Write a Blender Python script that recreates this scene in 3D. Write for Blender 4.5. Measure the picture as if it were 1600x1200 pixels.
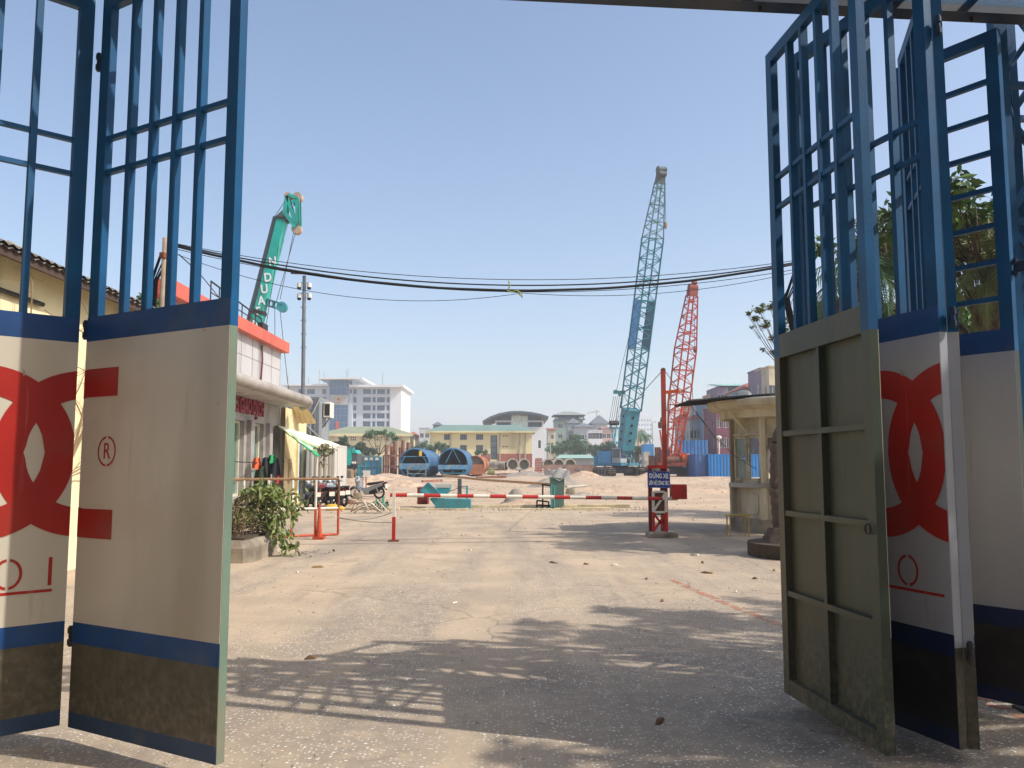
import bpy, math, random
from mathutils import Vector, Matrix
R=math.radians
random.seed(7)
scene=bpy.context.scene
for o in list(bpy.data.objects): bpy.data.objects.remove(o)
C=scene.collection
# ------------------------------------------------------------ camera, world, sun, exposure
FPX=1322.35; PITCH=R(5.5467); CAMH=1.6
cam=bpy.data.objects.new('camera',bpy.data.cameras.new('camera')); C.objects.link(cam)
cam.location=(0,0,CAMH); cam.rotation_euler=(R(90)+PITCH,0,0)
cam.data.sensor_width=36; cam.data.lens=36*FPX/1600; cam.data.clip_end=6000; cam.data.clip_start=.05
scene.camera=cam
SUN_EL=R(45); SUN_AZ=R(108)      # azimuth measured from +Y towards +X
w=bpy.data.worlds.new("World"); scene.world=w; w.use_nodes=True
nt=w.node_tree; bg=nt.nodes['Background']
sky=nt.nodes.new('ShaderNodeTexSky'); sky.sky_type='NISHITA'; sky.sun_disc=False
sky.sun_elevation=SUN_EL; sky.sun_rotation=SUN_AZ; sky.air_density=1.0; sky.dust_density=2.3; sky.ozone_density=1.5; sky.altitude=0
nt.links.new(sky.outputs[0],bg.inputs[0]); bg.inputs[1].default_value=0.15
sd=bpy.data.lights.new('sun','SUN'); sd.energy=3.4; sd.angle=R(.55); sd.color=(1,.955,.88)
so=bpy.data.objects.new('sun',sd); C.objects.link(so)
S=Vector((math.sin(SUN_AZ)*math.cos(SUN_EL),math.cos(SUN_AZ)*math.cos(SUN_EL),math.sin(SUN_EL)))
so.rotation_euler=S.to_track_quat('Z','Y').to_euler(); so.location=(0,0,50)
vs=scene.view_settings; vs.view_transform='Standard'; vs.look='None'; vs.exposure=0.46; vs.gamma=1
scene.render.engine='CYCLES'
scene.cycles.volume_bounces=1; scene.cycles.max_bounces=8
# ------------------------------------------------------------ helpers
def P(px,py,Y):
    "world point at depth Y seen at photo pixel px,py (1600x1200)"
    u=(px-800)/FPX; v=(600-py)/FPX
    d=Vector((u,math.cos(PITCH)-v*math.sin(PITCH),math.sin(PITCH)+v*math.cos(PITCH)))
    t=Y/d.y; return Vector((d.x*t,Y,CAMH+d.z*t))
def XX(px,Y): return (px-800)/FPX*Y
def ZZ(py,Y,px=800): return P(px,py,Y).z
def lerp(a,b,t): return a+(b-a)*t
def hexc(h):
    h=h.lstrip('#'); r=[int(h[i:i+2],16)/255 for i in (0,2,4)]
    return tuple((c/12.92 if c<=.04045 else ((c+.055)/1.055)**2.4) for c in r)
MATS={}
def mat(name,col,rough=.65,metal=0,var=.18,scale=2.5,bump=0,bscale=30,dirt=None,dscale=1.2,damt=.5,streak=False,spec=.4,trans=0,spots=None,splash=False):
    if name in MATS: return MATS[name]
    if isinstance(col,str): col=hexc(col)
    m=bpy.data.materials.new(name); m.use_nodes=True; n=m.node_tree.nodes; l=m.node_tree.links
    b=n['Principled BSDF']; b.inputs['Roughness'].default_value=rough; b.inputs['Metallic'].default_value=metal
    b.inputs['Specular IOR Level'].default_value=spec
    tc=n.new('ShaderNodeTexCoord'); src=tc.outputs['Object']
    def noise(s,det=4,vec=src,st=None):
        t=n.new('ShaderNodeTexNoise'); t.inputs['Scale'].default_value=s; t.inputs['Detail'].default_value=det
        if st:
            mp=n.new('ShaderNodeMapping'); mp.inputs['Scale'].default_value=st; l.new(vec,mp.inputs[0]); vec=mp.outputs[0]
        l.new(vec,t.inputs['Vector']); return t.outputs['Fac']
    rp=n.new('ShaderNodeValToRGB'); l.new(noise(scale),rp.inputs[0])
    rp.color_ramp.elements[0].position=.3; rp.color_ramp.elements[1].position=.7
    rp.color_ramp.elements[0].color=tuple(c*(1-var) for c in col)+(1,)
    rp.color_ramp.elements[1].color=tuple(min(1,c*(1+var)) for c in col)+(1,)
    out=rp.outputs[0]
    if dirt:
        if isinstance(dirt,str): dirt=hexc(dirt)
        mx=n.new('ShaderNodeMix'); mx.data_type='RGBA'
        r2=n.new('ShaderNodeValToRGB'); l.new(noise(dscale,8,st=((1,1,.18) if streak else None)),r2.inputs[0])
        r2.color_ramp.elements[0].position=.62-damt*.3; r2.color_ramp.elements[1].position=.80-damt*.2
        r2.color_ramp.elements[1].color=(.9,.9,.9,1)
        l.new(r2.outputs[0],mx.inputs[0]); l.new(out,mx.inputs[6]); mx.inputs[7].default_value=tuple(dirt)+(1,)
        out=mx.outputs[2]
    def over_(fac,c):
        mx=n.new('ShaderNodeMix'); mx.data_type='RGBA'; l.new(fac,mx.inputs[0]); l.new(out,mx.inputs[6]); mx.inputs[7].default_value=tuple(hexc(c) if isinstance(c,str) else c)+(1,); return mx.outputs[2]
    def mrange(x,a,b_,c0,c1):
        t=n.new('ShaderNodeMapRange'); t.inputs[1].default_value=a; t.inputs[2].default_value=b_; t.inputs[3].default_value=c0; t.inputs[4].default_value=c1; l.new(x,t.inputs[0]); return t.outputs[0]
    def mul(x,y):
        t=n.new('ShaderNodeMath'); t.operation='MULTIPLY'; l.new(x,t.inputs[0]); l.new(y,t.inputs[1]); return t.outputs[0]
    if spots:
        v=n.new('ShaderNodeTexVoronoi'); v.inputs['Scale'].default_value=9
        mp=n.new('ShaderNodeMapping'); mp.inputs['Scale'].default_value=(1,1,.55); l.new(src,mp.inputs[0])
        nz=n.new('ShaderNodeTexNoise'); nz.inputs['Scale'].default_value=14; nz.inputs['Detail'].default_value=4; l.new(src,nz.inputs['Vector'])
        ad=n.new('ShaderNodeMix'); ad.data_type='VECTOR'; ad.inputs[0].default_value=.10; l.new(mp.outputs[0],ad.inputs[4]); l.new(nz.outputs['Color'],ad.inputs[5]); l.new(ad.outputs[1],v.inputs['Vector'])
        sp=n.new('ShaderNodeSeparateXYZ'); l.new(v.outputs['Color'],sp.inputs[0])
        out=over_(mul(mul(mrange(v.outputs['Distance'],.13,.05,0,1),mrange(sp.outputs['X'],.86,.92,0,1)),mrange(noise(3),.35,.6,.3,.9)),spots)
        # long faint scratches and wipe marks
        out=over_(mul(mrange(noise(3,3,st=(6,6,.35)),.66,.72,0,.28),mrange(noise(1.3),.45,.6,0,1)),spots)
    if splash:
        sz=n.new('ShaderNodeSeparateXYZ'); l.new(src,sz.inputs[0])
        out=over_(mul(mrange(sz.outputs['Z'],.75,.1,0,1),mrange(noise(24,8),.42,.70,0,.42)),'#94826c')
    l.new(out,b.inputs['Base Color'])
    if bump:
        bp=n.new('ShaderNodeBump'); bp.inputs['Strength'].default_value=bump; bp.inputs['Distance'].default_value=.02
        l.new(noise(bscale,6),bp.inputs['Height']); l.new(bp.outputs[0],b.inputs['Normal'])
    if trans: b.inputs['Transmission Weight'].default_value=trans
    MATS[name]=m; return m
class MB:
    def __init__(s): s.v=[];s.f=[];s.mi=[];s.m=0
    def add(s,vs,fs):
        k=len(s.v); s.v+= [Vector(v) for v in vs]
        for f in fs: s.f.append([i+k for i in f]); s.mi.append(s.m)
        return s
    def bx(s,x0,x1,y0,y1,z0,z1):
        return s.add([(x0,y0,z0),(x1,y0,z0),(x1,y1,z0),(x0,y1,z0),(x0,y0,z1),(x1,y0,z1),(x1,y1,z1),(x0,y1,z1)],
            [(0,3,2,1),(4,5,6,7),(0,1,5,4),(1,2,6,5),(2,3,7,6),(3,0,4,7)])
    def bev(s,x0,x1,y0,y1,z0,z1,c=.02):
        "box with chamfered vertical edges and top edge"
        def ring(i,z): return [(x0+i+c,y0+i,z),(x1-i-c,y0+i,z),(x1-i,y0+i+c,z),(x1-i,y1-i-c,z),(x1-i-c,y1-i,z),(x0+i+c,y1-i,z),(x0+i,y1-i-c,z),(x0+i,y0+i+c,z)]
        vs=ring(0,z0)+ring(0,z1-c)+ring(c*.7,z1)
        fs=[tuple(range(7,-1,-1)),tuple(range(16,24))]
        for k in (0,8): fs+=[(k+i,k+(i+1)%8,k+8+(i+1)%8,k+8+i) for i in range(8)]
        return s.add(vs,fs)
    def beam(s,p0,p1,w,h=None,up=(0,0,1)):
        h=h or w; p0=Vector(p0);p1=Vector(p1); d=(p1-p0).normalized(); up=Vector(up)
        if abs(d.dot(up))>.98: up=Vector((0,1,0))
        a=d.cross(up).normalized()*w/2; b=a.cross(d).normalized()*h/2
        vs=[p0-a-b,p0+a-b,p0+a+b,p0-a+b,p1-a-b,p1+a-b,p1+a+b,p1-a+b]
        return s.add(vs,[(0,3,2,1),(4,5,6,7),(0,1,5,4),(1,2,6,5),(2,3,7,6),(3,0,4,7)])
    def tube(s,pts,r,n=8,r1=None):
        pts=[Vector(p) for p in pts]; N=len(pts); prev=None; vs=[];fs=[]
        for i,p in enumerate(pts):
            d=(pts[min(i+1,N-1)]-pts[max(i-1,0)]).normalized()
            if prev is None:
                a=d.cross(Vector((0,0,1)) if abs(d.z)<.95 else Vector((1,0,0))).normalized()
            else:
                a=(prev-d*prev.dot(d)).normalized()
            prev=a; b=d.cross(a)
            rr=r if r1 is None else lerp(r,r1,i/(N-1))
            for k in range(n):
                t=2*math.pi*k/n; vs.append(p+(a*math.cos(t)+b*math.sin(t))*rr)
        for i in range(N-1):
            for k in range(n): fs.append((i*n+k,i*n+(k+1)%n,(i+1)*n+(k+1)%n,(i+1)*n+k))
        fs.append(tuple(range(n-1,-1,-1))); fs.append(tuple(range((N-1)*n,N*n)))
        return s.add(vs,fs)
    def cyl(s,p0,p1,r0,r1=None,n=16): return s.tube([p0,p1],r0,n,r1 if r1 is not None else r0)
    def pipe(s,p0,p1,ro,ri,n=32,segs=1,rib=0):
        "open pipe with wall thickness; rib adds outer rings"
        p0=Vector(p0);p1=Vector(p1);d=(p1-p0).normalized(); a=d.cross(Vector((0,0,1))).normalized(); b=a.cross(d)
        rings=[]; 
        prof=[]
        for i in range(segs+1):
            t=i/segs
            if rib and 0<i<segs:
                e=.25/segs; prof+=[(t-e,ro),(t-e*.6,ro+rib),(t+e*.6,ro+rib),(t+e,ro)]
            else: prof.append((t,ro))
        prof+=[(1,ri),(0,ri)]
        vs=[];fs=[];M=len(prof)
        for t,r in prof:
            c=p0.lerp(p1,t)
            for k in range(n):
                g=2*math.pi*k/n; vs.append(c+(a*math.cos(g)+b*math.sin(g))*r)
        for i in range(M):
            j=(i+1)%M
            for k in range(n): fs.append((i*n+k,i*n+(k+1)%n,j*n+(k+1)%n,j*n+k))
        return s.add(vs,fs)
    def prism(s,poly,fn,d0,d1):
        "poly 2-D points, fn(u,v,d)->point"
        n=len(poly); vs=[fn(u,v,d0) for u,v in poly]+[fn(u,v,d1) for u,v in poly]
        fs=[tuple(range(n-1,-1,-1)),tuple(range(n,2*n))]+[(i,(i+1)%n,n+(i+1)%n,n+i) for i in range(n)]
        return s.add(vs,fs)
    def ball(s,c,r,n=10,m=7,sc=(1,1,1)):
        vs=[];fs=[]
        for i in range(m+1):
            t=math.pi*i/m
            for k in range(n):
                g=2*math.pi*k/n; vs.append((c[0]+r*sc[0]*math.sin(t)*math.cos(g),c[1]+r*sc[1]*math.sin(t)*math.sin(g),c[2]+r*sc[2]*math.cos(t)))
        for i in range(m):
            for k in range(n): fs.append((i*n+k,(i+1)*n+k,(i+1)*n+(k+1)%n,i*n+(k+1)%n))
        return s.add(vs,fs)
    def torus(s,c,R0,r,axis='y',n=24,m=8):
        vs=[];fs=[]
        for i in range(n):
            a=2*math.pi*i/n
            for k in range(m):
                b=2*math.pi*k/m; q=R0+r*math.cos(b)
                p=(q*math.cos(a),r*math.sin(b),q*math.sin(a)) if axis=='y' else ((r*math.sin(b),q*math.cos(a),q*math.sin(a)) if axis=='x' else (q*math.cos(a),q*math.sin(a),r*math.sin(b)))
                vs.append((c[0]+p[0],c[1]+p[1],c[2]+p[2]))
        for i in range(n):
            for k in range(m): fs.append((i*m+k,((i+1)%n)*m+k,((i+1)%n)*m+(k+1)%m,i*m+(k+1)%m))
        return s.add(vs,fs)
    def corr(s,p0,p1,z0,z1,pitch=.25,depth=.04,thick=.0,nrm=None):
        "trapezoid corrugated sheet standing between ground points p0 p1"
        p0=Vector((p0[0],p0[1],0));p1=Vector((p1[0],p1[1],0)); L=(p1-p0).length; d=(p1-p0)/L
        nn=Vector((d.y,-d.x,0)) if nrm is None else Vector(nrm)
        k=max(2,int(L/pitch)); pts=[]
        for i in range(k):
            for (a,o) in ((0,0),(.3,0),(.45,1),(.85,1)): pts.append(p0+d*L*(i+a)/k+nn*depth*o)
        pts.append(p1)
        vs=[p+Vector((0,0,z0)) for p in pts]+[p+Vector((0,0,z1)) for p in pts]; N=len(pts)
        return s.add(vs,[(i,i+1,N+i+1,N+i) for i in range(N-1)])
    def build(s,name,mats,parent=None,world=False,smooth=False,kind=None):
        me=bpy.data.meshes.new(name)
        vs=s.v
        if parent is not None and world:
            inv=WM[parent.name].inverted(); vs=[inv@v for v in vs]
        me.from_pydata([tuple(v) for v in vs],[],s.f); 
        if not isinstance(mats,(list,tuple)): mats=[mats]
        for m in mats: me.materials.append(m)
        me.polygons.foreach_set('material_index',s.mi)
        if smooth: me.polygons.foreach_set('use_smooth',[True]*len(me.polygons))
        me.update()
        o=bpy.data.objects.new(name,me); C.objects.link(o)
        if parent is not None: o.parent=parent
        WM[o.name]=WM[parent.name].copy() if parent is not None else Matrix.Identity(4)
        if kind: o['kind']=kind
        return o
WM={}
def thing(name,label,cat,loc=(0,0,0),rz=0,group=None):
    o=bpy.data.objects.new(name,None); C.objects.link(o); o.location=loc; o.rotation_euler=(0,0,rz); o.empty_display_size=.2
    WM[o.name]=Matrix.Translation(Vector(loc))@Matrix.Rotation(rz,4,'Z')
    o['label']=label; o['category']=cat
    if group: o['group']=group
    return o
def single(mb,name,mats,label,cat,group=None,loc=None,smooth=False):
    "one-mesh thing; verts given in world coordinates"
    if loc is None:
        xs=[v.x for v in mb.v]; ys=[v.y for v in mb.v]; loc=((min(xs)+max(xs))/2,(min(ys)+max(ys))/2,min(v.z for v in mb.v))
    L=Vector(loc); mb.v=[v-L for v in mb.v]
    o=mb.build(name,mats,smooth=smooth); o.location=L; WM[o.name]=Matrix.Translation(L)
    o['label']=label; o['category']=cat
    if group: o['group']=group
    return o
def copy_thing(o,loc,rz,label,par=None):
    c=o.copy(); C.objects.link(c)
    if par is None:
        c.location=loc; c.rotation_euler=(0,0,rz); c['label']=label
    else: c.parent=par
    for ch in list(o.children): copy_thing(ch,None,None,None,c)
    return c
def text_mesh(txt,size,depth=.004,bold=False,offset=0,align='CENTER'):
    cu=bpy.data.curves.new('t','FONT'); cu.body=txt; cu.size=size; cu.extrude=depth; cu.offset=offset; cu.align_x=align; cu.align_y='CENTER'
    cu.resolution_u=3
    ob=bpy.data.objects.new('t',cu); C.objects.link(ob); dg=bpy.context.evaluated_depsgraph_get(); dg.update()
    me=bpy.data.meshes.new_from_object(ob.evaluated_get(dg)); C.objects.unlink(ob); bpy.data.objects.remove(ob)
    vs=[v.co.copy() for v in me.vertices]; fs=[tuple(p.vertices) for p in me.polygons]; bpy.data.meshes.remove(me)
    return vs,fs
def put_text(mb,txt,size,origin,u,v,depth=.004,offset=0,sx=1):
    "u right direction, v up direction, text faces u x v"
    u=Vector(u).normalized(); v=Vector(v).normalized(); n=u.cross(v); o=Vector(origin)
    vs,fs=text_mesh(txt,size,depth,offset=offset)
    mb.add([o+u*p.x*sx+v*p.y+n*p.z for p in vs],fs)
# ------------------------------------------------------------ materials
BLUE=mat('gate_blue_paint','#064c76',.5,var=.25,scale=3,dirt='#174a70',dscale=5,damt=.35,bump=.07,bscale=50,spec=.28,spots='#6b4a3a')
BLUEBAND=mat('band_blue_paint','#0f3d70',.45,var=.2,scale=4,dirt='#3c5068',dscale=3,damt=.35,spots='#54483f')
WHITE=mat('gate_white_paint','#c0b7a6',.34,var=.05,scale=1.6,dirt='#a99c88',dscale=1.6,damt=.42,streak=True,bump=.5,bscale=2.2,spec=.5,spots='#8a6a50')
RED=mat('emblem_red_paint','#9c1a10',.42,var=.15,scale=3,dirt='#8a3a2c',dscale=2,damt=.3,spots='#c9a79a')
OLIVE=mat('skirt_olive_paint','#4f4a3a',.5,var=.18,scale=3,dirt='#665c4a',dscale=5,damt=.25,splash=True,spots='#857a66')
DKOL=mat('skirt_olive_shaded','#221c1c',.45,var=.2,scale=3,dirt='#342e2a',dscale=5,damt=.25)  # skirt olive of the right leaves, darkened to paint in their shade
WHITER=mat('gate_white_shaded','#9a9ca2',.45,var=.06,scale=1.6,dirt='#8d8d92',dscale=1.6,damt=.42,streak=True,bump=.1,bscale=7,spots='#7a6452')  # gate white greyed: shade on the right leaves put into the colour
DKBL=mat('skirt_blue_shaded','#0d1c42',.4,var=.2,scale=3,dirt='#232c44',damt=.35)  # skirt and band blue with the right leaves' shade painted in
GREENL=mat('edge_green_lit','#6a7c6c',.5,var=.1,scale=3,dirt='#7f7a66',damt=.3)  # lighter copy of the gate green, light on the leaf edge painted in
BANDLO=mat('skirt_blue_paint','#27405c',.5,var=.12,scale=3,dirt='#4a545f',dscale=5,damt=.3)
GREEN=mat('gate_green_paint','#353e31',.45,var=.14,scale=2,dirt='#5a5544',dscale=1.4,damt=.45,streak=True,bump=.15,bscale=9,spots='#6d5a44',splash=True)
IRON=mat('dark_iron','#3a3533',.6,metal=.4,var=.3,scale=20)
STEEL=mat('worn_steel','#8a8a86',.5,metal=.5,var=.2,scale=8)
RUST=mat('rusty_steel','#7a4a36',.8,var=.35,scale=5,dirt='#4d332a',damt=.6)
RUSTP=mat('pink_rust_steel','#9a6a58',.8,var=.25,scale=4,dirt='#6b463b',damt=.6)
CREAM=mat('cream_render','#e6d9ad',.85,var=.08,scale=1.5,dirt='#a39a7c',dscale=.9,damt=.35,streak=True,bump=.2)
CREAM2=mat('old_cream_render','#d5c8a8',.85,var=.1,scale=2,dirt='#7d6c52',dscale=1.6,damt=.55,streak=True,bump=.3)
CONC=mat('weathered_concrete','#a29682',.9,var=.18,scale=2.5,dirt='#5f564a',dscale=1.5,damt=.6,bump=.5,bscale=25)
CONCL=mat('pale_concrete','#b9b2a2',.9,var=.12,scale=2,dirt='#8b8172',damt=.4,bump=.3)
TILE=mat('brown_roof_tile','#6f675f',.9,var=.3,scale=6)
PANEL=mat('aluminium_panel_white','#b7b3b0',.5,var=.05,scale=1,dirt='#8f8982',dscale=1.4,damt=.4,streak=True)
PANELG=mat('grey_cladding','#9c9690',.55,var=.08,scale=2,dirt='#7d766e',damt=.4)
ORANGE=mat('orange_fascia','#cc604b',.55,var=.1,scale=2,dirt='#a8503d',damt=.4,streak=True)
GLASS=mat('teal_glass','#3f6f68',.08,var=.3,scale=1.2,spec=.9)
GLASSD=mat('dark_blue_glass','#3d4a5c',.12,var=.2,scale=.3,spec=.8)
GLASSB=mat('blue_curtain_glass','#2c557c',.12,var=.2,scale=.15,spec=.8)
DARK=mat('dark_interior','#1d1b1a',.9)
BLACK=mat('black_rubber','#1c1c1d',.75,var=.2,scale=10)
CHROME=mat('chrome','#b8b8b8',.25,metal=.9,var=.05)
TEAL=mat('teal_paint','#1fa595',.45,var=.12,scale=1.5,dirt='#3f7d74',damt=.35)
TEALD=mat('dull_teal_paint','#3b8f96',.5,var=.15,scale=1.2,dirt='#4f6b6b',damt=.55,streak=True)
CYAN=mat('machine_cyan','#3f8ca8',.5,var=.15,scale=1,dirt='#46606b',damt=.5)
OR=mat('machine_orange','#c8532a',.5,var=.15,scale=1.5,dirt='#8a3f26',damt=.5)
ORL=mat('bright_orange_body','#d9651f',.5,var=.15,scale=1.5,dirt='#8a4626',damt=.4)
MUD=mat('muddy_track','#8d7c66',.95,var=.2,scale=3,dirt='#4a4239',damt=.6)
BLUES=mat('casing_blue','#286490',.6,var=.2,scale=1.5,dirt='#566a75',damt=.6)
BLUEC=mat('container_blue','#1f74b4',.5,var=.1,scale=1,dirt='#3b6d94',damt=.35)
GREY=mat('grey_corrugated','#8c9093',.5,metal=.2,var=.1,scale=1,dirt='#6f7072',damt=.4,streak=True)
GREYL=mat('pale_corrugated','#bdb9b0',.5,metal=.1,var=.08,scale=1)
BARK=mat('bark','#5b4a3c',.95,var=.3,scale=8,bump=.6,bscale=40)
PALMB=mat('palm_bark','#5a4c42',.95,var=.35,scale=12,bump=.8,bscale=30)
LEAF=mat('leaf_green','#55702f',.6,var=.35,scale=1.3)
LEAF2=mat('leaf_olive','#6b7038',.65,var=.35,scale=1.5)
LEAFF=mat('leaf_dusty_green','#4a6b45',.7,var=.35,scale=.4)
LEAFY=mat('leaf_light','#748246',.5,var=.3,scale=6)
LEAFDRY=mat('leaf_dry','#776d4c',.8,var=.35,scale=6)
SAND=mat('sand_heap','#bda288',.95,var=.14,scale=1.2,bump=1,bscale=5,dirt='#94806c',dscale=1.8,damt=.5)
GSAND=mat('grey_gravel_heap','#93887b',.95,var=.2,scale=3,bump=.9,bscale=14)
REDP=mat('barrier_red_paint','#b2261c',.45,var=.12,scale=5,dirt='#6e2a22',damt=.3)
ORP=mat('railing_orange_paint','#b94a2c',.55,var=.15,scale=8,dirt='#7a3a2b',damt=.4)
WHP=mat('barrier_white_paint','#d8d2c2',.5,var=.06,scale=5,dirt='#9b8f7c',damt=.35)
SIGNB=mat('sign_blue','#1f3a86',.45,var=.06)
LETW=mat('letter_white','#e6e6e6',.5,var=.02)
LETR=mat('letter_crimson','#8e1f30',.5,var=.05)
WOOD=mat('old_wood','#8d6e52',.9,var=.25,scale=6)
# ------------------------------------------------------------ ground
def sm(a,b,x):
    t=max(0,min(1,(x-a)/(b-a))); return t*t*(3-2*t)
def terr(x,y):
    z=.45*sm(36,92,y)+.9*sm(105,170,y)
    if y>34: 
        k=sm(34,44,y)
        z+=k*.05*(math.sin(x*.9+y*.35)+math.sin(x*.37-y*.7+1.3)+.6*math.sin(x*1.9+y*1.1))
    return z
def axis_pts(a,lim,s0,g):
    out=[a];s=s0
    while out[-1]<lim: out.append(out[-1]+s); s*=g
    return out
ys=[-60,-30,-12]+axis_pts(0,1450,.5,1.035); xp=axis_pts(0,1000,.6,1.06); xs=[-x for x in xp[:0:-1]]+xp
g=MB(); g.add([(x,y,terr(x,y)) for y in ys for x in xs],[(j*len(xs)+i,j*len(xs)+i+1,(j+1)*len(xs)+i+1,(j+1)*len(xs)+i) for j in range(len(ys)-1) for i in range(len(xs)-1)])
def ground_mat():
    m=bpy.data.materials.new('dusty_ground'); m.use_nodes=True; n=m.node_tree.nodes; l=m.node_tree.links; b=n['Principled BSDF']
    b.inputs['Roughness'].default_value=.9; b.inputs['Specular IOR Level'].default_value=.25
    tc=n.new('ShaderNodeTexCoord'); src=tc.outputs['Object']
    sep=n.new('ShaderNodeSeparateXYZ'); l.new(src,sep.inputs[0])
    def noise(s,det=5,st=None,rough=.55,loc=None):
        t=n.new('ShaderNodeTexNoise'); t.inputs['Scale'].default_value=s; t.inputs['Detail'].default_value=det; t.inputs['Roughness'].default_value=rough
        mp=n.new('ShaderNodeMapping'); mp.inputs['Scale'].default_value=st or (1,1,1); mp.inputs['Location'].default_value=loc or (0,0,0)
        l.new(src,mp.inputs[0]); l.new(mp.outputs[0],t.inputs['Vector']); return t.outputs['Fac']
    def ramp(x,a,b_,c0=0,c1=1):
        t=n.new('ShaderNodeMapRange'); t.interpolation_type='SMOOTHSTEP'; t.inputs[1].default_value=a; t.inputs[2].default_value=b_; t.inputs[3].default_value=c0; t.inputs[4].default_value=c1
        l.new(x,t.inputs[0]); return t.outputs[0]
    def mth(op,a,b_):
        t=n.new('ShaderNodeMath'); t.operation=op; t.use_clamp=True
        for i,x in enumerate((a,b_)):
            if isinstance(x,(int,float)): t.inputs[i].default_value=x
            else: l.new(x,t.inputs[i])
        return t.outputs[0]
    def mix(f,a,b_):
        t=n.new('ShaderNodeMix'); t.data_type='RGBA'
        if isinstance(f,(int,float)): t.inputs[0].default_value=f
        else: l.new(f,t.inputs[0])
        for i,x in ((6,a),(7,b_)):
            if isinstance(x,tuple): t.inputs[i].default_value=x+(1,)
            else: l.new(x,t.inputs[i])
        return t.outputs[2]
    Y=sep.outputs['Y']; X=sep.outputs['X']
    # asphalt bared of dust
    asp=mix(ramp(noise(9,6),.3,.7),hexc('#7d756c'),hexc('#978b7d'))
    asp=mix(ramp(noise(70,3),.35,.65),asp,mix(.5,asp,hexc('#5e5953')))
    # white aggregate chips
    def chips(scale,thr,gate):
        v=n.new('ShaderNodeTexVoronoi'); v.inputs['Scale'].default_value=scale
        mp=n.new('ShaderNodeMapping'); mp.inputs['Scale'].default_value=(1,1.25,1); l.new(src,mp.inputs[0]); l.new(mp.outputs[0],v.inputs['Vector'])
        sp=n.new('ShaderNodeSeparateXYZ'); l.new(v.outputs['Color'],sp.inputs[0])
        a=ramp(v.outputs['Distance'],thr,thr*.7); g_=ramp(sp.outputs['X'],gate,gate+.05)
        return mth('MULTIPLY',a,g_)
    ch=mth('MAXIMUM',chips(38,.32,.5),chips(19,.24,.66))
    # dust cover mask
    tr=ramp(noise(.9,5,(1,.09,1)),.40,.62)          # tyre lanes lengthwise
    bl=ramp(noise(.6,7),.36,.6)
    near=ramp(Y,15,5.0)                           # chips show near the gate
    right=ramp(X,-1.2,2.4)
    bare=mth('MULTIPLY',near,mth('ADD',mth('MULTIPLY',bl,.3),mth('MULTIPLY',right,.6)))
    mid=mth('MULTIPLY',mth('MULTIPLY',ramp(Y,33,20),tr),.55)
    bare=mth('MAXIMUM',bare,mid)
    fine=ramp(noise(6,8,None,.7),.3,.62)
    bare=mth('MULTIPLY',bare,mth('ADD',fine,.25))
    dust=mix(ramp(noise(.8,8,None,.65),.3,.7),hexc('#a8967f'),hexc('#bfa98f'))
    dust=mix(ramp(noise(2.2,6,(1,.25,1),.6,(5,3,0)),.5,.75),dust,hexc('#9d8c79'))
    site=mix(ramp(noise(.25,8,None,.7),.35,.65),hexc('#ab947c'),hexc('#bfa88d'))
    site=mix(ramp(noise(.9,8,(.4,1,1),.75),.55,.8),site,hexc('#9f8470'))
    dust=mix(ramp(Y,29,33),dust,site)
    chd=mth('MULTIPLY',ch,ramp(bare,.05,.4,.3,1))
    col=mix(bare,dust,asp); 
    gate=ramp(noise(1.7,4,None,.6,(2,9,0)),.35,.55,.45,1)
    chd=mth('MULTIPLY',mth('MULTIPLY',chd,gate),ramp(Y,22,9))
    col=mix(chd,col,hexc('#e2dccf'))
    # dark scattered grit
    v=n.new('ShaderNodeTexVoronoi'); v.inputs['Scale'].default_value=6; l.new(src,v.inputs['Vector'])
    sp=n.new('ShaderNodeSeparateXYZ'); l.new(v.outputs['Color'],sp.inputs[0])
    gr=mth('MULTIPLY',ramp(v.outputs['Distance'],.14,.08),ramp(sp.outputs['Y'],.86,.88))
    col=mix(mth('MULTIPLY',gr,.7),col,hexc('#6a5c4f'))
    # cracks
    ve=n.new('ShaderNodeTexVoronoi'); ve.feature='DISTANCE_TO_EDGE'; ve.inputs['Scale'].default_value=.42
    nz=n.new('ShaderNodeTexNoise'); nz.inputs['Scale'].default_value=2.2; nz.inputs['Detail'].default_value=6; l.new(src,nz.inputs['Vector'])
    am=n.new('ShaderNodeMix'); am.data_type='VECTOR'; am.inputs[0].default_value=.22; l.new(src,am.inputs[4]); l.new(nz.outputs['Color'],am.inputs[5]); l.new(am.outputs[1],ve.inputs['Vector'])
    ck=mth('MULTIPLY',ramp(ve.outputs['Distance'],.006,.002),ramp(noise(.45,3,None,.5,(7,1,0)),.5,.56))
    ck=mth('MULTIPLY',ck,ramp(Y,26,18)); col=mix(mth('MULTIPLY',ck,.35),col,hexc('#5b5148'))
    # oily and damp stains, broad and faint
    stn=mth('MULTIPLY',ramp(noise(.8,7,(1,.35,1),.7,(3,8,0)),.60,.72),ramp(Y,60,30)); col=mix(mth('MULTIPLY',stn,.38),col,hexc('#6f6357'))
    l.new(col,b.inputs['Base Color'])
    bp=n.new('ShaderNodeBump'); bp.inputs['Strength'].default_value=.45; bp.inputs['Distance'].default_value=.02
    hs=mth('ADD',mth('MULTIPLY',noise(25,6),.5),mth('MULTIPLY',noise(3.5,6),.8)); l.new(hs,bp.inputs['Height']); l.new(bp.outputs[0],b.inputs['Normal'])
    return m
g.build('ground',ground_mat(),smooth=True,kind='structure')
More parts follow.
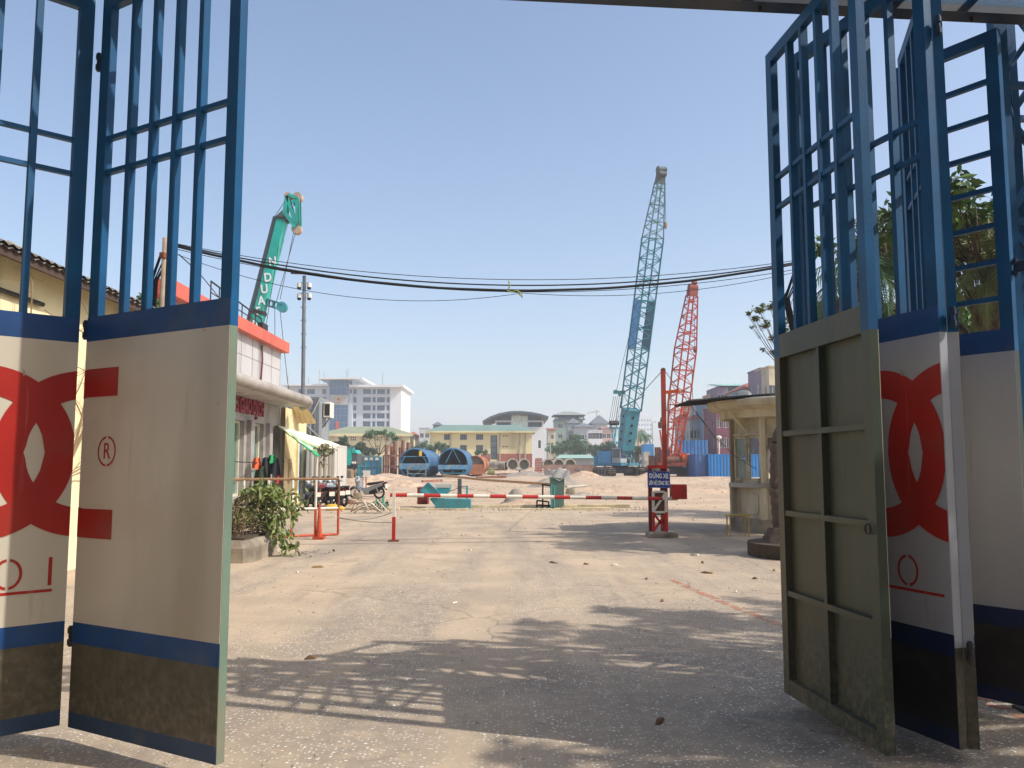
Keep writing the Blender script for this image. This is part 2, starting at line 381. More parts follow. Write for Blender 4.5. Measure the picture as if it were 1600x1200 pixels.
# worn orange line
def orange_mat():
    m=mat('worn_orange_line','#c07a5a',.9,var=.15,scale=4); n=m.node_tree.nodes;l=m.node_tree.links;b=n['Principled BSDF']
    t=n.new('ShaderNodeTexNoise'); t.inputs['Scale'].default_value=9; t.inputs['Detail'].default_value=8
    r=n.new('ShaderNodeMapRange'); r.inputs[1].default_value=.42; r.inputs[2].default_value=.62; r.inputs[4].default_value=.75
    tc=n.new('ShaderNodeTexCoord'); l.new(tc.outputs['Object'],t.inputs['Vector']); l.new(t.outputs['Fac'],r.inputs[0]); l.new(r.outputs[0],b.inputs['Alpha']); return m
m_=MB(); pl=[(2.25,12.2),(2.37,11.2),(2.52,10),(2.74,8.7),(3.0,7.2),(3.2,6.2),(3.35,5.2),(3.45,4.2)]
vs=[];
for x,y in pl: vs+=[(x-.06,y,.004),(x+.05,y,.004)]
m_.add(vs,[(2*i,2*i+1,2*i+3,2*i+2) for i in range(len(pl)-1)]); m_.build('painted_line',orange_mat(),kind='structure')
# kerb of the drain across the yard
k=MB(); rnd=random.Random(3); x=-6.4
while x<4.9:
    L=rnd.uniform(.9,1.5)
    if rnd.random()<.86: k.bev(x,x+L-.03,31.2+rnd.uniform(-.03,.03),31.42,-.05,rnd.uniform(.05,.1),.015)
    x+=L
x=-6.4
while x<4.9:
    L=rnd.uniform(1.5,2.6)
    if rnd.random()<.8: k.bev(x,x+L-.05,32.9+rnd.uniform(-.05,.05),33.1,-.05,rnd.uniform(.1,.16),.015)
    x+=L
k.build('kerb',mat('kerb_cream','#c9b994',.9,var=.15,scale=2,dirt='#8d7d66',damt=.5),kind='structure')
exec_sections=[]
# ============================================================ GATE
ZW0,ZW1,ZG,ZT=.69,2.35,2.50,4.55
def annulus_cols(mb,s0,s1,c,ro,ri,zc,y0,opens,flat=True,n=40):
    "ring of the emblem as strips along the leaf; opens=+1 arms run straight past the centre towards +t"
    def ext(s,r):
        t=(s-c)*opens
        if t>0 and flat: return r
        d=r*r-(s-c)**2
        return math.sqrt(d) if d>0 else 0
    ss=[lerp(s0,s1,i/n) for i in range(n+1)]
    for a,b in zip(ss[:-1],ss[1:]):
        oa,ob,ia,ib=ext(a,ro),ext(b,ro),ext(a,ri),ext(b,ri)
        if oa==0 and ob==0: continue
        mb.add([(a,y0,zc+ia),(b,y0,zc+ib),(b,y0,zc+ob),(a,y0,zc+oa)],[(0,1,2,3)])
        mb.add([(a,y0,zc-oa),(b,y0,zc-ob),(b,y0,zc-ib),(a,y0,zc-ia)],[(0,1,2,3)])
def letter_ring(mb,s,z,rx,rz,w,y,n=40,gap=.12):
    for half in (0,1):
        pts=[]
        for i in range(n//2+1):
            a=math.pi/2+gap+half*math.pi+(math.pi-2*gap)*i/(n//2)
            pts.append((math.cos(a),math.sin(a)))
        vs=[]
        for cx,cz in pts: vs+=[(s+cx*rx,y,z+cz*rz),(s+cx*(rx-w),y,z+cz*(rz-w))]
        mb.add(vs,[(2*i,2*i+1,2*i+3,2*i+2) for i in range(len(pts)-1)])
def make_leaf(label,a,ang,front,W=1.25,emb=0,stiles=None,bars=True,text=None,rungs=False,dark=False):
    t=thing('gate_leaf',label,'gate leaf',(a[0],a[1],0),ang,'folding leaves of the blue and white entrance gate')
    T=.026; f=front
    def stile(x0,x1,m):
        b=MB(); b.m=1; b.bx(x0,x1,-T,T,.09,.62); b.m=2; b.bx(x0,x1,-T,T,.62,ZW1); b.m=0; b.bx(x0,x1,-T,T,ZW1,ZT)
        b.build('stile',[BLUE,m[0],m[1]],t)
    stl=stiles or ((GREEN,GREEN),(GREEN,GREEN))
    stile(0,.085,stl[0]); stile(W-.085,W,stl[1])
    p=MB()
    ya,yb=(f*(T+.001),f*(T+.0035)); ya,yb=min(ya,yb),max(ya,yb)
    for i,(z0,z1) in enumerate(((.092,.18),(.18,.57),(.57,ZW0),(ZW0,ZW1),(ZW1,ZG))):
        p.m=i; p.bx(.001,W-.001,ya,yb,z0,z1)
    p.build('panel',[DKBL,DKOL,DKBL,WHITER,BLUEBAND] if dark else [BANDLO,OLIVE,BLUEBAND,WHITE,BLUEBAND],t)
    # sheet seen from the back, just behind the painted face
    q=MB(); y0=f*T; q.bx(.085,W-.085,min(y0,y0-f*.004),max(y0,y0-f*.004),.19,ZW1-.01); q.build('back_sheet',GREEN,t)
    for nm,z0,z1,mt in (('bottom_rail',.09,.19,GREEN),('middle_rail',ZW1-.01,ZG,GREEN if f else BLUE),('top_rail',ZT-.08,ZT,BLUE)):
        b=MB(); b.bx(.085,W-.085,-T+.001,T-.001,z0,z1); b.build(nm,mt,t)
    if not rungs:
        b=MB(); b.bx(W/2-.018,W/2+.018,-T+.003,T-.006,.19,ZW1-.01); b.build('back_rib',GREEN,t)
        for z in (.755,1.285,1.82):
            for x0,x1 in ((.085,W/2-.018),(W/2+.018,W-.085)):
                b=MB(); b.bx(x0,x1,-T+.004,T-.006,z-.018,z+.018); b.build('back_rib',GREEN,t)
        for i in range(4):
            x=.305+i*.2075-.018
            b=MB(); b.bx(x,x+.036,-T+.002,T-.002,ZG,ZT-.08); b.build('bar',BLUE,t)
        xs_=[.085]+sum([[.305+i*.2075-.018,.305+i*.2075+.018] for i in range(4)],[])+[W-.085]
        for z in (3.40,3.615):
            b=MB()
            for i in range(0,len(xs_),2): b.bx(xs_[i],xs_[i+1],-.017,.017,z-.014,z+.014)
            b.build('grill_rail',BLUE,t)
    else:
        for z in [2.71+.25*i for i in range(7)]:
            b=MB(); b.bx(.085,W-.085,-.018,.018,z-.017,z+.017); b.build('rung',BLUE,t)
    ye=f*(T+.0055); ye2=f*(T+.007)
    if emb:
        # emb=+1: leaf coordinate equals emblem coordinate; -1: runs the other way from the fold
        b=MB()
        if emb<0:   # this leaf lies left of the fold, s>0 means left
            annulus_cols(b,.001,.43,-.07,.50,.33,1.68,ye,-1)      # right letter, bulging left
            b.build('emblem_arc',RED,t); b=MB()
            annulus_cols(b,.001,.78,.49,.50,.33,1.68,ye2,1)
        else:
            annulus_cols(b,.001,.325,.07,.50,.33,1.68,ye,1)
            up=MB(); lo=MB()
            for f_ in b.f: (up if b.v[f_[0]].z>1.68 else lo).add([b.v[i_] for i_ in f_],[(0,1,2,3)])
            up.build('emblem_arc',RED,t); b=lo
        b.build('emblem_arc',RED,t)
    if text=='left':
        b=MB(); letter_ring(b,.315,.985,.075,.088,.016,ye); b.bx(.085,.105,min(ye,ye-f*.002),max(ye,ye-f*.002),.905,1.068); b.build('lettering',RED,t)
        b=MB(); b.bx(.08,.95,min(ye,ye-f*.002),max(ye,ye-f*.002),.868,.884); b.build('underline',RED,t)
    if text=='right':
        b=MB(); letter_ring(b,.312,1.0,.08,.09,.016,ye); b.build('lettering',RED,t)
        b=MB(); b.bx(.052,.95,min(ye,ye-f*.002),max(ye,ye-f*.002),.882,.898); b.build('underline',RED,t)
    if text=='mark':
        b=MB(); letter_ring(b,.247,1.687,.084,.088,.011,ye,n=48,gap=.1)
        put_text(b,'R',.135,(.247,f*(T+.0045),1.684),(1,0,0),(0,0,1),depth=.001,sx=.85)
        b.build('lettering',RED,t)
    return t
def hinge(t,z,x=0,y=0,w=.09):
    b=MB(); b.cyl((x,y,z-.06),(x,y,z+.06),.012,n=10); b.cyl((x,y,z-.05),(x,y,z-.018),.018,n=10); b.cyl((x,y,z+.018),(x,y,z+.05),.018,n=10)
    b.bx(x,x+w,y-.006,y+.006,z-.035,z+.035)
    for dz in (-.03,.03): b.cyl((x+w*.6,y-.012,z+dz),(x+w*.6,y+.012,z+dz),.009,n=6)
    b.build('hinge',mat('hinge_navy','#1a2c44',.5,var=.3,scale=20) if z>2 else IRON,t)
def angof(a,b): return math.atan2(b[1]-a[1],b[0]-a[0])
L1=make_leaf('leftmost gate leaf, cut by the photo edge, with red emblem and letters O I',(-2.665,5.142),math.atan2(-.681,-.732),1,emb=-1,text='left')
L2=make_leaf('left gate leaf standing beside the open road, with the small registered mark on beige-white paint',(-2.567,5.112),angof((-2.567,5.112),(-1.53,4.506)),-1,emb=1,text='mark',stiles=((GREENL,GREENL),(GREENL,GREENL)))
R1=make_leaf('right gate leaf showing its bare green ribbed back to the road',(1.985,4.60),angof((1.98,4.6),(1.85,5.87)),-1,W=1.27)
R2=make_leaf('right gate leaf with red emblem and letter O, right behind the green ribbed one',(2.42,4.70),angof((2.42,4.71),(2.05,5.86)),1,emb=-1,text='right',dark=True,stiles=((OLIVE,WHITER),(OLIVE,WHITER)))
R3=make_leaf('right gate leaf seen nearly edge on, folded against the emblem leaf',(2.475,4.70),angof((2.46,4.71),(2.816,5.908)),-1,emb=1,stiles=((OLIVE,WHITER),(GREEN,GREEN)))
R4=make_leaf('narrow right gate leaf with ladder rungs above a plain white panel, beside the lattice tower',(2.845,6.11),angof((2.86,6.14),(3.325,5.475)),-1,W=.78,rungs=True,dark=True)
for z in (.60,2.43,4.14):
    hinge(L2,z,-.045,-.01); hinge(R3,z,-.027,.0,.06)
hinge(R4,2.9,.80); hinge(R4,.6,.80)
for z in (.75,2.3): hinge(R1,z,1.29,-.02,-.06)
b=MB(); b.torus((.07,.04,1.26),.028,.005,'y',16,6); b.build('pull_ring',IRON,R1)
b=MB(); b.bx(1.14,1.20,-.031,-.029,.30,.42); b.build('patch_plate',OLIVE,L2)
# portal: two lattice towers and the overhead truss
def ybeam(x): return 5.18+.088*(x-.7)
def tower(label,x0,x1,dy=.58,H=5.35):
    t=thing('lattice_tower',label,'tower',((x0+x1)/2,ybeam((x0+x1)/2)+dy/2,0))
    c=[(x0,ybeam(x0)+.30),(x1,ybeam(x1)+.30),(x1+.42,ybeam(x1)+dy+.30),(x0+.42,ybeam(x0)+dy+.30)]
    for p in c:
        b=MB(); b.bx(p[0]-.045,p[0]+.045,p[1]-.045,p[1]+.045,.02,H); b.build('post',BLUE,t,world=True)
        b=MB(); b.bx(p[0]-.10,p[0]+.10,p[1]-.10,p[1]+.10,.0,.02); b.build('base_plate',IRON,t,world=True)
    n=5; hz=[.35+i*(H-.45)/n for i in range(n+1)]
    for f in range(4):
        p,q=c[f],c[(f+1)%4]
        for i,z in enumerate(hz):
            b=MB(); b.beam((*p,z),(*q,z),.05,.04); b.build('brace',BLUE,t,world=True)
            if i<n:
                z2=hz[i+1]; s_=(i+f)%2
                b=MB(); b.beam((*(p if s_ else q),z+.03),(*(q if s_ else p),z2-.03),.045,.04); b.build('brace',BLUE,t,world=True)
                if i%2==f%2:
                    b=MB(); b.beam((*(q if s_ else p),z+.03),(*(p if s_ else q),z2-.03),.035,.03); b.build('brace',BLUE,t,world=True)
    b=MB(); b.bev(x0-.2,x1+.2,c[0][1]-.2,c[2][1]+.2,-.05,.0+.001,.0005); 
    return t
TR=tower('dark blue lattice tower on the right of the gateway, carrying the overhead truss',3.43,4.12)
TL=tower('dark blue lattice tower on the left end of the gateway truss',-4.75,-4.05)
t=thing('overhead_truss','dark blue overhead lattice truss spanning the gateway at the top edge','truss',(0,ybeam(0),4.7))
x0,x1=-4.85,4.2
for dy,z,w_ in ((0,4.74,.1),(-.5,4.74,.1),(0,5.3,.08),(-.5,5.3,.08)):
    b=MB(); b.beam((x0,ybeam(x0)+dy+.08,z),(x1,ybeam(x1)+dy+.08,z),w_,w_); b.build('chord',BLUE,t,world=True)
b=MB(); 
for dz,dw in ((0,.16),): b.beam((x0,ybeam(x0)+.08,4.655),(x1,ybeam(x1)+.08,4.655),.13,.05)
b.build('roller_track',mat('track_steel','#12263c',.5,var=.3,scale=6,dirt='#4a4340',damt=.4),t,world=True)
n=18
for i in range(n):
    xa,xb=lerp(x0+.1,x1-.1,i/n),lerp(x0+.1,x1-.1,(i+1)/n)
    for dy in (0,-.5):
        b=MB(); z0,z1=(4.79,5.26) if i%2 else (5.26,4.79)
        b.beam((xa,ybeam(xa)+dy+.08,z0),(xb,ybeam(xb)+dy+.08,z1),.04); b.build('web_member',BLUE,t,world=True)
    b=MB(); b.beam((xa,ybeam(xa)-.38,4.74),(xa,ybeam(xa)+.04,4.74),.04); b.build('cross_tie',BLUE,t,world=True)
    if i%3==0:
        b=MB(); b.cyl((xb,ybeam(xb)+.08,4.68),(xb,ybeam(xb)+.08,4.60),.012,n=6); b.build('hanger_bolt',IRON,t,world=True)
# ============================================================ vegetation helpers
def rvec(rd):
    while True:
        v=Vector((rd.uniform(-1,1),rd.uniform(-1,1),rd.uniform(-1,1)))
        if .05<v.length<1: return v.normalized()
def leaves(mb,rd,c,r,n,size,flat=.75,hang=.2,shell=.45):
    for _ in range(n):
        v=rvec(rd); q=r*(shell+(1-shell)*rd.random()**.6)
        p=Vector(c)+Vector((v.x*q,v.y*q,v.z*q*flat))
        d=rvec(rd); d.z-=hang; d.normalize(); s_=d.cross(rvec(rd)).normalized(); L=size*rd.uniform(.6,1.3); W_=L*.42
        nrm=d.cross(s_)
        mb.add([p,p+d*L*.5+s_*W_*.5,p+d*L+nrm*L*.12,p+d*L*.5-s_*W_*.5],[(0,1,2,3)])
def tree(name,label,base,blobs,leafmat,n,size,rt=.16,group=None,cat='tree',bark=None,seed=1,flat=.75,clump=6,ff=.5):
    "blobs: list of (world centre, radius)"
    rd=random.Random(seed); t=thing(name,label,cat,base,0,group)
    B=Vector(base); cz=sum(b[0][2] for b in blobs)/len(blobs); cx=sum(b[0][0] for b in blobs)/len(blobs); cy=sum(b[0][1] for b in blobs)/len(blobs)
    fork=B.lerp(Vector((cx,cy,cz)),ff)
    k=MB(); k.tube([B,B.lerp(fork,.35)+Vector((rd.uniform(-.1,.1),0,0)),B.lerp(fork,.7)+Vector((rd.uniform(-.15,.15),rd.uniform(-.1,.1),0)),fork],rt,8,rt*.62)
    tips=[]
    for c,r in blobs:
        c=Vector(c); m_=fork.lerp(c,.5)+Vector((0,0,-.08*(c-fork).length))+rvec(rd)*.1*r
        k.tube([fork.lerp(B,.02),m_,c],rt*.45,6,rt*.14)
        for j in range(4):
            q=c+Vector((*(rvec(rd)*r*.75).xy,rd.uniform(-.3,.6)*r)); k.tube([m_.lerp(c,.6),m_.lerp(q,.6)+rvec(rd)*.08*r,q],rt*.15,4,rt*.05)
    k.build('trunk',bark or BARK,t,world=True,smooth=True)
    lv=MB()
    tot=sum(b[1]**2 for b in blobs)
    for c,r in blobs:
        nn=int(n*r*r/tot); kc=max(2,nn//(clump*10))
        for j in range(kc):
            v=rvec(rd)*r*rd.uniform(.35,1.0); cc=Vector(c)+Vector((v.x,v.y,v.z*flat))
            leaves(lv,rd,cc,r*rd.uniform(.3,.62),nn//kc,size*rd.uniform(.75,1.2),.7,.25,.05)
    lv.build('crown',leafmat,t,world=True)
    return t
# ============================================================ facade helper
def facade(mb,O,u,L,z0,z1,ops,rec=.15):
    "wall from O along u with recessed openings [(u0,u1,z0,z1)]; outward normal = u x z"
    O=Vector(O); u=Vector(u).normalized(); n=Vector((u.y,-u.x,0))
    us=sorted({0,L}|{q for o in ops for q in o[:2]}); zs=sorted({z0,z1}|{q for o in ops for q in o[2:]})
    pt=lambda a,z,d=0: Vector((O.x,O.y,0))+u*a-n*d+Vector((0,0,z))
    for a,b in zip(us[:-1],us[1:]):
        for c,d in zip(zs[:-1],zs[1:]):
            if any(o[0]-1e-6<=a and b<=o[1]+1e-6 and o[2]-1e-6<=c and d<=o[3]+1e-6 for o in ops): continue
            mb.add([pt(a,c),pt(b,c),pt(b,d),pt(a,d)],[(0,1,2,3)])
    for a,b,c,d in ops:
        for p,q in (((a,c),(b,c)),((b,c),(b,d)),((b,d),(a,d)),((a,d),(a,c))):
            mb.add([pt(*p),pt(*q),pt(*q,rec),pt(*p,rec)],[(0,1,2,3)])
def window(t,O,u,op,frame,glass,rec=.15,fw=.06,mx=1,mz=0,name='window',world=True):
    O=Vector((O[0],O[1],0)); u=Vector(u).normalized(); n=Vector((u.y,-u.x,0)); a,b,c,d=op
    pt=lambda x,z,dd: O+u*x-n*dd+Vector((0,0,z))
    def box(mb,x0,x1,z0,z1,d0,d1):
        mb.add([pt(x0,z0,d0),pt(x1,z0,d0),pt(x1,z0,d1),pt(x0,z0,d1),pt(x0,z1,d0),pt(x1,z1,d0),pt(x1,z1,d1),pt(x0,z1,d1)],[(0,3,2,1),(4,5,6,7),(0,1,5,4),(1,2,6,5),(2,3,7,6),(3,0,4,7)])
    f=MB(); box(f,a,a+fw,c,d,rec-.06,rec+.02); box(f,b-fw,b,c,d,rec-.06,rec+.02); box(f,a+fw,b-fw,c,c+fw,rec-.06,rec+.02); box(f,a+fw,b-fw,d-fw,d,rec-.06,rec+.02)
    for i in range(mx): x=lerp(a,b,(i+1)/(mx+1)); box(f,x-fw/2,x+fw/2,c+fw,d-fw,rec-.055,rec+.018)
    for i in range(mz): z=lerp(c,d,(i+1)/(mz+1)); box(f,a+fw,b-fw,z-fw/2,z+fw/2,rec-.05,rec+.016)
    fo=f.build(name,frame,t,world=world)
    p=MB(); box(p,a+.01,b-.01,c+.01,d-.01,rec+.022,rec+.04); p.build('pane',glass,fo,world=world)
    return fo
def house(name,label,x0,x1,y0,dep,z0,z1,wall,cols,rows,frame=None,glass=None,side=0,cat='building',group=None,roof='flat',roofmat=None,rise=1.2,over=.4,wsz=(1.1,1.3),mx=1,zfirst=1.0,storey=3.3,pars=True,rec=.15):
    """box building: front faces -Y with cols x rows windows; side=+1/-1 adds windows on the right/left face"""
    t=thing(name,label,cat,((x0+x1)/2,y0+dep/2,z0),0,group); W=x1-x0
    frame=frame or WHP; glass=glass or GLASSD
    def ops(Lw,n): 
        o=[]
        for r in range(rows):
            for c in range(n):
                xc=Lw*(c+.5)/n; zz=z0+zfirst+r*storey
                if zz+wsz[1]<z1-.15: o.append((xc-wsz[0]/2,xc+wsz[0]/2,zz,zz+wsz[1]))
        return o
    w_=MB(); fo=ops(W,cols) if cols else []
    facade(w_,(x0,y0,0),(1,0,0),W,z0-1,z1,fo,rec)
    n2=max(1,int(dep/3.2)); so=ops(dep,n2) if side>0 else []; lo=ops(dep,n2) if side<0 else []
    facade(w_,(x1,y0,0),(0,1,0),dep,z0-1,z1,so,rec); facade(w_,(x0,y0+dep,0),(0,-1,0),dep,z0-1,z1,lo,rec)
    w_.add([(x0,y0+dep,z0-1),(x1,y0+dep,z0-1),(x1,y0+dep,z1),(x0,y0+dep,z1)],[(0,3,2,1)])
    w_.build('wall',wall,t,world=True)
    for o in fo: window(t,(x0,y0),(1,0,0),o,frame,glass,rec,mx=mx)
    for o in so: window(t,(x1,y0),(0,1,0),o,frame,glass,rec,mx=mx)
    for o in lo: window(t,(x0,y0+dep),(0,-1,0),o,frame,glass,rec,mx=mx)
    r=MB()
    if roof=='flat':
        r.bx(x0+.05,x1-.05,y0+.05,y0+dep-.05,z1-.25,z1-.12)
        if pars: r.bx(x0-.12,x1+.12,y0-.12,y0+.12,z1,z1+.18); r.bx(x0-.12,x0+.12,y0+.12,y0+dep,z1,z1+.18); r.bx(x1-.12,x1+.12,y0+.12,y0+dep,z1,z1+.18)
    elif roof=='slab': r.bx(x0-over,x1+over,y0-over,y0+dep+over,z1,z1+.35)
    elif roof=='hip':
        e=min(W,dep)/2; a=[(x0-over,y0-over,z1),(x1+over,y0-over,z1),(x1+over,y0+dep+over,z1),(x0-over,y0+dep+over,z1)]
        if W>=dep: rd_=[(x0+e*.8,y0+dep/2,z1+rise),(x1-e*.8,y0+dep/2,z1+rise)]; fs=[(0,1,5,4),(1,2,5),(2,3,4,5),(3,0,4),(3,2,1,0)]
        else: rd_=[((x0+x1)/2,y0+e*.8,z1+rise),((x0+x1)/2,y0+dep-e*.8,z1+rise)]; fs=[(0,1,4),(1,2,5,4),(2,3,5),(3,0,4,5),(3,2,1,0)]
        r.add(a+rd_,fs)
    elif roof=='shed':
        r.add([(x0-over,y0-over,z1),(x1+over,y0-over,z1),(x1+over,y0+dep+over,z1+rise),(x0-over,y0+dep+over,z1+rise)],[(0,1,2,3)])
        r.add([(x0-over,y0-over,z1-.1),(x1+over,y0-over,z1-.1),(x1+over,y0+dep+over,z1+rise-.1),(x0-over,y0+dep+over,z1+rise-.1)],[(3,2,1,0)])
    r.build('roof',roofmat or wall,t,world=True)
    return t
# ============================================================ LEFT: cream shed with tiled eave beside the gate
t=thing('cream_building','long cream rendered building with brown tiled eave behind the left gate leaves','building',(-8.8,10.5,0))
XF=-6.85
wl=MB(); facade(wl,(XF,4.2,0),(0,1,0),12.0,-.2,4.45,[(6.9,8.1,1.65,3.3)],.1)
wl.add([(XF,16.2,-.2),(XF-6,16.2,-.2),(XF-6,16.2,4.45),(XF,16.2,4.45)],[(0,1,2,3)]); wl.add([(XF,16.2,4.45),(XF-6,16.2,4.45),(XF-3,16.2,6.0)],[(0,1,2)])
wl.add([(XF-6,4.2,-.2),(XF,4.2,-.2),(XF,4.2,4.45),(XF-6,4.2,4.45)],[(0,1,2,3)])
wl.build('wall',CREAM,t,world=True)
b=MB()
for i in range(15):
    z=1.67+i*.108; b.add([(XF-.09,11.12,z),(XF-.09,12.28,z),(XF-.02,12.28,z+.02),(XF-.02,11.12,z+.02),(XF-.09,11.12,z+.06),(XF-.09,12.28,z+.06),(XF-.02,12.28,z+.05),(XF-.02,11.12,z+.05)],[(0,3,2,1),(4,5,6,7),(0,1,5,4),(1,2,6,5),(2,3,7,6),(3,0,4,7)])
b.build('louvre',CREAM,t,world=True)
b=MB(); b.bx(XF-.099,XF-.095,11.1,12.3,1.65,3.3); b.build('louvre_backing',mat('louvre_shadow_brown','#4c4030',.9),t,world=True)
rf=MB(); nn=60
def roofp(x,y): 
    return Vector((x,y,4.42+ (XF+.45-x)*.42+ .02*math.sin(y*2*math.pi/.2)))
cols_=[XF+.45,XF-3]; ysr=[4.0+i*.055 for i in range(int(12.6/.055))]
rf.add([roofp(x,y) for y in ysr for x in cols_],[(2*i,2*i+2,2*i+3,2*i+1) for i in range(len(ysr)-1)])
rf.add([roofp(x,y)-Vector((0,0,.05)) for y in ysr for x in cols_],[(2*i+1,2*i+3,2*i+2,2*i) for i in range(len(ysr)-1)])
for i in range(len(ysr)-1): pass
rf.build('roof',TILE,t,world=True)
b=MB(); b.beam((XF+.38,4.0,4.33),(XF+.38,16.5,4.33),.05,.13); b.build('eave_board',mat('eave_brown','#4b3a31',.8),t,world=True)
b=MB(); b.tube([(XF+.05,4.6,3.95),(XF+.05,12.1,3.93)],.035,6); b.build('conduit',IRON,t,world=True)
# bare climbing branches against the cream wall
rd=random.Random(5); br=MB()
def branchy(p,d,L,r,dep):
    p=Vector(p); pts=[p]; d=Vector(d)
    for i in range(4):
        d=(d+Vector((rd.uniform(-.08,.08),rd.uniform(-.35,.35),rd.uniform(-.3,.3)))).normalized(); p=p+d*L/4; p.x=min(max(p.x,XF+.05),XF+.3); p.z=min(p.z,4.15+rd.uniform(0,.1)); pts.append(p.copy())
    br.tube(pts,r,5,r*.5)
    if dep>0:
        for i in (1,2,3): branchy(pts[i],(0.05,rd.uniform(-1,1),rd.uniform(-.2,1)),L*.6,r*.55,dep-1)
branchy((XF+.12,12.0,0),(0.02,.08,1),4.0,.04,3); branchy((XF+.12,11.4,0),(0.02,.12,1),3.9,.03,3)
single(br,'dry_climber',mat('dry_vine','#8b7458',.9,var=.2),'leafless dry climber spreading over the cream wall','climber',loc=(XF+.12,12.0,0))
# ============================================================ utility poles and cables
def pole(label,x,y,h,r=.10,lean=0):
    t=thing('utility_pole',label,'utility pole',(x,y,0))
    b=MB(); b.tube([(0,0,0),(lean*.5,0,h*.5),(lean,0,h)],r,10,r*.72); b.build('shaft',mat('pole_wood','#a08a72',.9,var=.2,scale=5),t,smooth=True)
    b=MB(); b.beam((lean-.02,-.13,h-.35),(lean+.02,.13,h-.35),.09,.1); b.build('bracket',RUST,t)
    b=MB()
    for k in range(5): b.tube([(lean+.08*math.cos(k),.1*math.sin(k),h-.3),(lean-.16-.03*k,.06,h-.8),(lean-.1,-.1,h-1.5-.1*k),(lean*.6+.07,-.06,h-2.4)],.016,5)
    b.build('loose_cables',BLACK,t,smooth=True)
    return t
YC=15.4
pL=P(258,372,YC); pole('weathered utility pole behind the left gate leaf, cables tied to its top',pL.x,YC,pL.z,.085,.02)
YR=16.6; pR=P(1249,404,YR); pole('weathered utility pole seen through the bars of the right gate leaf',pR.x,YR,pR.z,.10,-.05)
def cable(label,pts,r,sag=True):
    b=MB(); b.tube(pts,r,5); return single(b,'overhead_cable',BLACK,label,'cable','overhead cables strung between the two poles',smooth=True)
def span(x0,y0,xm,ym,x1,y1,n=28,Y0=YC,Y1=YR,wob=0):
    "parabola through three photo points"
    out=[]
    for i in range(n+1):
        px=lerp(x0,x1,i/n)
        a=(px-xm)*(px-x1)/((x0-xm)*(x0-x1)); bq=(px-x0)*(px-x1)/((xm-x0)*(xm-x1)); c=(px-x0)*(px-xm)/((x1-x0)*(x1-xm))
        py=a*y0+bq*ym+c*y1+wob*math.sin(i*1.7)
        out.append(P(px,py,lerp(Y0,Y1,i/n)))
    return out
cable('thickest black cable bundle sagging lowest across the road between the poles',span(262,381,830,454,1249,411,wob=.25),.026)
cable('second black cable just above the thick bundle, between the poles',span(262,379,830,446,1249,409),.014)
cable('thin uppermost black cable between the poles',span(262,378,800,437,1249,406),.007)
cable('thin cable hanging just under the thick bundle, nearly reaching the hook tangle',span(262,386,800,456,1249,420),.007)
cable('thin slack cable drooping lowest, to y-shaped tangle at mid road',span(262,392,640,470,815,458,Y1=lerp(YC,YR,.56)),.006)
cable('thin slack cable drooping on the right side of the mid road tangle',span(795,456,950,462,1249,424,Y0=lerp(YC,YR,.54)),.006)
b=MB(); q=P(795,452,15.98); 
b.tube([q+Vector((0,-.03,.16)),q+Vector((.02,-.04,.05)),q+Vector((-.03,-.03,-.03)),q+Vector((.06,-.03,-.06))],.014,5); q2=P(815,458,16); b.tube([q2+Vector((-.09,-.03,.05)),q2+Vector((0,-.03,-.02)),q2+Vector((.02,-.03,-.1)),q2+Vector((-.05,-.03,-.02))],.014,5); b.tube([q+Vector((.06,-.03,-.06)),q2+Vector((-.09,-.03,.05))],.010,5)
single(b,'cable_tangle',mat('tape_yellow','#8f9a4a',.7),'small knotted tie hanging from the cables above mid road','cable tie')
b=MB(); b.tube([P(280,398,15.5),P(310,425,19),P(345,468,24)],.012,5); single(b,'service_wire',BLACK,'thin wire running from the left pole down to the orange fascia','wire')
b=MB(); b.tube([P(261,470,15.5),P(245,487,15.3),P(200,497,15),P(165,500,14.8)],.02,5); single(b,'service_wire',BLACK,'thick drooping wire from the left pole to the tiled eave','wire')
# ============================================================ OFFICE (GIAO DICH)
XO=-9.5
t=thing('office_building','grey clad office with orange fascia and red wall letters','building',(XO-3,29,0))
wins=[(.8+i*2.35,2.15+i*2.35,.55,3.2) for i in range(5)]
wl=MB(); facade(wl,(XO,23.2,0),(0,1,0),11.3,-.2,4.3,[w for w in wins],.22)
wl.add([(XO,34.5,-.2),(XO-7,34.5,-.2),(XO-7,34.5,4.3),(XO,34.5,4.3)],[(0,1,2,3)]); wl.add([(XO-7,23.2,-.2),(XO,23.2,-.2),(XO,23.2,4.3),(XO-7,23.2,4.3)],[(0,1,2,3)])
wl.build('wall',PANELG,t,world=True)
for w_ in wins: 
    window(t,(XO,23.2),(0,1,0),w_,mat('window_frame_cream','#c9c2ab',.5),GLASS,.22,.09,mx=0,mz=0)
for i in range(6):
    y=23.2+.1+i*2.35
    b=MB(); b.bx(XO+.003,XO+.16,y,y+.42,0,3.25); b.build('pilaster',PANELG,t,world=True)
for y in [23.2+i*1.61 for i in range(8)]: b=MB(); b.bx(XO-.02,XO+.006,y,y+.012,3.26,4.2); b.build('panel_joint',mat('joint_grey','#5f5a55',.8),t,world=True)
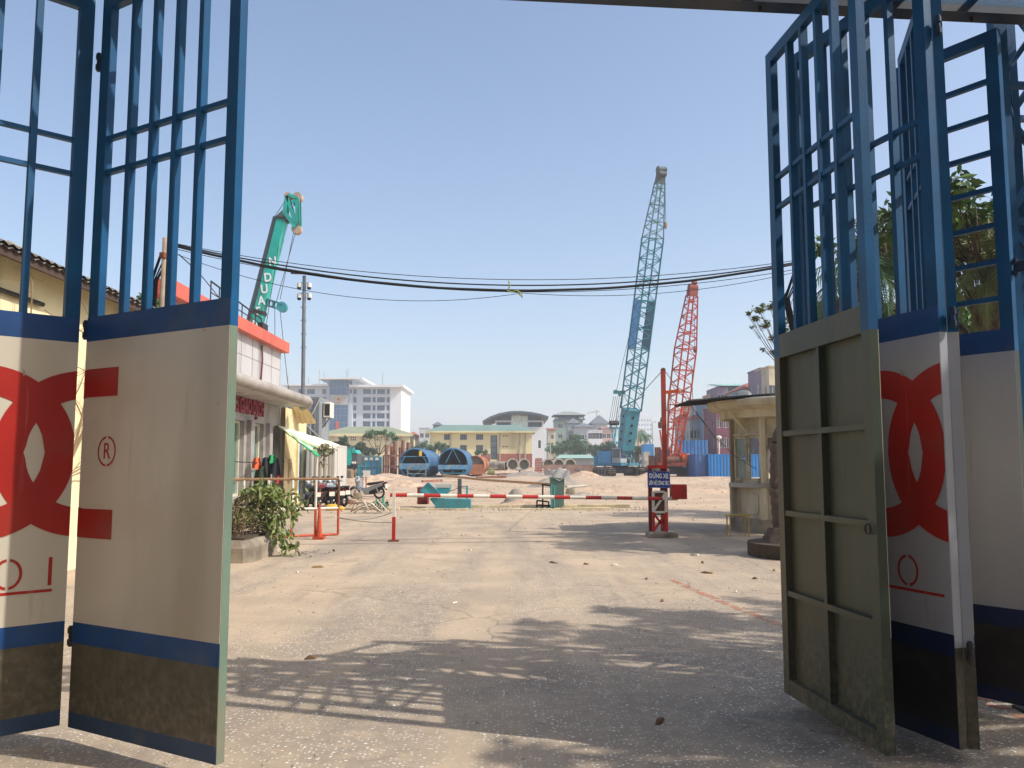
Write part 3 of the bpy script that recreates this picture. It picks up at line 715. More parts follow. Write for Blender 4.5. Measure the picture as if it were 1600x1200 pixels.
# upper parapet
ZP0,ZP1=4.3,6.25
b=MB(); b.bx(XO-.3,XO,23.2,34.5,ZP0+.001,ZP1); b.bx(XO-7,XO-.3,23.2,34.5,ZP0+.001,ZP0+.2)
b.build('parapet',PANEL,t,world=True)
b=MB()
for y in [23.2+i*1.25 for i in range(1,10)]: b.bx(XO,XO+.006,y,y+.014,ZP0+.45,ZP1-.02)
b.bx(XO,XO+.006,23.25,34.45,5.5,5.514); b.build('panel_joint',mat('joint_grey','#5f5a55',.8),t,world=True)
b=MB(); b.bx(XO-.4,XO+.28,22.6,34.75,ZP1,ZP1+.42); b.build('fascia',ORANGE,t,world=True)
# rolled canopy
b=MB(); b.bx(XO+.005,XO+1.15,22.9,34.6,4.02,4.10); b.build('canopy_soffit',PANEL,t,world=True)
b=MB(); b.tube([(XO+1.2,22.7,4.24),(XO+1.2,34.2,4.24),(XO+1.17,34.55,4.2),(XO+1.0,34.8,4.12),(XO+.8,34.9,4.06)],.19,16); b.build('canopy_roll',mat('canopy_dusty_white','#9f978e',.6,var=.1,dirt='#8a8178',damt=.5,streak=False),t,world=True,smooth=True)
b=MB(); b.bx(XO+.005,XO+1.0,22.9,34.4,4.12,4.42); b.build('canopy_top',PANEL,t,world=True)
for y in (25.5,28.2,31,33.4):
    b=MB(); b.cyl((XO+.6,y,4.0),(XO+.6,y,4.02),.10,n=12); b.build('downlight',WHP,t,world=True)
# torn banner strip
b=MB(); q=P(404,530,31.7); b.tube([(XO+.05,31.7,6.15),(XO+.08,31.72,5.6),(XO+.06,31.7,5.0),(XO+.03,31.68,4.6)],.035,5); b.build('torn_seam_strip',mat('torn_brown','#6b2f26',.8),t,world=True)
# roof railing
rl=MB()
rl.tube([(XO+.1,26.0,7.35),(XO+.1,31.4,7.1)],.03,5); rl.tube([(XO+.1,26.0,7.0),(XO+.1,31.4,6.9)],.02,5)
for i in range(8): y=26+i*.77; rl.tube([(XO+.1,y,6.67),(XO+.1,y,7.35-.046*(y-26)/1)],.022,5)
rl.bx(XO+.02,XO+.2,31.2,31.9,6.67,6.95); rl.build('roof_railing',IRON,t,world=True)
# wall letters
lt=MB(); put_text(lt,'PHÒNG GIAO DỊCH',.74,(XO+.05,29.65,3.70),(0,1,0),(0,0,1),.045,.016,.72); lt.build('lettering',LETR,t,world=True)
t=thing('coat_rail','row of hanging jackets and cloths in front of the office windows','clothes',(XO+.45,29.5,0))
b=MB(); b.tube([(XO+.45,27.2,1.75),(XO+.45,33.5,1.7)],.02,6); b.build('rail',IRON,t,world=True)
def garment(px0,px1,py0,py1,Y,m,nm):
    b=MB(); a=P(px0,py0,Y);c=P(px1,py1,Y); n=10; vs=[]
    for i in range(n+1):
        s_=i/n; x=lerp(a.x,c.x,s_); dy=.09*math.sin(s_*9)+.04*math.sin(s_*23)
        wv=.05*math.sin(s_*7); vs+=[(lerp(x,(a.x+c.x)/2,.35),Y+dy*.4,a.z+.04*math.sin(s_*math.pi)),(x,Y+dy,lerp(a.z,c.z,.5)),(x+wv,Y+dy*1.3,c.z+wv)]
    b.add(vs,[(3*i+k,3*i+3+k,3*i+4+k,3*i+1+k) for i in range(n) for k in (0,1)])
    b.add([Vector(v)+Vector((0,.06,0)) for v in vs],[(3*i+1+k,3*i+4+k,3*i+3+k,3*i+k) for i in range(n) for k in (0,1)])
    b.build(nm,m,t,world=True,smooth=True)
garment(394,407,716,732,30.2,mat('cloth_orange','#d9663f',.9),'orange_cloth')
garment(397,416,730,766,30.3,mat('cloth_green_dark','#2f3d28',.9),'dark_green_jacket')
garment(408,421,716,750,30.9,mat('cloth_charcoal','#2e3038',.9),'charcoal_jacket')
garment(418,430,712,722,31.6,mat('cloth_green','#2f9a62',.9),'green_cap')
garment(421,436,716,742,31.8,mat('cloth_navy','#23252e',.9),'navy_jacket')
garment(429,439,740,754,32.0,mat('cloth_red','#a5323a',.9),'red_cloth')
# cream annex, blue door, awnings, cabins
t=thing('cream_annex','small cream annex with a blue door between office and grey cabins','building',(-10.5,36.6,0))
wl=MB(); facade(wl,(-9.3,34.7,0),(0,1,0),3.6,-.1,4.0,[(2.15,3.2,.05,2.75)],.12)
wl.add([(-9.3,38.3,-.1),(-12,38.3,-.1),(-12,38.3,4.0),(-9.3,38.3,4.0)],[(0,1,2,3)]); wl.add([(-12,34.7,4),(-9.3,34.7,4),(-9.3,38.3,4),(-12,38.3,4)],[(0,1,2,3)])
wl.build('wall',mat('annex_ochre','#d8c597',.85,var=.1,dirt='#ab9671',damt=.4),t,world=True)
b=MB(); b.bx(-9.46,-9.42,36.9,37.85,.06,2.74); b.build('door',mat('door_blue','#4f8fc0',.5,var=.1),t,world=True)
b=MB(); b.bx(-9.299,-9.2,36.55,36.72,0,3.1); b.build('pilaster',CREAM,t,world=True)
b=MB(); b.bx(-9.299,-9.24,35.3,35.65,.9,1.9); b.bx(-9.299,-9.2,35.32,35.6,1.45,1.75); b.build('meter_box',mat('meter_beige','#b7a27d',.7),t,world=True)
def sheet(name,corners,m,label,cat,th=.03,nx=10,nz=4,wav=.03,sag=0,mats=None,stripe=None):
    a,b_,c,d=[Vector(q) for q in corners]; b=MB(); vs=[]
    nrm=(b_-a).cross(d-a).normalized()
    for j in range(nz+1):
        for i in range(nx+1):
            p=a.lerp(b_,i/nx).lerp(d.lerp(c,i/nx),j/nz)
            vs.append(p+nrm*wav*math.sin(i*2.3+j)-Vector((0,0,sag*math.sin(math.pi*i/nx)*math.sin(math.pi*j/nz))))
    fs=[(j*(nx+1)+i,j*(nx+1)+i+1,(j+1)*(nx+1)+i+1,(j+1)*(nx+1)+i) for j in range(nz) for i in range(nx)]
    for k,f in enumerate(fs):
        b.m=(stripe[k//nx%len(stripe)] if stripe else 0); b.add([vs[q] for q in f],[(0,1,2,3)]); b.add([vs[q]-nrm*th for q in f],[(3,2,1,0)])
    return b
b=sheet('x',[P(455,632,35.6),P(483,640,35.9),P(494,661,37.0),P(464,661,36.8)],CREAM,'','')
single(b,'sunshade',mat('cream_sheet','#e3d3a5',.7,var=.06),'cream sheet sunshade tilted under the end of the rolled canopy','sunshade')
b=sheet('x',[P(432,664,34.3),P(531,696,36.4),P(496,714,34.2),P(436,668,33.6)],CREAM,'','',nx=12,nz=7,wav=.02,sag=.12,stripe=[0,0,0,2,1,0,1])
single(b,'striped_awning',[mat('awning_cream','#ded8bb',.7,var=.08),mat('awning_green','#3f9b6a',.7),mat('awning_buff','#b9a883',.7)],'green and cream striped tarpaulin awning over the parked motorbikes','awning')
b=MB(); b.tube([P(496,712,34.3),P(494,740,34.3),P(494,792,34.3)],.03,6); single(b,'awning_pole',WHP,'thin pale pole under the near low corner of the striped awning','awning pole')
b=MB(); b.tube([P(528,696,36.4),P(527,790,36.4)],.02,6); single(b,'awning_pole',WHP,'thin pale pole under the far right corner of the striped awning','awning pole')
rdv=random.Random(9); b=MB()
for i in range(5): leaves(b,rdv,P(rdv.uniform(492,520),rdv.uniform(696,706),34.6),.22,60,.14,.6,.8)
for i in range(3): leaves(b,rdv,P(rdv.uniform(500,508),rdv.uniform(706,722),34.5),.12,30,.14,1.3,.8)
single(b,'hanging_creeper',LEAFDRY,'wilted creeper hanging from the low corner of the striped awning','creeper')
def cabin(name,label,x0,x1,y0,y1,z1,m,group=None,z0=0,pitch=.27,nopp=False):
    t=thing(name,label,'container',((x0+x1)/2,(y0+y1)/2,z0),0,group)
    e=.1; b=MB(); b.corr((x0+e,y0+.04),(x1-e,y0+.04),z0+e,z1-e,pitch,.035); b.build('front_wall',m,t,world=True)
    b=MB(); b.corr((x1-.04,y0+e),(x1-.04,y1-e),z0+e,z1-e,pitch,.035); b.build('side_wall',m,t,world=True)
    b=MB(); b.corr((x0+.04,y1-e),(x0+.04,y0+e),z0+e,z1-e,pitch,.035); b.build('side_wall',m,t,world=True)
    b=MB(); b.corr((x1-e,y1-.04),(x0+e,y1-.04),z0+e,z1-e,pitch,.035); b.build('rear_wall',m,t,world=True)
    b=MB(); b.bx(x0+.01,x1-.01,y0+.01,y1-.01,z1-.05,z1-.01); b.build('roof',m,t,world=True)
    b=MB()
    for x in (x0,x1-e):
        for y in (y0,y1-e): b.bx(x,x+e,y,y+e,z0,z1)
    for z in (z0,z1-e):
        for y in (y0,y1-e): b.bx(x0+e,x1-e,y+.003,y+e-.003,z+.002,z+e)
        for x in (x0,x1-e): b.bx(x+.003,x+e-.003,y0+e,y1-e,z+.002,z+e)
    b.build('corner_frame',m,t,world=True)
    return t
tc_=cabin('site_cabin','tall dark grey corrugated site cabin with an air conditioner on its side',-11.6,-9.35,41,43.3,4.95,GREY)
b=MB(); b.bev(-9.32,-8.95,41.7,42.5,4.0,4.75,.03); aco=b.build('air_conditioner',WHP,tc_,world=True)
b=MB()
for i in range(5): b.bx(-9.2,-9.05,41.69,41.699,4.1+i*.11,4.15+i*.11)
b.bx(-9.25,-9.0,41.695,41.7-.001,4.08,4.66); b.build('fan_grille',IRON,aco,world=True)
b=MB(); b.beam((-9.35,41.8,4.0),(-9.0,41.8,3.97),.04); b.beam((-9.35,41.8,3.5),(-9.02,41.8,3.96),.04); b.build('ac_bracket',IRON,tc_,world=True)
b=MB(); b.beam((-9.3,40.93,4.9),(-10.4,40.93,2.6),.05); b.beam((-10.4,40.93,4.0),(-9.3,40.93,3.0),.05); b.build('cross_brace',GREYL,tc_,world=True)
cabin('site_cabin','low pale grey corrugated cabin behind the parked motorbikes',-9.1,-7.85,37.6,40.4,2.55,GREYL,pitch=.2)
t=thing('notice_board','dark notice board leaning between blue door and grey cabin','board',(-9.4,39.4,0))
b=MB(); b.bx(-9.9,-9.25,39.3,39.36,1.55,2.35); b.build('board_face',DARK,t,world=True)
b=MB(); b.bx(-9.92,-9.86,39.3,39.37,0,2.6); b.bx(-9.3,-9.24,39.3,39.37,0,2.6); b.bx(-9.86,-9.3,39.31,39.36,2.36,2.5); b.build('board_frame',GREYL,t,world=True)
# ============================================================ MOTORBIKES
def motorbike(label,loc,rz,body,group='motorbikes parked by the office'):
    t=thing('motorbike',label,'motorbike',loc,rz,group)
    def wheel(x):
        b=MB(); b.torus((x,0,.29),.24,.052,'y',24,8); wo=b.build('wheel',BLACK,t,smooth=True)
        b=MB(); b.torus((x,0,.29),.205,.012,'y',24,5); b.cyl((x,-.05,.29),(x,.05,.29),.045,n=10)
        for k in range(10):
            a=k*math.pi/5; b.tube([(x+.04*math.cos(a),0,.29+.04*math.sin(a)),(x+.2*math.cos(a),0,.29+.2*math.sin(a))],.006,4)
        b.build('rim',CHROME,wo)
    wheel(.62); wheel(-.62)
    fn=lambda u,v,d:(u,d,v)
    b=MB(); b.prism([(.50,.98),(.58,.9),(.50,.62),(.36,.45),(.10,.33),(-.12,.33),(-.3,.42),(-.78,.62),(-.82,.70),(-.6,.70),(-.28,.62),(.05,.48),(.28,.56),(.40,.92)],fn,-.12,.12); b.build('body',body,t)
    b=MB(); b.prism([(.36,.88),(.47,.86),(.44,.55),(.30,.36),(.2,.38),(.32,.58)],fn,-.22,.22); b.build('leg_shield',body,t)
    b=MB(); b.prism([(-.02,.66),(-.1,.76),(-.5,.80),(-.8,.84),(-.82,.79),(-.5,.70),(-.15,.63)],fn,-.14,.14); b.build('seat',BLACK,t)
    b=MB(); b.prism([(-.75,.72),(-.98,.82),(-1.0,.78),(-.82,.64)],fn,-.05,.05); b.prism([(-.80,.64),(-.99,.42),(-1.0,.46),(-.86,.66)],fn,-.06,.06); b.build('rear_fender',BLACK,t)
    b=MB(); b.bx(-.985,-.965,-.1,.1,.5,.66); b.build('number_plate',WHP,t)
    b=MB(); b.bx(-.90,-.86,-.08,.08,.68,.75); b.build('tail_light',mat('tail_red','#8c1a18',.3),t)
    b=MB(); b.prism([(.36,.52),(.5,.58),(.70,.60),(.86,.5),(.88,.46),(.7,.55),(.52,.53)],fn,-.055,.055); b.build('front_fender',body,t)
    b=MB()
    for y in (-.07,.07): b.tube([(.44,y,.86),(.54,y,.6),(.62,y,.29)],.02,6)
    b.build('front_fork',CHROME,t)
    b=MB(); b.ball((.48,0,.98),.1,10,7,(.9,1.2,.9)); b.build('headlight',mat('lamp_clear','#aab0b0',.15),t,smooth=True)
    b=MB(); b.tube([(.34,-.34,.99),(.38,-.2,1.02),(.42,0,1.0),(.38,.2,1.02),(.34,.34,.99)],.016,6); b.build('handlebar',BLACK,t,smooth=True)
    for y in (-.25,.25):
        b=MB(); b.tube([(.38,y,1.0),(.36,y*1.15,1.14)],.008,5); b.ball((.36,y*1.2,1.17),.06,8,5,(.3,1.2,.8)); b.build('mirror',BLACK,t)
    b=MB(); b.tube([(.1,-.12,.3),(-.2,-.14,.25),(-.75,-.15,.33)],.03,7,.045); b.build('exhaust',CHROME,t,smooth=True)
    b=MB(); b.prism([(-.78,.62),(-.3,.42),(.1,.33),(.24,.30),(.2,.2),(-.35,.22),(-.62,.36),(-.8,.5)],fn,-.10,.10); b.build('lower_cowl',BLACK,t)
    b=MB(); b.bx(-.15,.16,-.11,.11,.2,.36); b.cyl((.05,-.13,.28),(.05,.13,.28),.09,n=10); b.build('engine',STEEL,t)
    b=MB(); b.tube([(-.62,.09,.32),(-.45,.10,.66)],.022,6); b.tube([(-.62,-.09,.32),(-.45,-.10,.66)],.022,6); b.build('shock_absorber',CHROME,t)
    return t
SILV=mat('bike_grey','#8a9096',.35,metal=.2); BLKP=mat('bike_black','#26272c',.3); REDB=mat('bike_red','#6f1f22',.35)
q=P(573,781,40.2)
bk=motorbike('grey motorbike standing alone on the sand beyond the drain, side on',(q.x,40.2,terr(q.x,40.2)),R(180-14),SILV)
b=MB(); hp=P(559,751,40.1); b.ball((hp.x,40.1,hp.z),.14,12,8,(1,1,1.05)); b.bx(hp.x-.09,hp.x+.05,39.93,39.98,hp.z-.06,hp.z+.03); single(b,'helmet',SILV,'round grey helmet hung on the handlebar of the lone motorbike','helmet',smooth=True)
for lbl,x,y,rz,m_ in (('nearest black motorbike under the awning, white plate at its tail',-7.45,31.6,118,BLKP),('red tailed motorbike second nearest in the row under the awning',-7.15,32.4,120,REDB),
    ('third motorbike of the row under the awning, grey body',-6.95,33.2,122,SILV),('farthest motorbike of the row under the awning, dark body',-6.95,34.1,124,BLKP)):
    motorbike(lbl,(x,y,0),R(rz),m_)
# ============================================================ BARRIER, RAILING, PLANTERS, GUARD BOOTH
t=thing('railing','red and cream pipe railing left of the barrier, behind the leafy bush','railing',(-3.88,19.1,0))
A=Vector((-3.88,19.1,0)); Bq=Vector((-6.6,17.6,0)); dr=(Bq-A).normalized()
n=6
for i in range(n+1):
    p=A.lerp(Bq,i/n); b=MB(); b.m=0; b.tube([p+Vector((0,0,.08 if i!=1 else 0)),p+Vector((0,0,.66))],.028,8); b.m=1 if i else 2; b.tube([p+Vector((0,0,.66)),p+Vector((0,0,1.30))],.028,8); b.build('upright',[ORP,WHP,RUST],t,world=True)
for nm,z,m_,r in (('top_rail',1.32,mat('rusty_top_rail','#8a6a4c',.8,var=.25,scale=6),.03),('middle_rail',.67,WHP,.028),('bottom_rail',.09,ORP,.028)):
    b=MB(); b.tube([A+Vector((0,0,z)),Bq+Vector((0,0,z))],r,8); b.build(nm,m_,t,world=True)
q=P(499,850,18.9); b=MB(); b.cyl((q.x,18.85,0),(q.x,18.85,.78),.075,.018,n=12); b.bx(q.x-.12,q.x+.12,18.73,18.97,0,.06)
single(b,'support_cone',ORP,'tapered orange red foot bracing the railing','support foot')
t=thing('barrier_post','slim red and white post at the closed end of the barrier boom','post',(-2.53,18.32,0))
b=MB(); b.bx(-.035,.035,-.035,.035,0,.52); b.build('lower_post',REDP,t)
b=MB(); b.bx(-.034,.034,-.034,.034,.52,1.02); b.build('upper_post',WHP,t)
b=MB(); b.bx(-.11,.11,-.09,.09,0,.03); b.build('foot_plate',RUST,t)
for lb,za,zb,sg in (('upper white tape sagging between railing and barrier post',.47,.62,.10),('lower white tape sagging between railing and barrier post',.45,.40,.03)):
    b=MB(); b.tube([Vector((-3.88,19.07,za)).lerp(Vector((-2.53,18.29,zb)),i/12)-Vector((0,0,sg*math.sin(math.pi*i/12))) for i in range(13)],.011,5); single(b,'barrier_tape',WHP,lb,'tape')
XS=3.42; YS=19.45
t=thing('boom_barrier','red and white lattice barrier stand carrying the long boom and red counterweight box','barrier',(XS,YS,0))
b=MB(); b.bev(XS-.34,XS+.30,YS-.3,YS+.35,0,.12,.03); b.build('base_slab',CONC,t,world=True)
dk=mat('dark_red_steel','#7c2a24',.6,var=.2,dirt='#4a2a26',damt=.4)
for px,w_ in ((1015,.085),(1035.5,.13)):
    x=XX(px,YS+.1); b=MB(); b.bx(x-w_/2,x+w_/2,YS+.12,YS+.22,.12,1.55); b.build('rear_post',dk,t,world=True)
b=MB(); b.bx(XX(1012,YS),XX(1042,YS),YS+.08,YS+.26,1.55,1.62); b.build('cap_plate',REDP,t,world=True)
xa,xb=XX(1018.5,YS),XX(1038,YS); z0,z1,z2=.12,.56,1.02
for x in (xa,xb):
    b=MB(); b.m=0; b.bx(x-.028,x+.028,YS-.05,YS+.01,z0,z1); b.m=1; b.bx(x-.028,x+.028,YS-.05,YS+.01,z1,z2); b.build('front_post',[REDP,WHP],t,world=True)
for a_,b__,m_ in (((xa,z0),(xb,z1),REDP),((xb,z0),(xa,z1),REDP),((xa,z1),(xb,z2),WHP)):
    b=MB(); b.beam((a_[0],YS-.02,a_[1]+.02),(b__[0],YS-.02,b__[1]-.02),.05,.03,up=(0,1,0)); b.build('lattice_bar',m_,t,world=True)
for z,m_ in ((z1,WHP),(z2,WHP)):
    b=MB(); b.bx(xa+.028,xb-.028,YS-.045,YS+.005,z-.025,z+.025); b.build('lattice_bar',m_,t,world=True)
b=MB(); b.bx(xa+.03,xb-.02,YS+.03,YS+.10,.5,1.0); b.build('pivot_plate',RUST,t,world=True)
p0=Vector((-2.62,18.32,.985)); p1=Vector((XX(1050,YS)+.1,YS+.05,.86)); nb=18
for i in range(nb):
    b=MB(); b.tube([p0.lerp(p1,i/nb),p0.lerp(p1,(i+1)/nb)],.040,12); b.build('boom_section',REDP if i%2==0 else WHP,t,world=True,smooth=False)
b=MB(); b.bev(XX(1048,YS),XX(1071,YS),YS-.05,YS+.3,ZZ(780,YS,1060),ZZ(757,YS,1060),.015); b.build('counterweight',REDP,t,world=True)
t=thing('sign','blue sign with white stop vehicle wording on the barrier stand','sign',(XX(1028,YS-.1),YS-.1,1.1))
xa,xb=XX(1010.5,YS-.1),XX(1045.5,YS-.1); zt=ZZ(736,YS-.1,1028); zb_=ZZ(762,YS-.1,1028)
b=MB(); 
def sg(x,z,d): return (x,YS-.1+d,z-.02*(x-xa))
b.add([sg(xa,zb_,0),sg(xb,zb_,0),sg(xb,zt,0),sg(xa,zt,0),sg(xa,zb_,.02),sg(xb,zb_,.02),sg(xb,zt,.02),sg(xa,zt,.02)],[(0,1,2,3),(7,6,5,4),(0,4,5,1),(1,5,6,2),(2,6,7,3),(3,7,4,0)]); b.build('plate',SIGNB,t,world=True)
b=MB(); e=.012
for (u0,v0,u1,v1) in ((xa+.01,zb_+.01,xb-.01,zb_+.01),(xa+.01,zt-.01,xb-.01,zt-.01),(xa+.01,zb_+.01,xa+.01,zt-.01),(xb-.01,zb_+.01,xb-.01,zt-.01)):
    b.beam(sg(u0,v0,-.002),sg(u1,v1,-.002),.007,.003)
b.build('border',mat('sign_edge_pale','#8fa0c8',.5),t,world=True)
b=MB(); xc=(xa+xb)/2; hh=zt-zb_
put_text(b,'DỪNG XE',.145,(xc,YS-.103,zb_+hh*.69),(1,0,-.02),(0,0,1),.002,.004,.66)
put_text(b,'LIÊN HỆ CÔNG TÁC',.122,(xc,YS-.103,zb_+hh*.27),(1,0,-.02),(0,0,1),.002,.004,.40)
b.build('lettering',LETW,t,world=True)
b=MB(); 
for x in (xa+.08,xb-.12): b.bx(x,x+.02,YS-.08,YS+.12,zb_+.1,zb_+.14)
b.build('mounting_strap',dk,t,world=True)
t=thing('mast','tall slim orange red mast behind the blue sign, with a short side arm','mast',(XX(1037,YS+.5),YS+.5,0))
YM=YS+.5; top=P(1036.5,577,YM); xm=XX(1037.5,YM)
b=MB(); b.bx(xm-.05,xm+.05,YM-.05,YM+.05,0,top.z-.05); b.build('shaft',mat('mast_red','#a8402c',.6,var=.15,dirt='#6e3a2e',damt=.4),t,world=True)
b=MB(); b.cyl((xm,YM-.04,top.z-.02),(xm,YM+.04,top.z-.02),.055,n=14); b.build('pulley',RUST,t,world=True)
a_=P(1040,613,YM);c_=P(1058,611,YM); b=MB(); b.beam(a_,c_,.07,.075); b.tube([c_+Vector((0,0,-.05)),c_+Vector((.02,0,.05))],.04,8); b.bx(a_.x+.06,a_.x+.12,YM-.03,YM+.03,a_.z-.09,a_.z-.03); b.build('side_arm',OR,t,world=True)
def wire(label,pts,r=.008): 
    b=MB(); b.tube(pts,r,5); return single(b,'stay_wire',IRON,label,'wire')
wire('stay wire from the mast top down left into the yard',[P(1035,579,YM),P(1000,618,24),P(975,648,30)],.009)
wire('cable from the mast top down right to the guard booth',[P(1040,581,YM),P(1080,635,YM+.3),P(1116,682,YM+.5),P(1150,714,YM+.2),P(1182,733,20.6)],.008)
b=MB(); b.tube([P(1094,652,YM+.4),P(1107,670,YM+.45)],.018,6); single(b,'cable_joint',STEEL,'pale sleeve joint on the cable near the guard booth','cable joint')
# --- planters
def ringplanter(name,label,c,r,h,m):
    t=thing(name,label,'planter',(c[0],c[1],0)); b=MB(); b.pipe((0,0,-.02),(0,0,h),r,r-.16,40); b.build('rim',m,t,smooth=False)
    b=MB(); b.cyl((0,0,0),(0,0,h-.1),r-.161,n=30); b.build('soil',mat('dark_soil','#4a3d30',.95,var=.3,scale=8,bump=.6),t); return t
ringplanter('planter','round concrete planter at the foot of the leaning palm trunk',(5.32,15.4),1.22,.34,mat('planter_concrete','#b3a68f',.9,var=.15,scale=2,dirt='#6e604f',dscale=2.2,damt=.5,bump=.4))
t=thing('planter','low concrete planter under the leafy bush behind the left gate leaf','planter',(-5.1,15.0,0))
b=MB(); b.bev(-6.2,-4.33,14.2,15.9,-.02,.36,.12); b.build('rim',CONC,t,world=True)
b=MB(); b.bx(-6.0,-4.5,14.4,15.7,.361,.40); b.build('soil',mat('dark_soil','#4a3d30',.95),t,world=True)
# palm trunk in the planter, leaning right
t=thing('palm_tree','dark leaning palm in the round planter, trunk passing behind the green gate leaf','palm',(4.86,15.4,.2))
k=MB(); pts=[Vector((4.86,15.4,.2)),Vector((4.86,15.42,.5)),Vector((4.83,15.45,1.2)),Vector((4.88,15.5,2.0)),Vector((5.4,15.6,3.2)),Vector((5.9,15.7,4.3)),Vector((6.9,15.8,5.2))]
k.tube(pts[:2],.42,14,.24); 
cur=[]
for i in range(1,len(pts)-1):
    for j in range(8): cur.append(pts[i].lerp(pts[i+1],j/8))
for i,p in enumerate(cur[:-1]): k.tube([p,cur[i+1]],.165 if i%2 else .145,10,.15 if i%2 else .165)
k.build('trunk',PALMB,t,world=True)
def fronds(mb,rd,c,n,L,droop,w=.5,up=(.1,.9),leafw=.028):
    for i in range(n):
        a=2*math.pi*i/n+rd.uniform(-.2,.2); el=rd.uniform(*up); d=Vector((math.cos(a)*math.cos(el),math.sin(a)*math.cos(el),math.sin(el)))
        p=Vector(c); l=L*rd.uniform(.8,1.1); N=16; pts=[p.copy()]
        for j in range(N):
            d=(d+Vector((0,0,-droop/N*(1+j*.12)))).normalized(); p=p+d*l/N; pts.append(p.copy())
        mb.tube(pts,.022,4,.006)
        for j in range(2,N+1):
            for k in (0,1):
                q=pts[j].lerp(pts[j-1],k*.5); f=(pts[j]-pts[j-1]).normalized(); s_=f.cross(Vector((0,0,1))).normalized()
                for sgn in (-1,1):
                    ll=w*l*.45*math.sin(math.pi*(j/N)**.7)*rd.uniform(.7,1.1)+.08; e_=(s_*sgn*.8+f*.6+Vector((0,0,-.35-rd.random()*.4))).normalized()
                    wv=f*leafw; mb.add([q-wv*.5,q+wv*.5,q+e_*ll*.6+wv*.5,q+e_*ll,q+e_*ll*.6-wv*.3],[(0,1,2,3,4)])
rd=random.Random(8); f=MB(); fronds(f,rd,(6.9,15.8,5.2),18,2.2,1.3); f.build('crown',LEAFF,t,world=True)
# --- guard booth
t=thing('guard_booth','weathered octagonal cream guard booth with rounded slab roof','guard booth',(7.25,21.6,0))
cx,cy,Rg=7.12,21.5,1.52
vt=[(cx+Rg*math.cos(R(180+45*i)),cy+Rg*math.sin(R(180+45*i))) for i in range(8)]
b=MB()
for i in range(8):
    p,q=vt[i],vt[(i+1)%8]; o=1.05
    b.add([(p[0],p[1],.32),(q[0],q[1],.32),(q[0],q[1],1.08),(p[0],p[1],1.08)],[(0,1,2,3)])
b.build('lower_wall',CREAM2,t,world=True)
b=MB(); b.prism([(cx+(Rg+.12)*math.cos(R(180+45*i)),cy+(Rg+.12)*math.sin(R(180+45*i))) for i in range(8)],lambda u,v,d:(u,v,d),-.05,.33); b.build('plinth',CONC,t,world=True)
b=MB(); b.prism([(cx+(Rg+.13)*math.cos(R(180+45*i)),cy+(Rg+.13)*math.sin(R(180+45*i))) for i in range(8)],lambda u,v,d:(u,v,d),1.08,1.19); b.build('ledge',CONCL,t,world=True)
b=MB(); b.prism([(cx+(Rg-.12)*math.cos(R(180+45*i)),cy+(Rg-.12)*math.sin(R(180+45*i))) for i in range(8)],lambda u,v,d:(u,v,d),.33,.36); b.build('floor_slab',DARK,t,world=True)
for i in range(8):
    p=Vector((*vt[i],0)); b=MB(); o=(p-Vector((cx,cy,0))).normalized()*.02; b.beam(p+o+Vector((0,0,1.19)),p+o+Vector((0,0,2.8)),.11,.11,up=(1,0,0)); b.build('corner_post',CREAM2,t,world=True)
    b=MB(); b.beam(p+o*1.5+Vector((0,0,.33)),p+o*1.5+Vector((0,0,1.08)),.17,.12,up=(1,0,0)); b.build('pilaster',CREAM2,t,world=True)
frm=mat('booth_frame_buff','#c7bb9c',.7,var=.15,dirt='#6d5f4b',damt=.6,dscale=3)
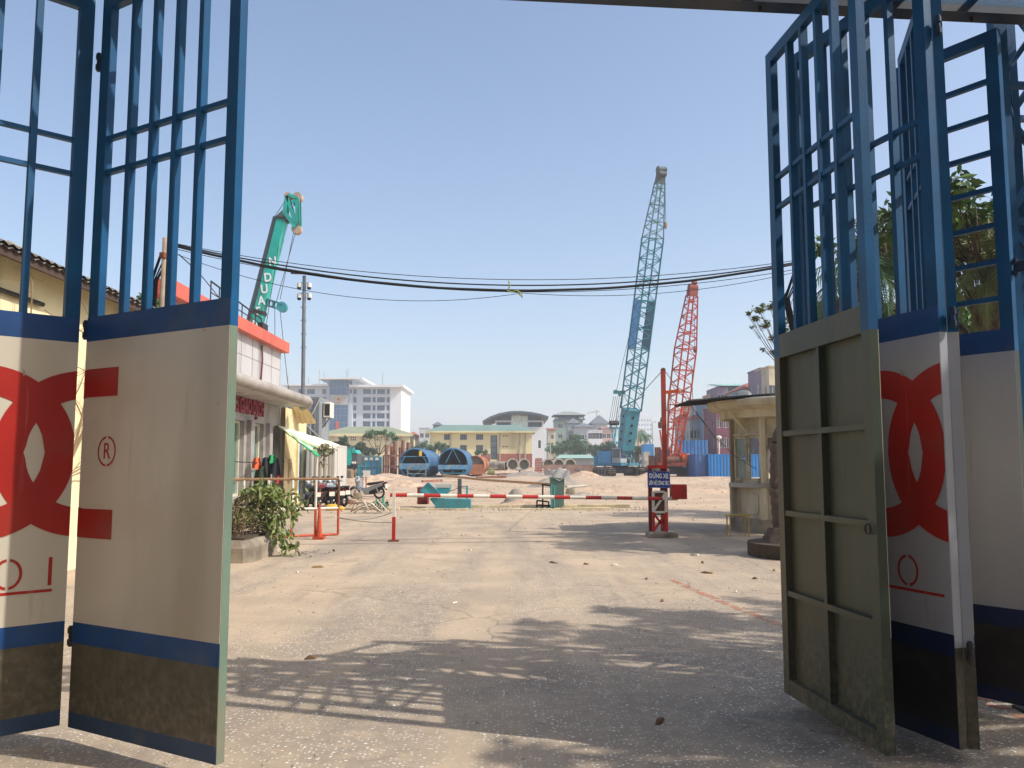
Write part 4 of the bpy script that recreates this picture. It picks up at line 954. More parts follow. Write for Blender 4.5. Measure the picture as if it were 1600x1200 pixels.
for i in range(8):
    p,q=Vector((*vt[i],0)),Vector((*vt[(i+1)%8],0)); d=(q-p).normalized(); Lf=(q-p).length; n=Vector((d.y,-d.x,0))
    def pt(a,z,o=0): return p+d*a+n*o+Vector((0,0,z))
    b=MB(); b.beam(pt(.05,2.38),pt(Lf-.05,2.38),.07,.06); b.beam(pt(.05,2.78),pt(Lf-.05,2.78),.07,.07); b.beam(pt(.05,1.22),pt(Lf-.05,1.22),.07,.06); b.build('transom',frm,t,world=True)
    b=MB(); b.add([pt(.06,2.41,-.01),pt(Lf-.06,2.41,-.01),pt(Lf-.06,2.75,-.01),pt(.06,2.75,-.01)],[(0,1,2,3)]); b.build('upper_panel',mat('booth_panel_pale','#cfc7ac',.7,var=.08,dirt='#8d8166',damt=.5),t,world=True)
    # raised moulding on the lower wall
    b=MB(); c0=(.22,.45,Lf-.22,.95); r_=.1
    ring=[]
    for (ux,uz,a0) in ((c0[2]-r_,c0[3]-r_,0),(c0[0]+r_,c0[3]-r_,90),(c0[0]+r_,c0[1]+r_,180),(c0[2]-r_,c0[1]+r_,270)):
        for k_ in range(4): a=R(a0+k_*30); ring.append(pt(ux+r_*math.cos(a),uz+r_*math.sin(a),.012))
    b.tube(ring+[ring[0]],.014,4); b.build('moulding',CREAM2,t,world=True)
    if i in (0,1,2):
        def casement(a0,a1,open_=False):
            fo=MB()
            for (s0,z0_,s1,z1_) in ((a0,1.26,a0,2.33),(a1,1.26,a1,2.33),(a0,1.28,a1,1.28),(a0,2.31,a1,2.31)): fo.beam(pt(s0,z0_,.0),pt(s1,z1_,.0),.05,.05,up=n)
            fo.build('window_frame',frm,t,world=True)
        if i==0:
            casement(.1,Lf*.48); casement(Lf*.55,Lf-.1)
            b=MB(); b.add([pt(.12,1.8,-.01),pt(Lf*.46,1.8,-.01),pt(Lf*.46,2.3,-.01),pt(.12,2.3,-.01)],[(0,1,2,3)]); b.add([pt(.12,1.3,-.012),pt(Lf*.46,1.3,-.012),pt(Lf*.46,1.78,-.012),pt(.12,1.78,-.012)],[(0,1,2,3)]); b.build('pane',mat('dusty_pane','#8f9a8f',.25,var=.2,scale=2),t,world=True)
        if i==1:
            casement(.08,Lf*.5); casement(Lf*.6,Lf-.08)
            b=MB(); b.add([pt(.1,2.0,-.01),pt(Lf*.5,2.0,-.01),pt(Lf*.5,2.3,-.01),pt(.1,2.3,-.01)],[(0,1,2,3)]); b.build('pane',mat('smoky_pane','#77705f',.3,var=.3,scale=3),t,world=True)
            # open casement leaf swung outwards
            b=MB(); o1=Vector((*(d*.35+n*.85).normalized().xy,0))
            h=pt(Lf*.52,0); 
            for (s0,z0_,s1,z1_) in ((0,1.24,0,2.33),(.5,1.24,.5,2.33),(0,1.27,.5,1.27),(0,2.3,.5,2.3)): b.beam(h+o1*s0+Vector((0,0,z0_)),h+o1*s1+Vector((0,0,z1_)),.05,.04,up=n)
            b.build('open_casement',frm,t,world=True)
        if i==2:
            casement(.08,Lf-.08)
            b=MB(); b.add([pt(.1,1.3,-.01),pt(Lf-.1,1.3,-.01),pt(Lf-.1,2.3,-.01),pt(.1,2.3,-.01)],[(0,1,2,3)]); b.build('pane',mat('brown_pane','#4a3a32',.3,var=.3),t,world=True)
rs=MB(); rim=[]; nn=40
prof=[(1.55,2.76),(1.8,2.78),(1.8,2.97),(1.98,3.0),(2.09,3.06),(2.12,3.13),(2.12,3.2),(1.9,3.25),(0.01,3.28)]
for r_,z in prof:
    for k_ in range(nn): a=2*math.pi*k_/nn; rim.append((cx+r_*math.cos(a),cy+r_*math.sin(a),z))
rs.add(rim,[(j*nn+k_,j*nn+(k_+1)%nn,(j+1)*nn+(k_+1)%nn,(j+1)*nn+k_) for j in range(len(prof)-1) for k_ in range(nn)])
rs.build('roof_slab',CREAM2,t,world=True)
b=MB(); b.prism([(cx+1.56*math.cos(R(180+45*i)),cy+1.56*math.sin(R(180+45*i))) for i in range(8)],lambda u,v,d:(u,v,d),2.77,2.79); b.build('ceiling',CREAM2,t,world=True)
b=MB()
for a in (205,245): 
    c_=Vector((cx,cy,0))+Vector((math.cos(R(a)),math.sin(R(a)),0))*1.5; o=Vector((math.cos(R(a)),math.sin(R(a)),0)); s_=Vector((-o.y,o.x,0))*.04
    b=MB(); b.prism([(0,2.45),(.5,2.9),(0,2.9)],lambda u,v,dd,c_=c_,o=o,s_=s_: tuple(c_+o*u+s_*dd+Vector((0,0,v))),-1,1); b.build('roof_bracket',CREAM2,t,world=True)
b=MB(); xl=XX(1074,20.6)
yy=[20.2+i*.03 for i in range(70)]; vs=[]
for y in yy: zz=.022*math.sin(y*2*math.pi/.15); vs+=[(xl,y,ZZ(627,20.6,1080)+zz),(cx+.3,y,3.42+zz)]
b.add(vs,[(2*i,2*i+1,2*i+3,2*i+2) for i in range(len(yy)-1)]); b.add([Vector(v)-Vector((0,0,.012)) for v in vs],[(2*i+2,2*i+3,2*i+1,2*i) for i in range(len(yy)-1)])
single(b,'corrugated_sheet',mat('dark_fibre_sheet','#45413c',.85,var=.25),'dark corrugated sheet lying on the guard booth roof and jutting out left','roof sheet')
b=MB(); b.bev(XX(1156,21),XX(1176,21),20.9,21.3,3.28,3.42,.06); b.ball((XX(1166,21),21.1,3.40),.14,8,5,(1.4,1,.7)); single(b,'cloth_bundle',WHP,'white bundle lying on the guard booth roof','bundle')
b=MB(); q=P(1145,838,19.8)
for dx,dy in ((0,0),(.42,0),(0,.3),(.42,.3)): b.tube([(q.x-.1+dx,19.6+dy,0),(q.x-.1+dx,19.6+dy,.46)],.016,5)
b.bx(q.x-.14,q.x+.36,19.55,19.95,.46,.49); single(b,'stool',mat('stool_yellow','#b39748',.6),'small yellow legged bench beside the guard booth','bench')
# ============================================================ YARD, NEAR SIDE (20-60 m)
def heap(label,x,y,rx,ry,h,m,cat='sand heap',seed=1,name='sand_heap'):
    rd=random.Random(seed); n=22; mrg=9; vs=[(0,0,h)]; ph=[rd.uniform(0,6) for _ in range(4)]
    for j in range(1,mrg+1):
        r=j/mrg
        for k in range(n):
            a=2*math.pi*k/n; q=r*(1+.12*math.sin(3*a+ph[0])+.08*math.sin(5*a+ph[1])); z=h*(1-sm(0,1,r))*(1+.2*math.sin(2*a+ph[2])*r)+rd.uniform(-.09,.09)*h*(1 if j<mrg else 0)
            vs.append((q*rx*math.cos(a),q*ry*math.sin(a),z if j<mrg else -.1))
    fs=[(0,1+k,1+(k+1)%n) for k in range(n)]
    for j in range(mrg-1):
        for k in range(n): fs.append((1+j*n+k,1+(j+1)*n+k,1+(j+1)*n+(k+1)%n,1+j*n+(k+1)%n))
    b=MB(); b.add(vs,fs); o=b.build(name,m,smooth=True); o.location=(x,y,terr(x,y)); o['label']=label; o['category']=cat; o['group']='heaps of sand and rubble'
def px_prism(mb,pts,Y,dep):
    w_=[P(x,y,Y) for x,y in pts]; k=(Y+dep)/Y
    mb.prism([(v.x,v.z) for v in w_],lambda u,v,d:(u,d,v),Y,Y+dep)
t=thing('tipping_skip','dull teal tipping skip on the drain kerb, behind the barrier boom','skip',(XX(690,32),32.3,0))
b=MB(); px_prism(b,[(671,779),(735,780.5),(735,795),(683,795)],32.2,.9); b.build('hopper',TEALD,t,world=True)
b=MB(); px_prism(b,[(680.5,757),(703,757.5),(703,766),(697,774),(691,774),(683,766)],32.3,.7); b.build('chute',TEALD,t,world=True)
b=MB(); px_prism(b,[(680.5,757),(702.5,757),(702.5,762),(680.5,762)],32.28,.02); b.build('chute_lip',GREYL,t,world=True)
b=MB(); px_prism(b,[(656,767),(669,754.5),(690,774),(671,774.5)],32.1,.5); b.build('tilted_box',TEAL if False else mat('skip_teal_bright','#4aa0a4',.5,var=.12,dirt='#5a7070',damt=.5),t,world=True)
b=MB()
for a_,c_ in (((656,767),(669,754.5)),((669,754.5),(690,774)),((656,767),(671,774.5))): b.beam(P(*a_,32.08),P(*c_,32.08),.05,.05)
b.build('box_rim',CYAN,t,world=True)
b=MB(); px_prism(b,[(652,761.5),(660,761.5),(668,775),(668,788),(652,788)],33.2,.7); b.build('counter_box',dk,t,world=True)
b=MB(); px_prism(b,[(666,793),(678,793),(678,797),(666,797)],32,.3); b.build('concrete_foot',CONCL,t,world=True)
t=thing('frame_post','dark upright steel post right of the teal skip','post',(XX(718,33),33,0))
b=MB(); px_prism(b,[(715,748),(721,748),(721,775),(715,775)],33.4,.2); b.build('post',mat('post_grey','#565a5a',.7,var=.2),t,world=True)
b=MB(); px_prism(b,[(728,759),(731,759),(731,793),(728,793)],33,.1); px_prism(b,[(733,783),(736,783),(736,794),(732,794)],32.6,.1); b.build('short_post',TEALD,t,world=True)
b=MB(); b.tube([P(703,768,33.3),P(722,760,33.3),P(729,760,33.3)],.012,5); b.build('brace_rod',IRON,t,world=True)
t=thing('waste_bin','dark green upright steel bin with a sagging grey tarpaulin on top','bin',(XX(870,32.6),32.8,0))
b=MB(); px_prism(b,[(860,745),(882,748),(881,791),(862,792)],32.4,.8); b.build('bin_body',mat('bin_green','#4d7d6b',.6,var=.15,dirt='#58635a',damt=.5,streak=True),t,world=True)
b=MB(); b.tube([P(862,760,32.2),P(866,760,32.2),P(866,794,32.2)],.03,6); b.tube([P(861,794,32.1),P(861,758,32.1)],.02,6); b.build('side_pipe',TEALD,t,world=True)
b=MB(); 
rd=random.Random(4); vs=[]
for j in range(5):
    for i in range(9):
        q=P(lerp(863,892,i/8),lerp(735,749,j/4)+2.5*math.sin(i*1.3+j)-3*math.sin(math.pi*i/8)*(1 if j<2 else 0),32.5+.12*j*0-.1*math.sin(i)); q.y=32.35+.22*(4-j); vs.append(q)
b.add(vs,[(j*9+i,j*9+i+1,(j+1)*9+i+1,(j+1)*9+i) for j in range(4) for i in range(8)]); b.build('tarpaulin',mat('tarp_grey','#85807a',.8,var=.15),t,world=True,smooth=True)
t=thing('steel_trestle','low dark steel trestle left of the green bin','trestle',(XX(850,32.8),32.8,0))
b=MB()
for a_,c_ in (((839,782),(857,784)),((839,782),(839,794)),((857,784),(858,794)),((848,757),(848,792)),((846,757),(862,759)),((841,789),(857,790))): b.beam(P(*a_,32.9),P(*c_,32.9),.06,.06)
b.build('frame',IRON,t,world=True)
b=MB(); b.tube([P(693,743,66),P(760,750,55),P(866,757,40)],.10,7,.07); single(b,'long_pipe',mat('pipe_buff','#b08a62',.8,var=.15),'long buff pipe lying on the sand, running from the casings to the green bin','pipe')
heap('small grey gravel heap beyond the middle of the barrier boom',XX(806,36),36.5,.75,.6,.62,GSAND,'gravel heap',3,'gravel_heap')
heap('low pale sand heap left of the green bin',XX(822,35),35.6,1.2,.5,.22,SAND,seed=5)
heap('pinkish rubble heap behind the lone motorbike',XX(548,52),52,2.6,2.0,.75,SAND,seed=6)
heap('long pinkish sand bank in front of the teal container',XX(585,62),62,3.0,2.2,.8,SAND,seed=8)
heap('pale rubble heap behind the grey gravel heap',XX(868,60),60,2.6,1.8,.75,GSAND,'rubble heap',9,'rubble_heap')
heap('broad low sand bank right of the rubble heap',XX(920,52),52,3.6,2.0,.3,SAND,seed=12)
heap('low sand bank in front of the crane tracks',XX(1010,70),72,6,3,.25,SAND,seed=13)
heap('low mound of earth beyond the blue casings',XX(760,120),124,12,5,.9,SAND,seed=14)
# rubble lumps
rd=random.Random(11)
for lb,px,py,Y,s_,m_ in (('flat pale slab of rubble leaning on the rubble heap',870,738,58,.9,CONCL),('angular grey slab half buried beside the green bin',893,765,36,.25,CONC),
    ('broken concrete lump left of the drain',560,772,38,.25,CONC),('broken pinkish lump under the lone motorbike',548,783,36,.2,RUSTP),('flat pale stone on the far drain kerb',800,797,31.8,.3,CONCL),('brown earth clod in front of the guard booth planter',1110,884,14.6,.12,RUST)):
    b=MB(); q=P(px,py,Y); n=9; top=[]; 
    poly=[(s_*rd.uniform(.7,1.2)*math.cos(2*math.pi*i/n),s_*rd.uniform(.4,.7)*math.sin(2*math.pi*i/n)) for i in range(n)]
    vs=[(q.x+u,Y+v,max(terr(q.x,Y),q.z-.15)-.05) for u,v in poly]+[(q.x+u*.8,Y+v*.8,q.z+s_*rd.uniform(.15,.35)) for u,v in poly]
    b.add(vs,[tuple(range(n-1,-1,-1)),tuple(range(n,2*n))]+[(i,(i+1)%n,n+(i+1)%n,n+i) for i in range(n)]); single(b,'rubble_lump',m_,lb,'rubble')
# scrap by the barrier
t=thing('scrap_heap','tangle of bent rods and cloth strips lying behind the barrier post','scrap',(XX(585,29),29.5,0))
b=MB(); rd=random.Random(21)
for i in range(16):
    a=P(rd.uniform(545,610),rd.uniform(783,806),29); c=P(rd.uniform(545,612),rd.uniform(774,806),29.6); a.z=max(a.z,.02); c.z=max(c.z,.02); m_=(a+c)/2+Vector((0,0,rd.uniform(0,.22))); b.tube([a,m_,c],.014,4)
b.build('bent_rods',mat('rod_brown','#7d6a58',.8,var=.3),t,world=True)
b=MB()
for i in range(4):
    a=P(rd.uniform(566,600),rd.uniform(772,786),28.8); b.tube([a,a+Vector((rd.uniform(-.3,.3),.05,-.25)),a+Vector((rd.uniform(-.4,.4),.1,-.4))],.022,5)
b.build('pale_strips',WHP,t,world=True)
b=MB(); leaves(b,rd,P(594,785,29.2),.22,40,.2,.6); b.build('torn_net',mat('net_green','#3f7d63',.8),t,world=True)
b=MB(); q=P(519,788,31); b.ball((q.x,31,.1),.2,9,6,(1.5,.9,.7)); b.ball((q.x+.25,31.1,.07),.14,9,6,(1.4,.9,.7)); single(b,'yellow_sack',mat('sack_yellow','#d1a63c',.8,var=.15),'yellow sack lying right of the parked motorbikes','sack',smooth=True)
t=thing('notice_sign','small blank white board on thin posts above the lone motorbike','sign board',(XX(572.5,47),47,0))
b=MB(); a=P(566.5,745,47); c=P(578.5,735,47); b.bx(a.x,c.x,47,47.03,a.z,c.z); b.build('board_face',WHP,t,world=True)
b=MB(); b.tube([P(572,744.6,47.05),P(572,771,47.05)],.03,5); b.tube([P(567,680,47.3),P(567,765,47.3)],.02,5); b.build('post',RUST,t,world=True)
# litter on the road
rd=random.Random(33)
LM=[mat('litter_pale','#cdc4b2',.8),mat('litter_brown','#6b5138',.9),mat('litter_leaf','#8b6f45',.9)]
for i,(px,py) in enumerate([(735,860),(865,880),(915,882),(960,884),(1035,940),(1010,905),(710,943),(484,1030),(497,887),(465,895),(1098,880),(1105,896),(1150,925),(1180,905),(1210,892),(1085,868),(1030,1130)]):
    q=P(px,py,1); d=q-cam.location; tt=-CAMH/d.z; g_=cam.location+d*tt
    b=MB(); a=rd.uniform(0,3); n=7; s_=rd.uniform(.02,.045)*(1 if py>900 else 1.4)
    poly=[(s_*rd.uniform(.6,1.3)*math.cos(2*math.pi*k/n)*1.6,s_*rd.uniform(.4,.8)*math.sin(2*math.pi*k/n)) for k in range(n)]
    vs=[(g_.x+u*math.cos(a)-v*math.sin(a),g_.y+u*math.sin(a)+v*math.cos(a),.006) for u,v in poly]+[(g_.x+(u*math.cos(a)-v*math.sin(a))*.7,g_.y+(u*math.sin(a)+v*math.cos(a))*.7,.006+rd.uniform(.008,.03)) for u,v in poly]
    b.add(vs,[tuple(range(n-1,-1,-1)),tuple(range(n,2*n))]+[(k,(k+1)%n,n+(k+1)%n,n+k) for k in range(n)])
    single(b,'litter_scrap',LM[i%3],['crumpled pale scrap','flat brown clod','curled dry leaf'][i%3]+' lying on the dusty road','litter','scraps lying on the road')
# ============================================================ YARD, FAR SIDE
# --- blue corrugated casings
def casing(label,px,py,Y,rad,length,band):
    c=P(px,py,Y); t=thing('steel_casing',label,'steel casing',(c.x,Y,c.z-rad),0,'large blue steel casings')
    b=MB(); b.pipe((c.x,Y,c.z),(c.x,Y+length,c.z),rad,rad-.07,44,18,.11); b.build('shell',BLUES,t,world=True,smooth=False)
    b=MB(); b.pipe((c.x,Y+length*.96,c.z),(c.x,Y+length*.97,c.z),rad-.08,.02,30); b.build('inner_diaphragm',DARK,t,world=True)
    b=MB(); b.bx(c.x-rad*.98,c.x+rad*.98,Y-.09,Y+.0,c.z-.30*rad+(-.12),c.z-.30*rad+(.36)) if band else b.bx(c.x-rad*.98,c.x+rad*.98,Y-.09,Y,c.z-.36*rad,c.z+.02*rad); b.build('band_plate',mat('band_worn_blue','#4e86a8',.6,var=.2,dirt='#b09a5a',dscale=1.5,damt=.6 if band else .4),t,world=True)
    return t,c
t,c=casing('left blue ribbed steel casing lying on the sand, ladder frame at its mouth',647,724.5,90,1.58,15,False)
b=MB(); r=1.58
for p,q in (((-r*.85,.75),(r*.85,.75)),((-r*.9,-.05),(-r*.62,.72)),((r*.62,.72),(r*.9,-.05)),((-.3,-r*.95),(.9,-.6)),((-.9,-.6),(.2,-r*.95))): b.beam((c.x+p[0],90-.05,c.z+p[1]),(c.x+q[0],90-.05,c.z+q[1]),.07)
b.build('mouth_brace',CYAN,t,world=True)
b=MB(); xa,xb=XX(638,89.5),XX(666,89.5); z0,z1=ZZ(748.5,89.5),ZZ(727,89.5)
for x in (xa,xb): b.bx(x-.05,x+.05,89.4,89.5,z0-.2,z1)
for k in range(4): z=lerp(z0+.15,z1-.05,k/3); b.bx(xa+.05,xb-.05,89.41,89.49,z-.04,z+.04)
b.build('ladder_frame',STEEL,t,world=True)
b=MB(); q=P(657,708,89.9); b.bx(q.x-.15,q.x+.15,89.8,89.88,q.z-.3,q.z+.25); b.build('yellow_tag',mat('tag_yellow','#d9b23a',.6),t,world=True)
t,c=casing('right blue ribbed steel casing lying on the sand, triangular brace at its mouth',707.5,724.5,90,1.60,15,True)
b=MB(); r=1.6
for p,q in (((0,r*.97),(-.75,.1)),((0,r*.97),(.75,.1)),((-1.15,-1.0),(1.15,-1.0)),((-1.2,-.7),(-.75,-1.35)),((1.2,-.7),(.75,-1.35)),((0,-1.0),(0,-.75)),((-.6,-1.25),(.6,-1.25))): b.beam((c.x+p[0],90-.05,c.z+p[1]),(c.x+q[0],90-.05,c.z+q[1]),.07)
b.build('mouth_brace',CYAN,t,world=True)
c=P(742,727,98); t=thing('rust_casing','short rusty brown steel casing beside the blue casings','steel casing',(c.x,98,c.z-1.1))
b=MB(); b.pipe((c.x,98,c.z),(c.x+.3,106,c.z),1.12,1.05,32,5,.04); b.build('shell',mat('casing_brown','#b0714c',.8,var=.2,dirt='#7c4c38',damt=.5),t,world=True)
b=MB(); b.bx(c.x-1.1,c.x+1.1,98.02,98.1,c.z-1.0,c.z+.1); b.build('lower_cover',mat('casing_brown','#b0714c',.8),t,world=True); b=MB(); b.cyl((c.x,98.15,c.z),(c.x,98.2,c.z),1.04,n=28); b.build('mesh_cover',mat('mesh_brown','#6d5b50',.9,var=.3,scale=9),t,world=True)
b=MB(); c=P(767,738,94); b.cyl((c.x-.35,94,c.z),(c.x+.4,94.1,c.z),.28,n=16); b.ball((c.x-.1,94.2,c.z+.3),.3,8,6,(1.2,1,.7)); single(b,'oil_drum',mat('drum_olive','#7b7443',.7,var=.25),'olive drum lying right of the rusty casing','drum')
# --- vertical rusty tubes and red scaffold
for i,(px,yt) in enumerate(((604,695),(611,697),(617.5,690),(624,699),(630,688),(637,691))):
    q=P(px,yt,96); b=MB(); b.cyl((q.x,96+(i%2)*.8,.3),(q.x,96+(i%2)*.8,q.z),.19+.03*(i%3),n=12)
    single(b,'steel_tube',RUSTP if i!=1 else mat('tube_orange','#b5622f',.8),['leftmost','orange','third','fourth','tallest','rightmost'][i]+' upright rusty tube in the rack left of the blue casings','steel tube','upright rusty tubes in the rack')
t=thing('tube_rack','pinkish rusty rack with a ladder, holding upright tubes','rack',(XX(620,95),95,terr(-13,95)))
zt=ZZ(712,94.8); zm=ZZ(729,94.8); z0=ZZ(747,94.8)
for px in (600,608,628): 
    b=MB(); x=XX(px,94.8); b.bx(x-.09,x+.09,94.7,94.85,z0,zt); b.build('rack_post',RUSTP,t,world=True)
for z in (zt,zm): b=MB(); b.bx(XX(600,94.8),XX(628,94.8),94.66,94.7,z-.09,z+.09); b.build('rack_beam',RUSTP,t,world=True)
b=MB()
for k in range(11): z=lerp(z0+.1,zt-.2,k/10); b.bx(XX(603,94.6),XX(607,94.6),94.6,94.65,z-.03,z+.03)
for px in (603,607): b.bx(XX(px,94.6)-.03,XX(px,94.6)+.03,94.6,94.66,z0,zt)
b.build('ladder',RUSTP,t,world=True)
# --- teal container wall
t=thing('teal_container','weathered blue green open top container with square panels, left of the tube rack','container',(XX(575,98),98,terr(-16,98)))
x0_,x1_=XX(520,96),XX(593,96); z0=terr(-16,96)-.1; z1=ZZ(711.5,96)
b=MB(); b.bx(x0_,x1_,96,98.4,z0,z1-.15); b.build('wall',mat('container_teal','#35848a',.6,var=.25,scale=.6,dirt='#3f73a0',dscale=.35,damt=.6),t,world=True)
b=MB()
nx=7
for i in range(nx+1): x=lerp(x0_,x1_,i/nx); b.bx(x-.05,x+.05,95.9,96,z0,z1)
b.build('stiffener',TEALD,t,world=True)
b=MB()
for z in (z0+.05,lerp(z0,z1,.5),z1-.08):
    b=MB()
    for i in range(nx): b.bx(lerp(x0_,x1_,i/nx)+.05,lerp(x0_,x1_,(i+1)/nx)-.05,95.92,95.998,z-.05,z+.06)
    b.build('rib',TEALD,t,world=True)
b=MB()
for px in (572,580,589): q=P(px,717,95.88); b.bx(q.x-.18,q.x+.18,95.88,95.9,q.z-.15,q.z+.15)
b.build('label_plate',WHP,t,world=True)
# --- teal machine half hidden behind the cabin
t=thing('crawler_drill','bright teal crawler machine body showing past the pale cabin','machine',(XX(535,82),82,terr(-16,82)))
q0=P(512,727,80);q1=P(557,703,80)
b=MB(); b.prism([(P(505,x_[1],80).x if x_[0]=='l' else P(x_[0],x_[1],80).x,P(800,x_[1],80).z) for x_ in (('l',727),(548,727),(549.5,720),(549.5,706),(547,703),('l',703))],lambda u,v,d:(u,d,v),80,82.6); b.build('body',TEAL,t,world=True)
b=MB(); b.prism([(P(x,y,80).x,P(800,y,80).z) for x,y in ((549.8,727),(557.5,725),(558.5,710),(554.5,703),(549.8,703))],lambda u,v,d:(u,d,v),80.02,82.5); b.build('engine_cover',mat('cover_grey','#4a4f52',.6),t,world=True)
b=MB(); b.prism([(P(x,y,80).x,P(800,y,80).z) for x,y in ((549.8,707.5),(558,708.5),(554.5,702.8),(549.8,702.8))],lambda u,v,d:(u,d,v),79.98,82.6); b.build('hood',TEAL,t,world=True)
b=MB(); b.ball((XX(552,79.9),79.95,ZZ(723,80)),.12,8,5,(1,.3,1)); b.ball((XX(555.5,79.9),79.95,ZZ(723,80)),.12,8,5,(1,.3,1)); b.build('lamp',WHP,t,world=True)
b=MB(); b.bx(XX(505,80),XX(552,80),80.1,82.4,terr(-16,80)+.9,q0.z); b.build('frame',IRON,t,world=True)
b=MB(); 
for yy_ in (80.0,81.9): b.bev(XX(500,80),XX(553,80),yy_,yy_+.6,terr(-16,80),terr(-16,80)+.9,.2)
b.build('track',MUD,t,world=True)
b=MB(); b.bx(XX(530,80),XX(552,80),80.3,81,q1.z,q1.z+.25); b.build('top_deck',TEALD,t,world=True)
# --- DUAF mobile crane behind the office
YD=58
t=thing('mobile_crane','teal telescopic crane boom with white letters rising behind the office','crane',(XX(330,YD),YD,.1))
top=P(442,342,YD); bot=P(344,738,YD); d=(top-bot).normalized(); Lb=(top-bot).length; side=Vector((0,1,0)); nrm=-d.cross(side).normalized()   # nrm points right-down
def bp(s,v,dd): return bot+d*s+nrm*v+side*dd
def section(s0,s1,h,w,m,nm):
    b=MB(); b.add([bp(s0,-h/2,-w/2),bp(s0,h/2,-w/2),bp(s0,h/2,w/2),bp(s0,-h/2,w/2),bp(s1,-h/2,-w/2),bp(s1,h/2,-w/2),bp(s1,h/2,w/2),bp(s1,-h/2,w/2)],[(0,3,2,1),(4,5,6,7),(0,1,5,4),(1,2,6,5),(2,3,7,6),(3,0,4,7)]); b.build(nm,m,t,world=True)
BD=mat('boom_dark_side','#4b5a5c',.6,var=.15)
h0=.70
for s0,s1,h in ((0,Lb*.62,h0),(Lb*.62,Lb,h0*.86)):
    section(s0,s1,h,.85,TEAL,'boom_section')
b=MB(); b.add([bp(0,-h0/2-.40,-.36),bp(0,-h0/2-.01,-.36),bp(0,-h0/2-.01,.36),bp(0,-h0/2-.40,.36),bp(Lb,-h0/2-.28,-.28),bp(Lb,-h0/2+.03,-.28),bp(Lb,-h0/2+.03,.28),bp(Lb,-h0/2-.28,.28)],[(0,3,2,1),(4,5,6,7),(0,1,5,4),(1,2,6,5),(2,3,7,6),(3,0,4,7)]); b.build('boom_back_rail',BD,t,world=True)
section(Lb*.615,Lb*.63,h0*1.08,.92,IRON,'boom_collar'); section(Lb-.15,Lb,h0*1.08,.95,IRON,'boom_collar')
# head
b=MB(); q=lambda x,y,dd=0: P(x,y,YD)+Vector((0,dd,0))
for dd in (-.3,.3):
    for a_,c_,w_ in (((446,336),(450,308),.26),((450,308),(462,350),.2),((466,312),(467,352),.28),((448,336),(463,357),.26),((452,306),(466,312),.2),((457,318),(463,316),.2)):
        b.beam(q(*a_,dd),q(*c_,dd),w_,.12,up=(0,1,0))
b.build('head_frame',TEAL,t,world=True)
for x,y,r_ in ((450.5,307,.26),(465.5,309,.34),(464,359,.34)): b=MB(); b.cyl(q(x,y,-.25),q(x,y,.25),r_,n=18); b.build('head_sheave',mat('sheave_buff','#b39c86',.7,var=.2),t,world=True)
b=MB(); b.beam(q(434,344),q(446,333),.35,.7,up=(0,1,0)); b.build('head_bracket',BD,t,world=True)
b=MB()
for (x0_,y0_),(x1_,y1_) in (((411,466),(434,473)),((413,476),(433,482)),((420,468),(419,478)),((428,471),(427,481)),((434,473),(444,476))): b.beam(q(x0_,y0_),q(x1_,y1_),.09,.5,up=(0,1,0))
b.cyl(q(441,480,-.2),q(441,480,.2),.36,n=16); b.build('side_arm',TEALD,t,world=True)
b=MB()
for pts in (((431,342),(447,318)),((472,313),(471,356)),((464,366),(434,474)),((461,366),(440,470)),((441,366+0),(420,500),(400,600)),((432,482),(432,600)),((440,486),(452,600),(470,690))): b.tube([q(x,y,-.4) for x,y in pts],.022,4)
b.build('hoist_ropes',IRON,t,world=True)
b=MB()
for ch,px,py in (('N',426,409),('D',418.5,434),('U',413,452),('A',408.5,470),('F',403.5,487),('A',397.5,506)):
    put_text(b,ch,.86,P(px,py,YD-.445),(1,0,.12),(-.12,0,1),.01,.02,.82)
b.build('lettering',LETW,t,world=True)
zg=terr(-20,YD)
b=MB(); b.bev(XX(285,YD),XX(385,YD),YD-1.3,YD+1.3,zg+.9,zg+1.5,.1); b.build('chassis',TEALD,t,world=True)
b=MB(); b.bev(XX(352,YD),XX(384,YD),YD-1.25,YD-.1,zg+1.51,zg+2.9,.2); b.build('cab',TEAL,t,world=True)
for x in (290,303,352,375):
    for yy_ in (-1.3,.85): b=MB(); b.cyl((XX(x,YD),YD+yy_,zg+.55),(XX(x,YD),YD+yy_+.4,zg+.55),.55,n=18); b.build('wheel',BLACK,t,world=True)
# --- camera pole
t=thing('camera_pole','tall slim grey pole with four white dome cameras behind the canopy','pole',(XX(473.5,47),47,0))
b=MB(); tp=P(475.5,431,47); b.tube([(XX(473,47),47,0),P(473.5,610,47),tp],.13,8,.10); b.build('shaft',mat('pole_grey','#6f7377',.5,metal=.3),t,world=True)
b=MB(); b.beam(P(455,427,47.3),P(497,428,46.6),.10,.08); b.build('crossbar',mat('bar_brown','#5c4b45',.7),t,world=True)
for y in (442,458): b=MB(); b.tube([P(468,y+5,47),P(468,y,47),P(483,y,47),P(483,y+5,47)],.025,5); b.build('arm',STEEL,t,world=True)
for y in (480,501,522,543): b=MB(); b.tube([P(470,y,47),P(479,y,47)],.03,5); b.build('climbing_peg',STEEL,t,world=True)
for x in (467.5,483):
    for y in (449,465.5):
        b=MB(); q=P(x,y,47); b.cyl((q.x,47,q.z),(q.x,47,q.z+.24),.13,n=12); do=b.build('dome_camera',WHP,t,world=True)
        b=MB(); b.ball((q.x,47,q.z-.02),.125,10,6); b.build('dome',BLACK,do,world=True,smooth=True)
